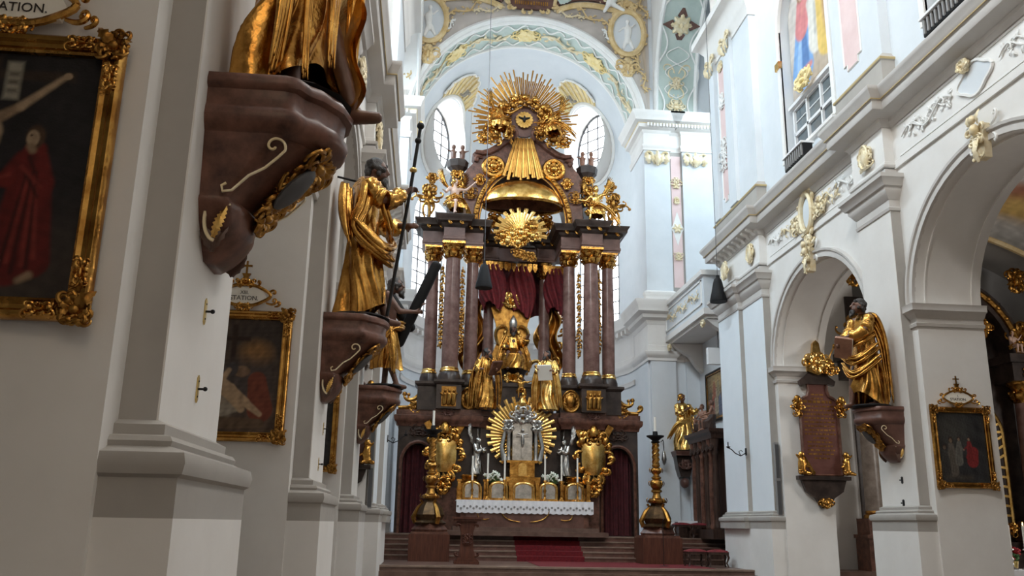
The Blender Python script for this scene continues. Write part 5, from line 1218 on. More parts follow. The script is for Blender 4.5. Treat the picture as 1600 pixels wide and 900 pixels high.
# gold throne drapery and throne, seated pope-apostle
th = thing('throne', 'gilded throne with swelling shell back behind the seated white-mitred figure', 'throne', (AX-.25, AYY+1.2, 6.1))
m = MB(); m.box(-.9, .9, -.7, .7, 0, 1.2); m.box(-1.0, 1.0, -.8, .7, 1.2, 1.35); m.lathe([(.75, 1.35), (.7, 1.5), (.55, 1.7), (.62, 1.9), (.72, 2.0)], 16); m.build('pedestal', 'dark_marble', th, 30)
m = MB(); m.prism([(-.75, 1.9), (-.85, 2.8), (-.62, 3.4), (-.72, 4.2), (-.95, 4.9), (-.5, 5.1), (-.2, 5.5), (0, 6.4), (.2, 5.5), (.5, 5.1), (.95, 4.9), (.72, 4.2), (.62, 3.4), (.85, 2.8), (.75, 1.9)], .25, .45); m.build('back_panel', 'gold_dark', th, 0)
for sx in (-1, 1):
    for (x_, z_, a_, l_, t_, r_) in ((.6, 3.2, 1.2, 2.0, .8, .11), (.75, 2.0, 1.4, 1.6, -.9, .12), (.5, 4.7, .6, 1.0, 1.0, .09)):
        m = MB(T(0, .15, 0) @ SC(sx, 1, 1)); curl(m, x_, z_, a_, l_, t_, r_); m.build('gilded_scroll', 'gold_bright', th)
for y_, z_, w_, h_, sd in ((.15, 5.2, .9, 1.0, 3), (-.65, 1.6, 1.1, .5, 4)):
    m = MB(T(0, y_, z_)); rocaille(m, w_, h_, sd, r=.08); m.build('gilded_rocaille', 'gold_bright', th)
for sx, lab in ((-1, 'left'), (1, 'right')):
    t = thing('throne_drapery', 'gold and brown drapery billowing %s of the throne' % lab, 'drapery', (AX-.2+sx*1.75, AYY+2.0, 7.9), 0)
    m = MB(SC(sx, 1, 1)); m.grid(lambda u, v: (-.55+1.1*u*(1-.45*abs(v-.45))+.22*math.sin(v*9), .16*math.sin(u*15+v*5), .3+3.1*v+.25*math.sin(u*6)), 40, 30); m.build('folds', 'gold_dark', t, 180)
    m = MB(SC(sx, 1, 1)); 
    for q in range(4): curl(m, .35, .6+.7*q, 1.2-q*.5, 1.0, .9, .09)
    m.build('hem', 'gold', t)
sp_ = thing('enthroned_statue', 'seated gilded statue in silver mitre on the high altar throne', 'statue', (AX-.25, AYY+.75, 7.95))
hp = statue(sp_, 1.55, dict(SEAT, haR=(.38, -.3, .95), elR=(.3, -.1, .78)), SROBE, 'dark_skin', 'gold', 'hair', True, vox=.02, seed=11, nu=72, nv=40, mantle=[([(-.2, -.1, 1.0), (-.32, -.15, .7), (-.42, -.2, .3), (-.45, -.2, .08)], .075), ([(.2, -.1, 1.0), (.32, -.15, .7), (.42, -.2, .3), (.45, -.2, .08)], .075)])
m = MB(SC(1.55, 1.55, 1.55) @ T(0, -.03, 1.27)); m.lathe([(.085, 0), (.115, .08), (.115, .16), (.08, .27), (.03, .34), (.012, .37)], 14); m.build('mitre', 'silver', sp_)
# two bishop saints in front of the columns
def saint(label, loc, s, rz, J, seed, skin='skin_wood', **k):
    t = thing('saint_statue', label, 'statue', loc, rz); hp = statue(t, s, J, ROBE, skin, k.pop('cloth', 'gold'), k.pop('hair', 'hair'), True, vox=k.pop('vox', .018), seed=seed, nu=80, nv=48, **k); return t, hp
CAPE = [([(-.16, -.1, 1.42), (-.26, -.18, 1.1), (-.34, -.2, .6), (-.36, -.15, .12)], .08), ([(.16, -.1, 1.42), (.28, -.18, 1.1), (.36, -.18, .6), (.38, -.12, .12)], .08), ([(-.2, .12, 1.4), (-.32, .14, .9), (-.38, .12, .1)], .09)]
t, hp = saint('gilded saint holding a book, left of the tabernacle sunburst', (AX-1.5, AYY-.75, 6.12), 1.45, .35, dict(STAND, haL=(-.28, -.3, 1.12), haR=(.18, -.36, 1.12), elR=(.32, -.12, 1.12), turn=.5, nod=-.15, head=(.03, -.06, 1.64)), 21, mantle=CAPE)
m = MB(SC(1.45, 1.45, 1.45) @ T(.12, -.42, 1.15) @ RX(.7) @ RZ(.3)); m.box(-.17, .17, -.03, .03, -.22, .22); m.build('book', 'red_marble', t, 0)
t, hp = saint('gilded saint in cream vestment holding an open book, right of the tabernacle sunburst', (AX+1.1, AYY-.75, 6.12), 1.45, -.35, dict(STAND, haL=(-.2, -.38, 1.15), haR=(.2, -.36, 1.12), turn=-.4, nod=-.3, head=(-.02, -.08, 1.62)), 22, mantle=CAPE, cloth='gold_bright')
m = MB(SC(1.45, 1.45, 1.45) @ T(0, -.42, 1.08) @ RX(.5)); m.box(-.2, .2, -.02, .03, -.25, .2); m.build('book', 'candle', t, 0)
t = thing('putto', 'gilded putto with outspread arms above the tabernacle sunburst', 'statue', (AX-.02, AYY-.7, 6.6))
statue(t, .75, dict(SEAT, haR=(.55, -.15, 1.0), elR=(.35, -.1, .95), haL=(-.55, -.15, 1.0), elL=(-.35, -.1, .95)), None, 'gold', 'gold', 'gold_dark', False, vox=.03, kid=True, fingers=False, sleeves=(False, False), mantle=[([(-.2, 0, .4), (0, -.25, .5), (.25, 0, .4), (.2, 0, .1)], .1)])
# tabernacle with its own sunburst
tb = thing('tabernacle', 'silver and gold tabernacle with broad gilded sunburst above the altar table', 'tabernacle', (AX+.05, AYY-.75, 2.55))
rt = raymesh(1., .035, .078, .03, 'gold_bright')
for k in range(56):
    a = 2*PI*k/56; L = .68 if k % 2 else .86
    if abs(a-PI) < .55: continue
    o = link('ray', rt, tb); o.rotation_euler = (0, a, 0); o.location = (.55*math.sin(a), .25+.03*(k % 2), 2.55+.6*math.cos(a)); o.scale = (1, 1, L*(1.05+.2*math.cos(a)))
m = MB(); m.box(-.75, .75, -.2, .5, .55, .9); m.box(-.5, .5, -.3, .5, .9, 1.45); m.box(-.62, .62, -.35, .5, 1.45, 1.55); m.build('base', 'gold', tb, 0)
m = MB(T(0, -.32, 1.18)); m.prism([(-.17, -.25)]+arcpts(0, .1, .17, .17, 10)+[(.17, -.25)], -.04, .06); m.build('door', 'gold_bright', tb, 20)
m = MB(); m.prism([(-.4, 1.55), (-.4, 2.9)]+arcpts(0, 2.9, .4, .3, 12)+[(.4, 1.55)], -.2, .3); m.build('niche', 'silver', tb, 30)
m = MB(T(0, -.25, 2.25)); m.box(-.045, .045, -.04, .02, -.6, .75); m.box(-.24, .24, -.04, .02, .25, .33); m.ell((0, -.05, .1), .07, .06, .3); m.ell((0, -.08, .48), .06, .06, .08); m.cap((-.05, -.05, .33), (-.2, -.05, .36), .03, .025); m.cap((.05, -.05, .33), (.2, -.05, .36), .03, .025); m.build('crucifix', 'silver', tb, 40)
for sx in (-1, 1):
    m = MB(T(sx*.55, -.2, 0)); m.lathe([(.1, 1.55), (.07, 1.7), (.085, 2.3), (.06, 2.6), (.13, 2.75)], 12); m.M = T(sx*.58, -.25, 2.95); rocaille(m, .5, .6, 12, r=.06); m.build('silver_column', 'silver', tb)
    m = MB(T(sx*.72, -.1, 0)); m.tube([(0, 0, 1.55), (sx*.12, 0, 2.1), (sx*-.02, 0, 2.7), (sx*-.3, 0, 3.2)], [.12, .08, .08, .05], 8); m.build('silver_volute', 'silver', tb)
m = MB(T(0, -.25, 3.35)); rocaille(m, 1.3, .6, 15, r=.07); m.build('silver_cloud', 'silver', tb)
m = MB(T(0, -.2, 3.75)); m.lathe([(.16, 0), (.2, .12), (.12, .3), (.05, .4)], 12); m.ell((0, 0, .48), .07, .07, .09); m.build('crown', 'gold_bright', tb)
# kneeling silver angels
for sx, lab in ((-1, 'left'), (1, 'right')):
    t = thing('silver_angel', 'silver angel with raised wings adoring, %s of the tabernacle' % lab, 'statue', (AX+.05+sx*1.82, AYY-.6, 3.5), sx*-.9)
    J = dict(STAND, knL=(-.1, -.2, .5), haL=(-.08, -.4, 1.2), haR=(.1, -.4, 1.22), elL=(-.24, -.18, 1.08), elR=(.26, -.18, 1.08), nod=-.3, head=(0, -.1, 1.62))
    statue(t, .86, J, ROBE, 'silver', 'silver', 'silver', False, vox=.024, fingers=False, seed=31, nu=56, nv=36, wings=(.9, 1.75, .95))
    b = thing('altar_console', 'gold stepped pedestal carrying the %s silver angel' % lab, 'pedestal', (AX+.05+sx*2.1, AYY-.75, 2.55))
    m = MB(); m.box(-.5, .5, -.25, .4, 0, .5); m.box(-.42, .42, -.2, .4, .5, .62); m.lathe([(.42, .62), (.46, .7), (.3, .8), (.36, .9), (.3, .95)], 16); m.build('body', 'gold', b, 30)
    m = MB(T(0, -.28, .28)); rocaille(m, .8, .4, 7, r=.04); m.build('scrollwork', 'gold_bright', b)
# altar table, cloth, reliquary row
at_ = thing('altar_table', 'dark red marble altar table under the lace cloth', 'table', (AX+.1, AYY-1.35, A0))
m = MB(); m.box(-2.5, 2.5, -.45, .9, 0, 1.27); m.build('block', 'red_marble', at_, 0)
m = MB(); m.box(-2.3, 2.3, -.50, -.44, .12, .95); m.build('front_panel', 'brown_stone', at_, 0)
for sx in (-1, 1):
    for (x_, z_, a_, l_, t_) in ((.2, 0, .1, 1.7, .5), (1.4, .1, -.2, 1.1, .8)):
        m = MB(T(0, -.53, .5) @ SC(sx, 1, 1)); curl(m, x_, z_, a_, l_, t_, .03, 0, .02); m.build('front_scroll', 'gold_dark', at_)
for k in range(2):
    m = MB(); m.box(-3.1+.3*k, 3.1-.3*k, -1.4+.4*k, .9, -.02 if k == 0 else .15, .15 if k == 0 else .30); 
    m.build('predella_step', 'step_stone', at_, 0)
lc = thing('altar_cloth', 'white lace-edged altar cloth hanging over the altar table front', 'cloth', (AX+.1, AYY-1.35, A0+1.27))
m = MB(); m.box(-2.68, 2.68, -.55, .9, 0, .03); m.build('top_cloth', 'cloth', lc, 0)
def lace(u, v):
    return (-2.68+5.36*u, -.56-.012*math.sin(u*120), .025-.46*v-.035*v*abs(math.sin(u*PI*22)))
m = MB(); m.grid(lace, 176, 4); m.build('lace_border', 'cloth', lc)
hm = MB(); hm.lathe([(.045, 0), (.045, .006)], 8); hme = hm.mesh('lace_eyelet'); finish(hme, 'grey_paint', 0)
for k in range(44):
    o = link('lace_eyelet', hme, lc); o.location = (-2.62+k*.122, -.57, -.22-.07*(k % 2)); o.rotation_euler = (PI/2, 0, 0)
rel_names = ['far left', 'second', 'central', 'fourth', 'far right']
for k, x in enumerate((-2.05, -1.0, 0, 1.0, 2.05)):
    t = thing('reliquary_shrine', 'small gold-framed silver arched reliquary, %s in the row on the altar' % rel_names[k], 'reliquary', (AX+.08+x, AYY-1.25, 2.5), 0, 'reliquaries on the altar table')
    w_ = .38 if k != 2 else .46
    m = MB(); m.prism([(-w_, 0), (-w_, .5)]+arcpts(0, .5, w_, .26, 12)+[(w_, 0)], -.08, .2); m.build('case', 'gold', t, 30)
    m = MB(); m.prism([(-w_*.7, .1), (-w_*.7, .48)]+arcpts(0, .48, w_*.7, .17, 12)+[(w_*.7, .1)], -.11, 0); m.build('silver_panel', 'silver', t, 30)
    m = MB(); m.tube([(a, -.12, b) for a, b in [(-w_*.85, .05)]+arcpts(0, .5, w_*.85, .2, 12)+[(w_*.85, .05)]], .035, 6); m.build('frame', 'gold_bright', t)
for k, x in enumerate((-2.55, -1.52, -.52, .55, 1.52, 2.6)):
    t = thing('gold_post', 'short gilded post number %d from the left between the reliquaries' % (k+1) if False else 'short gilded post standing %s' % ('at the left end of the reliquary row', 'between the far left and second reliquary', 'just left of the central reliquary', 'just right of the central reliquary', 'between the fourth and far right reliquary', 'at the right end of the reliquary row')[k], 'post', (AX+.08+x, AYY-1.3, 2.5), 0, 'gilded posts on the altar')
    m = MB(); m.box(-.09, .09, -.08, .1, 0, .08); m.box(-.06, .06, -.05, .07, .08, .72); m.box(-.09, .09, -.08, .1, .72, .8); m.build('post', 'gold', t, 0)
# altar candles and bouquets
for k, (x, h, c_) in enumerate(((-2.05, .75, .95), (-1.45, .8, 1.0), (-.78, .8, 1.0), (.82, .8, 1.0), (1.48, .8, 1.0), (2.12, .75, .95))):
    candlestick((AX+.08+x, AYY-1.62, 2.5), h, 'slim white altar candle, %s of six counting from the left' % ('first', 'second', 'third', 'fourth', 'fifth', 'sixth')[k], 'altar candles', .085, c_, False, 'gold')
for sx, lab in ((-1, 'left'), (1, 'right')):
    t = thing('bouquet', 'white and green flower bouquet in dark pot %s of the tabernacle' % lab, 'flowers', (AX+.08+sx*1.17, AYY-1.05, 3.2))
    m = MB(); m.lathe([(.2, -.42), (.2, -.4), (.26, -.02), (.28, 0)], 14); m.lathe([(.15, -.7), (.2, -.42)], 10); m.build('pot', 'black', t)
    R = random.Random(5)
    for q in range(22):
        m = MB(); leaf(m, 0, 0, R.uniform(.1, 1.3), R.uniform(.2, .42), .1, 0, .03); o = m.build('leaf', 'leaf', t); o.rotation_euler = (0, 0, R.uniform(0, 6.3)); o.location = (0, 0, R.uniform(-.05, .1))
    fm = MB()
    for q in range(5): fm.M = RZ(q*PI*2/5); fm.ell((.035, 0, 0), .04, .028, .02, 6, 4)
    fme = fm.mesh('blossom'); finish(fme, 'petal', 180)
    for q in range(26):
        a = R.uniform(0, 6.3); rr = R.uniform(0, .36); o = link('blossom', fme, t); o.location = (rr*math.cos(a), -.05+rr*math.sin(a)*.6, .12+R.uniform(0, .32)*(1-rr)); o.rotation_euler = (R.uniform(.3, 1.3), 0, a); s_ = R.uniform(1, 1.6); o.scale = (s_, s_, s_)
# gilded coats of arms hung at both sides
for sx, lab, xx in ((-1, 'left', -3.1), (1, 'right', 3.05)):
    t = thing('gilded_coat_of_arms', 'large gilded coat of arms with tiara hung %s of the altar table' % lab, 'coat of arms', (AX+xx, AYY-.5, 4.35))
    sh = [(-.5, .45), (-.42, .62), (0, .52), (.42, .62), (.5, .45), (.46, -.2), (.3, -.55), (0, -.78), (-.3, -.55), (-.46, -.2)]
    m = MB(); m.grid(lambda u, v: ((u-.5)*1.0*(1-.55*max(0, .45-v)*2*max(0, .45-v)*2), -.05-.16*math.cos((u-.5)*PI)*math.cos((v-.5)*2.2), -.75+1.32*v), 20, 20); m.prism(sh, -.04, .12); m.build('shield', 'gold_bright', t, 60)
    m = MB(T(0, -.05, .0))
    for q in range(20):
        a = 2*PI*q/20; curl(m, .6*math.cos(a), -.05+.75*math.sin(a), a+.4, .62, .9*(1 if q % 2 else -1), .085, 0, .06, 12)
    for s2 in (-1, 1):
        m.M = T(0, -.05, 0) @ SC(s2, 1, 1); curl(m, .35, .55, .7, 1.0, .8, .1); curl(m, .5, .2, 0, .8, -1.0, .1); curl(m, .3, -.7, -.9, .9, -.8, .1)
        m.ell((.5, -.05, .65), .16, .13, .17); m.ell((.5, -.02, -.55), .13, .1, .14)
    m.M = T(0, -.05, -1.25); rocaille(m, .75, 1.0, 71, r=.075); m.M = T(0, -.08, .85); rocaille(m, 1.3, .5, 72, r=.07); m.build('scroll_frame', 'gold', t)
    m = MB(T(0, -.1, .8)); m.lathe([(.2, 0), (.24, .1), (.22, .25), (.15, .42), (.06, .5)], 14); m.ell((0, 0, .55), .06, .06, .07); m.build('tiara', 'gold', t)
    for s2 in (-1, 1):
        m = MB(T(s2*.6, .02, 1.0) @ RY(s2*.5)); m.box(-.13, .13, -.05, .05, -.25, .3); m.build('crosier_head' if False else 'key_bit', 'gold_dark', t, 0)
        m = MB(T(0, .03, .6)); m.tube([(s2*-.1, 0, -.1), (s2*.62, 0, .75)], .035, 6); m.build('key_shaft', 'gold', t)
# gold carved drop between base wall parts, silver rays etc. : small gilt cartouches on the base cornice
for x in (-3.0, 3.0):
    m = MB(AT(x, -.75, 5.95)); rocaille(m, .6, .3, 3, r=.035); m.build('base_ornament', 'brown_stone', ha)
# ================================================================ BRACKETS AND APOSTLES
def outM(X, y, z, n): return T(X, y, z) @ RZ(0 if n > 0 else PI)      # local +x points away from the wall into the nave
def bracket(label, X, y, z, n, stone='red_marble', lit=False):
    t = thing('wall_bracket', label, 'bracket', (X, y, z), 0 if n > 0 else PI, 'marble brackets of the apostles')
    plan = [(0, -.55), (.52, -.55), (.60, -.52), (.66, -.42), (.74, -.36), (.86, -.18), (.90, 0), (.86, .18), (.74, .36), (.66, .42), (.60, .52), (.52, .55), (0, .55)]
    def loft(rows):
        m = MB(); k = len(plan); vs_ = []; fs_ = []
        for (zz, so, sw) in rows: vs_ += [(p[0]*so+.001, p[1]*sw, zz) for p in plan]
        for i in range(len(rows)-1):
            for j in range(k): fs_.append((i*k+j, i*k+(j+1) % k, (i+1)*k+(j+1) % k, (i+1)*k+j))
        fs_ += [tuple(range(k)), tuple((len(rows)-1)*k+j for j in range(k-1, -1, -1))]; m.add(vs_, fs_); return m
    loft([(0, 1, 1), (-.05, 1.04, 1.03), (-.09, 1.03, 1.02), (-.11, .98, .97), (-.22, .97, .96), (-.25, 1.0, .99), (-.31, 1.01, 1.0), (-.36, .98, .97), (-.39, .92, .93), (-.41, .88, .90)]).build('bracket_slab', stone, t, 50)
    loft([(-.40, .86, .9), (-.5, .72, .88), (-.62, .57, .85), (-.75, .41, .82), (-.84, .30, .80), (-.88, .29, .80)]).build('bracket_body', stone, t, 50)
    loft([(-.86, .32, .82), (-.89, .33, .83), (-.92, .31, .80), (-1.01, .31, .70), (-1.10, .26, .56), (-1.18, .18, .42), (-1.24, .09, .3)]).build('bracket_foot', stone, t, 50)
    for sd in (-1, 1):     # pale scroll lines on the side faces
        m = MB(T(0, sd*.488, 0)); sp0 = [(.47+(.075-.012*a)*math.cos(a), 0, -.50+(.075-.012*a)*math.sin(a)) for a in np.linspace(5.6, -.35, 30)]
        m.tube(sp0+[(.50, 0, -.58), (.42, 0, -.66), (.32, 0, -.72), (.22, 0, -.83), (.16, 0, -.84), (.15, 0, -.80), (.18, 0, -.78)], .010, 5); m.build('scroll_line', 'cream_gilt', t)
        m = MB(T(.125, sd*.405, -1.0)); m.tube([(.085*math.cos(a), 0, .16*math.sin(a)) for a in np.linspace(.6, 4.6, 20)], .013, 5); m.build('scroll_ring', 'cream_gilt', t)
    m = MB()
    for k, (xx, zz, tilt) in enumerate(((.70, -.44, .75), (.58, -.54, .75), (.49, -.64, .75), (.41, -.74, .7), (.35, -.84, .5))):
        m.M = T(xx, 0, zz) @ RZ(PI/2) @ RX(tilt); rocaille(m, .80-.08*k, .30, 40+k, r=.028, n=5)
    m.build('gilded_foliage', 'gold_dark', t)
    m = MB(T(.52, -.1, -.62) @ RZ(PI/2) @ RX(.75)); m.ell((0, -.06, 0), .13, .05, .20, 16, 8); m.build('oval_shield', 'lead', t)
    for sd in (-1, 1):
        m = MB(T(.13, sd*.41, -1.02) @ (RZ(0) if sd < 0 else RZ(PI))); leaf(m, -.02*sd*-1, -.12, 1.25, .24, .06, 0, .02, 16); m.build('gold_leaf', 'gold_bright', t)
        m = MB(T(.09, sd*.32, -1.19) @ (RZ(0) if sd < 0 else RZ(PI)))
        for q in range(5): leaf(m, 0, -.02, PI/2-.5+.25*q, .2, .05, 0, .02)
        m.build('shell', 'step_stone', t)
    return t
BR = [('large dark red marble bracket nearest the viewer under the cropped gold robe', -1.60, 6.15, 4.55, 1),
      ('marble bracket under the bearded apostle with the staff', -1.60, 13.15, 4.52, 1),
      ('marble bracket under the bare-chested apostle with the cross', -1.60, 20.10, 4.52, 1),
      ('red marble bracket under the gold apostle with the book on the right pier', 10.80, 19.90, 4.37, -1)]
for b in BR: bracket(*b, stone='red_marble' if b[4] > 0 else 'brown_stone')
def base_rock(t, s, w_=.5):
    m = MB(); m.ell((0, 0, .03), w_*s*.75, w_*s*.8, .05*s, 14, 6); m.build('rock_base', 'black', t)
BIGF = [(.03, 0, .02, .33, .30, .20), (.3, 0, 0, .30, .27, .18), (.6, 0, -.01, .25, .22, .15), (.92, 0, 0, .21, .18, .10), (1.08, 0, 0, .19, .16, .08), (1.28, 0, 0, .21, .16, .06), (1.40, 0, 0, .20, .14, .05), (1.47, 0, 0, .12, .10, .03), (1.50, 0, 0, .07, .07, .01)]
def lift(a0, h): return lambda a: h*max(0., math.cos(a-a0))**2
# nearest apostle: only the skirts are in the picture
t = thing('apostle_statue', 'gold-robed statue cut off by the top edge, only skirts and feet visible', 'statue', (-1.18, 6.15, 4.55), PI/2*.8)
BIG1 = [(r[0], r[1], r[2], r[3]*.82, r[4]*.82, r[5]*1.1) for r in BIGF]; BIG2 = [(r[0], r[1], r[2]-.02, r[3]*.9, r[4]*.88, r[5]*1.1) for r in BIGF]
statue(t, 1.5, dict(STAND, anR=(.2, -.28, .07), knR=(.15, -.15, .5), anL=(-.12, -.1, .07), haL=(-.3, -.3, 1.2)), BIG1, 'dark_skin', 'gold', 'hair', True, nf=5, seed=44, nu=160, nv=80, hem=lift(-PI/2, .20), vox=.014, amp=1.35,
       mantle=[([(-.24, .1, 1.2), (-.27, -.06, .8), (-.26, -.08, .4), (-.25, -.05, .1)], .07), ([(.16, -.18, 1.2), (.2, -.22, .8), (.22, -.22, .45), (.26, -.24, .12)], .07), ([(-.05, -.2, 1.0), (-.04, -.23, .6), (-.06, -.25, .2)], .05), ([(-.16, -.14, 1.0), (-.17, -.16, .6), (-.18, -.18, .08)], .04)])
m = MB(SC(1.5, 1.5, 1.5)); m.grid(lambda u, v: (.16+.10*u+.03*math.sin(v*9), -.32+.22*u-.03*math.sin(v*14), .06+.9*v), 8, 24); m.grid(lambda u, v: (.14+.10*u+.03*math.sin(v*9), -.30+.22*u-.03*math.sin(v*14), .06+.9*v), 8, 24); m.build('cloak_flap', 'gold_bright', t, 180)
base_rock(t, 1.5, .42)
# apostle with the staff
t = thing('apostle_statue', 'gold-robed bearded apostle holding a long pilgrim staff', 'statue', (-1.17, 13.15, 4.52), PI/2)
J = dict(STAND, head=(0, -.12, 1.62), neck=(0, -.05, 1.48), turn=-.15, nod=.05, elL=(-.24, -.22, 1.22), haL=(-.10, -.42, 1.36), elR=(.28, -.18, 1.12), haR=(.14, -.42, 1.08), shL=(-.19, -.04, 1.42), anR=(.14, -.28, .07), knR=(.12, -.16, .5))
statue(t, 1.5, J, BIG2, 'dark_skin', 'gold', 'hair', True, nf=7, seed=52, nu=130, nv=80, hem=lift(-PI/2, .16), sleeves=(True, True), vox=.0125,
       mantle=[([(.15, .1, 1.45), (-.16, -.02, 1.42), (-.28, -.02, 1.15), (-.32, .05, .85), (-.1, -.28, .62), (.2, -.26, .78)], .085), ([(-.2, .18, 1.35), (-.33, .16, 1.0), (-.36, .1, .75)], .09), ([(-.34, .05, .95), (-.22, -.22, .72), (.05, -.30, .82), (.2, -.22, 1.0)], .07), ([(-.05, -.2, 1.4), (-.2, -.22, 1.15), (-.12, -.28, .95), (.1, -.26, .9)], .055)])
m = MB(SC(1.5, 1.5, 1.5)); m.tube([(-.02, -.30, .06), (-.085, -.47, 1.36), (-.11, -.55, 2.12)], .018, 8); m.ell((-.105, -.53, 1.95), .035, .035, .035); m.ell((-.11, -.55, 2.12), .04, .04, .04); m.build('pilgrim_staff', 'black_iron', t)
m = MB(SC(1.5, 1.5, 1.5)); m.ell((-.095, -.495, 1.62), .04, .04, .03); m.ell((-.11, -.55, 2.13), .028, .028, .05); m.build('staff_knob', 'brass', t)
m = MB(SC(1.5, 1.5, 1.5)); m.cap((0, .1, 1.5), (-.05, .28, 1.52), .012); m.build('wall_anchor', 'black_iron', t)
base_rock(t, 1.5, .42)
# bare chested apostle with the diagonal cross
t = thing('apostle_statue', 'bare-chested apostle in gold loincloth carrying a dark diagonal cross', 'statue', (-1.10, 20.10, 4.52), PI/2)
J = dict(STAND, head=(0, -.12, 1.60), turn=-.3, nod=-.1, elL=(-.26, -.2, 1.15), haL=(-.05, -.42, 1.2), elR=(.28, -.2, 1.15), haR=(.12, -.45, 1.3), anL=(-.1, -.2, .07))
statue(t, 1.5, J, [(.28, 0, -.04, .27, .25, .22), (.5, 0, -.02, .26, .24, .2), (.75, 0, 0, .23, .21, .16), (.98, 0, 0, .2, .17, .1), (1.04, 0, 0, .16, .14, .05)], 'dark_skin', 'gold', 'hair', True, nf=8, seed=61, nu=110, nv=50, hem=lift(PI*.1, .2), sleeves=(False, False), vox=.014,
       mantle=[([(.2, .15, 1.3), (.2, -.1, 1.05), (-.1, -.25, .95), (-.3, -.1, .9), (-.32, .1, .6)], .07), ([(-.3, -.05, .95), (-.36, -.12, .6), (-.34, -.15, .25)], .08)])
m = MB(SC(1.5, 1.5, 1.5)); m.cap((.12, -.2, .75), (.05, -.72, 1.98), .085, .085, 10); m.build('cross_beam', 'black', t)
m = MB(SC(1.5, 1.5, 1.5)); m.cap((.24, .0, 1.55), (.16, -.36, 1.0), .08, .08, 10); m.build('cross_beam', 'black', t)
base_rock(t, 1.5, .42)
# apostle with the book on the right pier
t = thing('apostle_statue', 'gold-robed apostle leaning on a brown book on the right pier', 'statue', (10.28, 19.85, 4.37), -PI/2*.78)
J = dict(STAND, head=(.0, -.10, 1.62), turn=-.35, nod=-.2, elR=(.24, -.24, 1.2), haR=(-.02, -.42, 1.08), elL=(-.28, -.15, 1.12), haL=(-.12, -.42, 1.0), anL=(-.14, -.26, .07), knL=(-.13, -.2, .5), shR=(.17, -.06, 1.42))
statue(t, 1.5, J, BIG2, 'dark_skin', 'gold', 'hair', True, nf=7, seed=73, nu=130, nv=80, hem=lift(-PI/2, .22), sleeves=('short', True), vox=.0125,
       mantle=[([(-.15, .1, 1.42), (.2, .02, 1.42), (.3, .08, 1.1), (.32, .1, .6), (.33, .1, .12)], .09), ([(.28, -.1, 1.15), (.1, -.3, 1.0), (-.2, -.3, 1.02)], .06), ([(.3, -.05, .95), (.1, -.32, .72), (-.22, -.3, .85)], .07), ([(.3, -.02, .78), (.05, -.33, .5), (-.22, -.28, .7)], .06)])
m = MB(SC(1.5, 1.5, 1.5) @ T(-.04, -.44, .93) @ RX(.4) @ RY(.5) @ RZ(.5)); m.box(-.13, .13, -.035, .035, -.17, .17); m.build('book_cover', 'skin_wood', t, 0)
m = MB(SC(1.5, 1.5, 1.5) @ T(-.04, -.44, .93) @ RX(.4) @ RY(.5) @ RZ(.5)); m.box(-.12, .137, -.025, .025, -.16, .16); m.build('book_pages', 'candle', t, 0)
base_rock(t, 1.5, .42)
# gilded woman on the choir pilaster
t = thing('saint_statue', 'gilded female saint with outstretched hand on a dark bracket in the choir', 'statue', (11.12, 38.35, 4.82), .25)
J = dict(STAND, head=(-.04, -.03, 1.64), turn=.4, elR=(.32, -.08, 1.22), haR=(.48, -.2, 1.32), elL=(-.22, -.12, 1.14), haL=(-.02, -.22, 1.26))
statue(t, 1.42, J, BIGF, 'dark_skin', 'gold_bright', 'gold_dark', False, nf=9, seed=82, nu=100, nv=60, vox=.018, mantle=[([(.2, .1, 1.35), (.1, -.2, 1.0), (-.25, -.15, .85), (-.4, 0, .6), (-.48, .1, .4)], .08), ([(.3, 0, 1.1), (.34, -.1, .7), (.3, -.1, .4)], .08)])
base_rock(t, 1.42, .38)
t = thing('wall_bracket', 'dark bracket with carved head under the gilded female saint', 'bracket', (11.12, 38.75, 4.82))
m = MB(); m.sweep([(-.45, .2), (-.45, -.75), (.45, -.75), (.45, .2)], [(-.3, -.2), (-.05, -.2), (.0, -.1), (.03, -.03), (.03, 0), (-.3, 0)]); m.box(-.43, .43, -.73, .2, -.2, -.01); m.build('slab', 'brown_stone', t, 0)
m = MB(); m.prism([(-.38, -.2), (.38, -.2), (.3, -.75), (.2, -1.1), (-.2, -1.1), (-.3, -.75)], -.5, .2); m.build('body', 'dark_marble', t, 0)
m = MB(T(0, -.55, -.6)); rocaille(m, .5, .6, 3, r=.05); m.ell((0, .2, -.75), .2, .25, .22); m.build('carved_head', 'brown_stone', t)
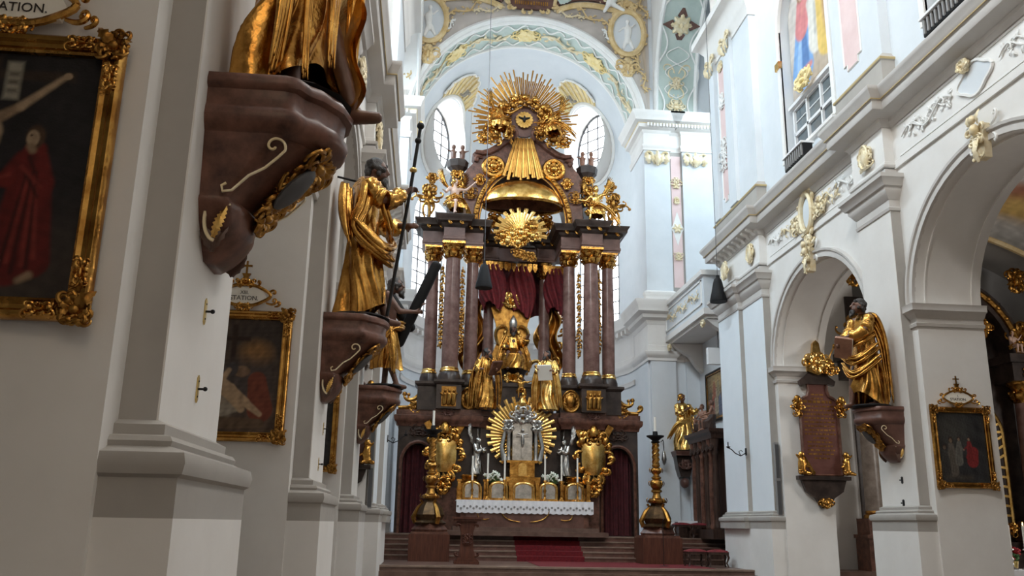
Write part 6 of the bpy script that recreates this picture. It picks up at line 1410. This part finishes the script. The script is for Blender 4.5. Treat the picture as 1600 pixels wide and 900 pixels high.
# ================================================================ STATIONS OF THE CROSS
def frame_mesh(w_, h_, prof):
    m = MB(); cs = [(-1, -1), (1, -1), (1, 1), (-1, 1)]; k = len(prof); vs_ = []; fs_ = []
    for cx, cz in cs:
        for (o, y) in prof: vs_.append((cx*(w_/2-o), y, cz*(h_/2-o)))
    for i in range(4):
        j = (i+1) % 4
        for q in range(k-1): fs_.append((i*k+q, j*k+q, j*k+q+1, i*k+q+1))
    m.add(vs_, fs_); return m
def station(label, loc, fn, title, w_=1.36, h_=1.78):
    t = thing('framed_painting', label, 'painting', loc, 0, 'stations of the cross')
    fr = frame_mesh(w_, h_, [(0, 0), (0, -.05), (.02, -.075), (.045, -.07), (.06, -.05), (.085, -.045), (.11, -.06), (.125, -.05), (.13, -.02), (.13, 0)]).build('frame', 'gold', t, 40)
    ow, oh = w_-.24, h_-.24
    me = painting_mesh(ow, oh, 150, 204, fn, T(0, -.022, 0)); finish(me, 'painted', 0, False); link('canvas', me, t)
    for cx in (-1, 1):
        for cz in (-1, 1):
            m = MB(T(cx*(w_/2-.06), -.07, cz*(h_/2-.06)) @ RY(-cx*cz*PI/4 if cz > 0 else cx*PI/4*1)); rocaille(m, .26, .26, 9, r=.018); leaf(m, 0, 0, PI/2, .15, .07, -.01, .03); m.build('corner_acanthus', 'gold_dark', fr)
            for ax in (0, 1):
                m = MB(T(cx*(w_/2-.055-(0 if ax else .2)), -.075, cz*(h_/2-.055-(.22 if ax else 0)))); 
                if ax: m.M = m.M @ RY(PI/2)
                rocaille(m, .26, .08, 11, r=.012, n=3); m.build('frame_scroll', 'gold', fr)
    # crowning title cartouche with cross
    M0 = T(0, -.05, h_/2+.19)
    m = MB(M0); m.prism([(-.27, -.09), (-.30, 0), (-.25, .09), (-.1, .13), (.1, .13), (.25, .09), (.30, 0), (.27, -.09), (0, -.12)], -.012, .03); tp = m.build('title_plate', 'candle', t, 0)
    m = MB(M0); m.tube([(.33*math.cos(a)*(1+.08*math.cos(4*a)), -.01, .02+.15*math.sin(a)) for a in np.linspace(0, 2*PI, 33)], .025, 6)
    for sx in (-1, 1):
        m.M = M0 @ SC(sx, 1, 1); curl(m, .3, -.08, -.4, .36, 1.0, .024, 0, .02); curl(m, .32, .05, .9, .26, -1.0, .022, 0, .02); curl(m, .16, .15, .6, .2, .9, .02, 0, .02); curl(m, .1, .17, 1.9, .18, -.8, .02, 0, .02); curl(m, .42, -.13, .1, .24, 1.1, .02, 0, .02)
    m.M = M0 @ T(0, 0, -.14); rocaille(m, .3, .1, 5, r=.016); m.M = M0 @ T(0, -.01, .2); rocaille(m, .26, .12, 6, r=.018); m.build('title_frame', 'gold', t)
    m = MB(M0 @ T(0, 0, .25)); m.prism([(-.06, -.05), (.06, -.05), (.035, .03), (.06, .08), (-.06, .08), (-.035, .03)], -.02, .02); m.build('cross_foot', 'gold_dark', t, 0)
    m = MB(M0 @ T(0, 0, .41)); m.box(-.013, .013, -.012, .012, -.1, .1); m.box(-.07, -.013, -.012, .012, .018, .044); m.box(.013, .07, -.012, .012, .018, .044); m.build('cross', 'gold_dark', t, 0)
    for body, zz, sz in ((title, .035, .07), ('STATION.', -.05, .088)):
        text_mesh(body, sz, 'ink', 'lettering', tp, M0 @ T(0, -.016, zz), .002)
    return t
def p_crucifix(U, V):
    p = Paint(U, V, .735, (.018, .016, .017)); p.ell(.5, .1, .7, .2, (.06, .045, .035), .8, .6); p.noise(.2, 4, 1)
    sk, sk2 = (.30, .20, .12), (.42, .30, .19); o = .20
    p.rect(.215+o, .1, .265+o, .98, (.035, .022, .015)); p.rect(.1, .885, .86, .925, (.04, .026, .018))
    p.rect(.30+o, .80, .38+o, .96, (.36, .33, .26))
    for q in range(3): p.rect(.315+o, .83+.035*q, .365+o, .845+.035*q, (.10, .08, .06))
    p.cap(.26+o, .70, .40+o, .77, .024, .017, sk); p.cap(.40+o, .77, .60+o, .90, .018, .011, sk2); p.ell(.62+o, .91, .018, .015, sk2); p.cap(.24+o, .70, .02+o, .80, .022, .016, sk)
    p.ell(.24+o, .75, .035, .045, (.12, .08, .05)); p.cap(.25+o, .66, .24+o, .48, .06, .045, sk2); p.cap(.24+o, .50, .22+o, .42, .055, .06, (.45, .42, .36)); p.cap(.27+o, .40, .28+o, .26, .04, .028, sk); p.cap(.22+o, .40, .23+o, .24, .04, .028, sk); p.cap(.27+o, .26, .26+o, .15, .026, .018, sk2)
    rd, rl, rk = (.12, .012, .010), (.24, .035, .024), (.035, .005, .005)
    p.cap(.66, .13, .71, .46, .085, .075, rd); p.cap(.78, .15, .74, .46, .07, .06, rd); p.cap(.72, .46, .715, .585, .085, .045, (.15, .015, .012)); p.cap(.67, .545, .60, .47, .045, .04, rd); p.cap(.60, .47, .50, .455, .032, .022, (.16, .016, .012)); p.cap(.50, .455, .43, .46, .012, .01, sk2)
    for x0, y0, x1, y1, c_ in ((.63, .12, .69, .5, rk), (.69, .1, .72, .5, rk), (.76, .12, .74, .5, rk), (.66, .14, .70, .48, rl), (.735, .13, .73, .46, rl), (.79, .16, .75, .44, rl), (.68, .5, .76, .40, rk), (.66, .52, .77, .44, rl), (.60, .485, .52, .465, rl), (.69, .56, .73, .50, rk)): p.cap(x0, y0, x1, y1, .009, .005, c_, .8, .006)
    p.ell(.705, .645, .036, .05, (.075, .04, .022)); p.ell(.692, .64, .024, .034, sk2); p.ell(.682, .652, .006, .005, (.08, .05, .03)); p.cap(.688, .605, .70, .59, .016, .014, sk); p.cap(.60, .085, .54, .07, .016, .012, sk); p.cap(.78, .09, .73, .07, .016, .012, sk)
    p.ell(.44, .22, .08, .12, (.10, .10, .11), .9, .4); p.ell(.46, .33, .03, .035, (.22, .15, .10)); p.cap(.0, .1, .3, .07, .05, .03, (.035, .028, .022)); p.noise(.16, 12, 6); return p.C*.78
def p_lament(U, V):
    p = Paint(U, V, .735, (.085, .055, .038)); p.noise(.22, 5, 2); p.ell(.78, .8, .3, .3, (.045, .035, .03), .9, .6); p.ell(.70, .70, .13, .1, (.26, .13, .045), .9, .5)
    p.rect(.40, .55, .46, .95, (.035, .02, .013)); p.rect(.2, .80, .62, .84, (.035, .02, .013))
    p.ell(.62, .40, .26, .22, (.07, .055, .05), .95, .4); p.cap(.80, .20, .74, .45, .11, .08, (.17, .045, .025)); p.ell(.55, .53, .07, .05, (.20, .12, .07)); p.ell(.44, .55, .05, .06, (.06, .05, .05)); p.ell(.20, .5, .12, .14, (.10, .085, .085)); p.ell(.24, .60, .05, .06, (.24, .15, .09))
    p.ell(.18, .24, .2, .13, (.36, .29, .21), .9, .5); sk = (.40, .27, .16)
    p.cap(.05, .12, .5, .22, .06, .05, (.30, .25, .19)); p.cap(.18, .46, .42, .36, .075, .065, sk); p.cap(.22, .40, .42, .32, .02, .015, (.24, .15, .09), .8); p.cap(.46, .33, .70, .20, .008, .006, (.20, .12, .07), .8); p.cap(.22, .49, .36, .43, .012, .01, (.52, .37, .24), .8); p.cap(.42, .36, .62, .26, .06, .04, sk); p.cap(.62, .26, .80, .16, .036, .022, sk); p.cap(.42, .34, .58, .20, .05, .032, sk); p.cap(.30, .42, .40, .54, .03, .02, sk); p.ell(.14, .53, .05, .06, (.30, .19, .11))
    p.cap(.05, .08, .8, .08, .06, .04, (.12, .075, .045)); p.noise(.2, 13, 8); return p.C
def p_pilate(U, V):
    p = Paint(U, V, .735, (.035, .035, .036)); p.noise(.25, 4, 3); p.rect(.55, .4, .62, 1, (.06, .06, .06), .7, .05); p.ell(.3, .75, .25, .2, (.075, .07, .06), .7, .6)
    p.person(.26, .14, .52, (.13, .11, .09), (.22, .15, .10)); p.person(.12, .1, .45, (.055, .05, .045), (.16, .11, .08)); p.person(.40, .28, .38, (.16, .15, .13), (.26, .18, .12), .03, arm=(.52, .46))
    p.cap(.68, .30, .72, .44, .085, .07, (.26, .03, .03)); p.cap(.62, .36, .70, .42, .05, .05, (.24, .03, .03)); p.person(.66, .30, .36, (.24, .03, .03), (.34, .22, .15), -.02, arm=(.52, .47)); p.rect(.1, .05, .65, .10, (.09, .07, .055), .7, .03); p.noise(.2, 14, 4); return p.C*.75
def p_dark(U, V):
    p = Paint(U, V, .735, (.03, .026, .024)); p.person(.6, .15, .6, (.12, .05, .03)); p.noise(.2, 8, 2); return p.C
station('gold-framed crucifixion painting with red-cloaked figure, cropped at the left edge', (-2.64, 5.12, 3.56), p_crucifix, 'XII.')
station('gold-framed lamentation painting with title cartouche behind the nearest left pier', (-2.62, 12.12, 3.49), p_lament, 'XIII.')
station('gilt-framed painting seen as a narrow slice under the staff apostle\'s bracket', (-2.62, 19.07, 3.48), p_dark, 'XIV.')
station('gold-framed dark painting with red-robed figure on the right pier', (11.77, 18.82, 3.42), p_pilate, 'I.')
# ================================================================ EPITAPHS
def epitaph(label, loc):
    t = thing('epitaph', label, 'epitaph', loc)
    poly = [(-.62, -1.35), (-.62, .95), (-.50, 1.05), (-.36, 1.12), (-.30, 1.3), (-.32, 1.55), (.32, 1.55), (.30, 1.3), (.36, 1.12), (.50, 1.05), (.62, .95), (.62, -1.35)]
    m = MB(); m.prism(poly, -.1, .02); tab = m.build('tablet', 'tablet', t, 0)
    m = MB(); P = [(a, -.11, b) for a, b in poly]; m.tube(P+[P[0]], .05, 6); m.build('tablet_rim', 'red_marble', t)
    m = MB(); m.box(-.85, .85, -.22, .0, -1.50, -1.38); m.build('shelf', 'dark_marble', t, 0); m = MB(); m.prism([(-.72, -1.5), (.72, -1.5), (.6, -1.85), (.3, -2.05), (.12, -2.35), (-.12, -2.35), (-.3, -2.05), (-.6, -1.85)], -.14, .0); m.build('apron', 'dark_marble', t, 0); m = MB(); m.prism([(-.36, 1.5), (-.55, 1.45), (-.6, 1.6), (-.4, 1.75), (-.2, 1.95), (.2, 1.95), (.4, 1.75), (.6, 1.6), (.55, 1.45), (.36, 1.5)], -.16, .0); m.build('pediment', 'dark_marble', t, 0)
    R = random.Random(12); m = MB()
    for r_ in range(17):
        z = 1.15-r_*.125; hw = .22 if r_ < 2 else (.5 if r_ < 11 else (.25 if r_ in (11, 16) else .44)); x = -hw
        while x < hw-.05:
            wd = R.uniform(.05, .15); m.box(x, min(hw, x+wd), -.104, -.1, z, z+(.085 if r_ == 2 else .045)); x += wd+.035
    o = m.build('inscription', 'gold_dark', tab, 0)
    o['kind'] = 'stuff'
    m = MB(T(0, -.2, 2.2)); m.prism([(-.34, -.3), (-.38, .1), (-.15, .25), (-.1, .62), (0, .72), (.1, .62), (.15, .25), (.38, .1), (.34, -.3), (0, -.42)], -.05, .1); rocaille(m, .9, .9, 5, r=.06); m.build('gilded_arms', 'gold_bright', t, 40)
    m = MB(T(.35, -.2, 2.15)); m.tube([(0, 0, -.2), (.12, 0, .3), (.25, 0, .55)], .025, 6); m.ell((.28, 0, .6), .06, .05, .08); m.M = T(.4, -.22, 2.0); rocaille(m, .5, .7, 6, r=.05); m.build('crosier', 'gold', t)
    for sx in (-1, 1):
        m = MB(T(sx*.72, -.15, .75)); m.ell((0, -.05, .25), .11, .1, .13); rocaille(m, .35, .8, 8, r=.045); m.build('cherub', 'gold', t)
        m = MB(T(sx*.72, -.2, -1.36)); m.cap((0, 0, .12), (0, -.02, .42), .13, .12); m.ell((0, -.03, .62), .1, .1, .115); m.cap((0, 0, .4), (-sx*.2, -.1, .25), .05, .04); m.cap((0, 0, .45), (sx*.18, -.05, .62), .05, .035); m.cap((-.06, 0, .1), (-.12, -.15, .05), .08, .06); m.cap((.06, 0, .1), (.2, -.12, .04), .08, .06)
        me = remesh(m, .03); merge_build('putto', me, 'gold', t)
    m = MB(T(-.42, -.22, -1.2) @ RY(-.55)); m.box(-.05, .05, -.03, .03, -.15, .55); m.build('torch', 'gold', t, 0)
    m = MB(T(0, -.15, -2.2)); m.ell((0, 0, 0), .13, .1, .14); rocaille(m, .55, .35, 5, r=.045); m.build('pendant_mask', 'gold_dark', t)
    return t
epitaph('red marble epitaph tablet with gilded arms and putti on the right arch pier', (12.28, 27.2, 4.6))
epitaph('epitaph with gilded putti mostly hidden behind the left piers', (-2.55, 26.9, 4.6))
# ================================================================ SMALL FITTINGS
def plate(label, X, y, z, n, mm='brass', grp=None, w_=.05, h_=.15):
    t = thing('latch_plate', label, 'latch', (X, y, z), 0 if n > 0 else PI, grp)
    m = MB(); m.box(.001, .008, -w_/2, w_/2, -h_/2, h_/2); m.prism([(-w_/2, h_/2), (0, h_/2+.02), (w_/2, h_/2)], .001, .008, 'x'); m.prism([(-w_/2, -h_/2), (0, -h_/2-.02), (w_/2, -h_/2)], .001, .008, 'x'); m.build('plate', mm, t, 0)
    m = MB(); m.cap((.008, 0, 0), (.05, .0, 0), .008); m.ell((.055, 0, 0), .016, .016, .016); m.build('hook', 'black_iron', t)
    for q in (-1, 1): m = MB(); m.ell((.009, 0, q*h_*.35), .004, .007, .007, 8, 6); m.build('screw', 'black_iron', t)
plate('upper brass hook plate on the nearest left pier', -1.6, 6.17, 3.0, 1)
plate('lower brass hook plate on the nearest left pier', -1.6, 6.19, 2.46, 1)
plate('upper brass hook plate on the second left pier', -1.6, 13.55, 2.94, 1)
plate('lower brass hook plate on the second left pier', -1.6, 13.27, 2.4, 1)
plate('upper small dark hook plate on the right pier under the apostle', 10.8, 19.72, 2.73, -1, 'black_iron', None, .09, .13)
plate('lower small dark hook plate on the right pier under the apostle', 10.8, 19.75, 2.22, -1, 'black_iron', None, .09, .13)
def column_speaker(label, loc, h):
    t = thing('column_loudspeaker', label, 'loudspeaker', loc); m = MB(); m.box(-.07, .07, -.06, .06, 0, h); m.build('housing', 'grey_paint', t, 0)
    m = MB(); m.box(-.055, .055, -.066, -.058, .08, h*.48); m.box(-.055, .055, -.066, -.058, h*.52, h-.06); m.build('grille', 'lead', t, 0)
    m = MB(); m.box(-.08, .08, -.07, .07, h*.485, h*.515); m.build('joint_band', 'grey_paint', t, 0)
column_speaker('slim grey column loudspeaker on the right choir pier', (10.93, 27.42, 1.95), 2.3)
column_speaker('slim grey column loudspeaker on the left choir pier', (-1.70, 27.10, 1.95), 2.5)
def sconce(label, X, y, z, n):
    t = thing('wall_sconce', label, 'sconce', (X, y, z), 0 if n > 0 else PI); m = MB(); m.box(0, .03, -.05, .05, -.12, .12); m.build('wall_plate', 'black_iron', t, 0)
    m = MB(); m.tube([(.03, 0, -.05), (.2, 0, -.14), (.38, 0, -.06), (.5, 0, .06), (.62, 0, .12)], .018, 6); m.tube([(.2, 0, -.14), (.26, 0, .0), (.18, 0, .05), (.13, 0, 0)], .014, 6); m.build('arm', 'black_iron', t)
    m = MB(); m.lathe([(.02, .1), (.07, .14), (.075, .16)], 10, .62); m.cap((.62, 0, .16), (.62, 0, .3), .02, .018); m.build('candle_cup', 'black_iron', t)
sconce('black iron scrolled sconce on the right choir pier', 10.64, 29.3, 4.1, -1); sconce('black iron sconce on the left choir pier beside the altar', -1.44, 30.6, 4.35, 1)
for lab, x, z in (('black bell-shaped hanging loudspeaker in front of the balcony', 10.15, 9.46), ('black bell-shaped hanging loudspeaker before the altar\'s left columns', 1.68, 9.62)):
    t = thing('hanging_loudspeaker', lab, 'loudspeaker', (x, 30.0, z))
    m = MB(); m.lathe([(.0, 0), (.30, .0), (.31, .05), (.24, .35), (.17, .7), (.13, .84), (.06, .9), (.05, 1.0), (.0, 1.02)], 20); m.build('horn', 'black', t)
    m = MB(); m.cap((0, 0, 1.0), (0, 0, 21.0), .012, .012, 5); m.build('suspension_wire', 'lead', t)
# ================================================================ CHOIR FURNITURE
def great_candlestick(label, x, y):
    t = thing('great_candlestick', label, 'candlestick', (x, y, .3))
    m = MB(); m.box(-.72, .72, -.72, .72, 0, .92); m.build('stone_block', 'red_wood', t, 0)
    m = MB(); m.box(-.66, .66, -.66, .66, .92, 1.0); m.lathe([(.62, 1.0), (.66, 1.08), (.55, 1.2), (.5, 1.3)], 4); m.build('stone_cap', 'red_marble', t, 0)
    m = MB(); m.lathe([(.5, 1.25), (.56, 1.32), (.42, 1.42), (.5, 1.6), (.40, 1.85), (.24, 2.05), (.2, 2.15)], 12, flute=.06, fn=6); m.build('foot', 'bronze', t)
    for k in range(3):
        a = -PI/2+k*2*PI/3+.5; m = MB(RZ(a) @ T(.0, 0, 0)); m.tube([(.52, 0, 1.3), (.6, 0, 1.5), (.42, 0, 1.85), (.28, 0, 2.0), (.36, 0, 2.12)], [.09, .1, .08, .06, .05], 7); m.build('foot_volute', 'gold_dark', t)
    m = MB(); m.lathe([(.2, 2.12), (.33, 2.17), (.35, 2.24), (.28, 2.3), (.18, 2.34), (.14, 2.44), (.13, 2.52), (.2, 2.56), (.2, 2.62), (.14, 2.66), (.21, 2.74), (.25, 2.86), (.21, 2.97), (.13, 3.02), (.18, 3.06), (.18, 3.10), (.11, 3.14), (.11, 3.2), (.17, 3.25), (.21, 3.34), (.17, 3.42), (.1, 3.46), (.15, 3.5), (.15, 3.55), (.1, 3.6)], 18); m.build('lower_stem', 'gold_dark', t)
    for z_, r_ in ((2.86, .25), (3.34, .21), (2.24, .34)):
        for k in range(6):
            a_ = k*PI/3; m = MB(T(r_*math.cos(a_), r_*math.sin(a_), z_) @ RZ(a_+PI/2)); leaf(m, 0, -.08, PI/2, .18, .1, -.01, .03); m.build('stem_leaf', 'gold', t)
    m = MB(); P = []; 
    m.lathe([(.11, 3.58), (.12, 3.8), (.11, 4.1), (.10, 4.35)], 12)
    for k in range(3): m.tube([(.12*math.cos(q*9+k*2.1), .12*math.sin(q*9+k*2.1), 3.6+.75*q) for q in np.linspace(0, 1, 20)], .03, 5)
    m.build('twisted_stem', 'gold_dark', t)
    m = MB(); m.lathe([(.1, 4.34), (.18, 4.4), (.12, 4.45), (.2, 4.52), (.33, 4.6), (.34, 4.64), (.1, 4.66), (.09, 4.8)], 16); m.build('drip_pan', 'black_iron', t)
    m = MB(); m.lathe([(.045, 4.78), (.043, 5.35)], 10); m.build('candle', 'candle', t); m = MB(); m.cap((0, 0, 5.35), (0, 0, 5.38), .005); m.build('wick', 'black', t)
great_candlestick('tall gilded candlestick on a red block at the altar steps, left side', .12, 33.1)
great_candlestick('tall gilded candlestick on a red block at the altar steps, right side', 8.5, 33.1)
t = thing('lectern', 'carved wooden pedestal lectern before the altar steps', 'lectern', (1.38, 31.0, .3))
m = MB(); m.box(-.52, .52, -.35, .35, 1.45, 1.52); m.box(-.46, .46, -.3, .3, 1.38, 1.45); m.build('top', 'red_wood', t, 0)
m = MB(); m.prism([(-.30, .2), (-.22, .5), (-.20, 1.0), (-.26, 1.2), (-.34, 1.38), (.34, 1.38), (.26, 1.2), (.2, 1.0), (.22, .5), (.30, .2)], -.2, .2); m.build('stem', 'red_wood', t, 0)
m = MB(); m.box(-.42, .42, -.34, .34, 0, .08); m.prism([(-.42, .08), (.42, .08), (.3, .2), (-.3, .2)], -.26, .26); m.build('foot', 'red_wood', t, 0)
for sx in (-1, 1): m = MB(T(0, -.21, 0) @ SC(sx, 1, 1)); curl(m, .28, .25, .1, .4, 1.1, .05); curl(m, .22, 1.25, .6, .4, -1.1, .045); m.build('side_scroll', 'red_wood', t)
m = MB(T(0, -.21, .8)); rocaille(m, .3, .6, 4, r=.025); m.build('carving', 'red_wood', t)
t = thing('microphone_stand', 'thin black microphone stand at the right of the steps', 'stand', (8.15, 31.0, .3))
m = MB(); m.lathe([(.16, 0), (.16, .02), (.03, .04)], 16); m.build('base', 'black', t); m = MB(); m.cap((0, 0, .03), (0, 0, 1.45), .012); m.build('pole', 'black', t); m = MB(); m.cap((0, 0, 1.45), (0, -.1, 1.55), .02, .025); m.build('microphone', 'black_iron', t)
def stool(label, loc, rz=0):
    t = thing('stool', label, 'stool', loc, rz, 'red cushioned stools in the choir')
    m = MB(); m.box(-.34, .34, -.24, .24, .42, .5); m.build('apron', 'dark_wood', t, 0)
    m = MB(); m.grid(lambda u, v: ((u-.5)*.72, (v-.5)*.52, .5+.09*(math.sin(PI*min(max(u, .0), 1))**.35)*(math.sin(PI*v)**.35)), 14, 10); m.build('cushion', 'red_velvet', t, 180)
    for sx in (-1, 1):
        for sy in (-1, 1):
            m = MB(); m.tube([(sx*.29, sy*.19, .44), (sx*.33, sy*.22, .32), (sx*.27, sy*.18, .14), (sx*.32, sy*.22, .0)], [.045, .04, .026, .03], 7); m.build('leg', 'dark_wood', t)
    m = MB(); m.box(-.28, .28, -.015, .015, .13, .16); m.build('stretcher', 'dark_wood', t, 0)
stool('red cushioned stool in the front pair, nearer the right candlestick', (9.35, 31.3, .3), .1); stool('red cushioned stool in the front pair, against the choir pier', (10.05, 31.0, .3), -.1)
stool('red cushioned stool in the rear pair, nearer the right candlestick', (10.05, 35.35, 1.2)); stool('red cushioned stool in the rear pair, beside the carved stall', (10.75, 35.3, 1.2))
t = thing('credence_table', 'small side table with lace cloth behind the rear stools', 'table', (10.75, 36.4, 1.2))
m = MB(); m.box(-.6, .6, -.3, .3, 0, .62); m.build('body', 'dark_wood', t, 0); m = MB(); m.box(-.65, .65, -.33, .33, .62, .66); m.box(-.65, .65, -.345, -.33, .42, .66); m.build('cloth', 'cloth', t, 0)
# altar rail piece between the right candlestick and the pier
t = thing('kneeling_bench', 'low dark wooden kneeling bench with pale ledges behind the front stools', 'bench', (10.0, 32.7, .3))
for k in range(3): m = MB(); m.box(-.75, .75, -.2+.2*k, .2+.2*k, .0+.2*k, .16+.2*k); m.build('bench_board', 'dark_wood', t, 0); m = MB(); m.box(-.77, .77, -.22+.2*k, .2+.2*k, .16+.2*k, .2+.2*k); m.build('ledge', 'step_stone', t, 0)
# carved dark stall front with columns and reclining figures
t = thing('carved_choir_stall', 'dark carved wooden stall with slender columns and figures on top', 'stall', (11.45, 35.0, 1.2), -PI/2)
m = MB(); m.box(-1.5, 1.5, -.1, .45, 0, 3.9); m.build('back', 'dark_wood', t, 0)
m = MB(); m.box(-1.6, 1.6, -.75, .45, 0, .35); m.build('plinth', 'dark_wood', t, 0)
m = MB(); m.sweep([(-1.55, .4), (-1.55, -.65), (1.55, -.65), (1.55, .4)], [(-.3, 3.75), (0, 3.75), (.03, 3.9), (.12, 4.0), (.15, 4.12), (-.3, 4.14)]); m.box(-1.5, 1.5, -.6, .4, 3.76, 4.13); m.build('cornice', 'dark_wood', t, 0)
for k, x in enumerate((-1.35, -.85, -.3, .3, .85, 1.35)):
    m = MB(); m.lathe([(.13, .35), (.15, .45), (.1, .55), (.125, .8), (.115, 2.4), (.09, 3.1), (.13, 3.2), (.1, 3.3), (.17, 3.6), (.19, 3.75)], 12, x, -.48); m.build('column', 'dark_wood' if k % 2 else 'red_marble', t)
    m = MB(T(x, -.6, 3.4)); rocaille(m, .3, .4, 3, r=.03); m.build('column_carving', 'dark_wood', t)
for k, (x, sx, lab) in enumerate(((-.75, 1, 'dark carved figure reclining on the stall cornice, farther one'), (.55, -1, 'dark carved figure reclining on the stall cornice, nearer one'))):
    f = thing('reclining_figure', lab, 'statue', (11.45+(-.25), 35.0+(-x)*1.0, 5.34), -PI/2+.5*sx)
    statue(f, .9, dict(SEAT, knL=(-.16, -.35, .62)), [(.1, 0, -.2, .3, .3, .15), (.4, 0, -.2, .3, .3, .12), (.6, 0, -.02, .2, .18, .06), (.7, 0, 0, .17, .15, .03)], 'skin_wood', 'dark_wood', 'dark_skin', False, vox=.025, fingers=False, sleeves=(False, False), nu=48, nv=16, seed=3+k)
# painting on the choir wall above the stall, white box below the balcony
def p_choir(U, V):
    p = Paint(U, V, .8, (.12, .085, .05)); p.noise(.3, 5, 2); p.ell(.55, .8, .3, .2, (.34, .23, .10), .9, .6)
    for (x, y, h, c) in ((.3, .1, .5, (.28, .06, .04)), (.5, .15, .55, (.30, .24, .17)), (.7, .1, .5, (.10, .12, .18)), (.4, .5, .4, (.26, .09, .05)), (.62, .5, .38, (.24, .2, .12)), (.2, .35, .4, (.12, .10, .06))): p.person(x, y, h, c)
    p.noise(.3, 14, 5); return p.C
t = thing('choir_painting', 'dark-framed crowded painting on the choir wall above the carved stall', 'painting', (12.06, 36.45, 7.05), -PI/2)
frame_mesh(2.6, 2.15, [(0, .03), (0, -.06), (.05, -.08), (.09, -.05), (.1, -.01), (.1, .03)]).build('frame', 'black_iron', t, 30); frame_mesh(2.42, 1.97, [(0, .03), (0, -.05), (.05, -.05), (.05, .03)]).build('inner_frame', 'gold_dark', t, 0)
me = painting_mesh(2.36, 1.92, 70, 60, p_choir, T(0, -.01, 0)); finish(me, 'painted', 0, False); link('canvas', me, t)
t = thing('ceiling_spotlight_box', 'plain white box lamp hanging below the balcony', 'lamp', (11.4, 34.0, 8.25))
m = MB(); m.box(-.46, .46, -.12, .12, -.33, .33); m.build('housing', 'white_paint', t, 0); m = MB(); m.cap((0, 0, .33), (0, 0, 1.36), .02); m.build('hanger', 'lead', t); m = MB(); m.box(-.42, .42, .1, .14, -.29, .29); m.build('diffuser', 'cloth', t, 0)
t = thing('sanctuary_lamp', 'small silver lamp on an iron hook beside the gilded female saint', 'lamp', (10.2, 38.3, 4.2))
m = MB(); m.tube([(0, .45, 1.05), (0, .1, 1.1), (0, 0, 1.0), (0, 0, .62)], .018, 6); m.build('hook', 'black_iron', t); m = MB(); m.lathe([(.02, 0), (.08, .1), (.12, .25), (.1, .4), (.05, .6)], 12); m.build('bowl', 'silver', t)
# red carpet up the steps and across the choir floor
t = thing('red_carpet', 'red carpet runner on the altar steps and choir floor', 'carpet', (4.6, 31.5, .3))
m = MB(); m.box(-.9, 4.9, -2.0, 2.05, .002, .014); m.build('floor_runner', 'carpet', t, 0)
for k in range(5):
    y0 = 33.6+.36*k-31.5; z = .18*(k+1)
    m = MB(); m.box(-1.25, 1.25, y0-.045, y0-.03, z-.18, z+.012); m.box(-1.25, 1.25, y0-.03, y0+.33 if k < 4 else y0+.4, z, z+.012); m.build('stair_runner', 'carpet', t, 0)
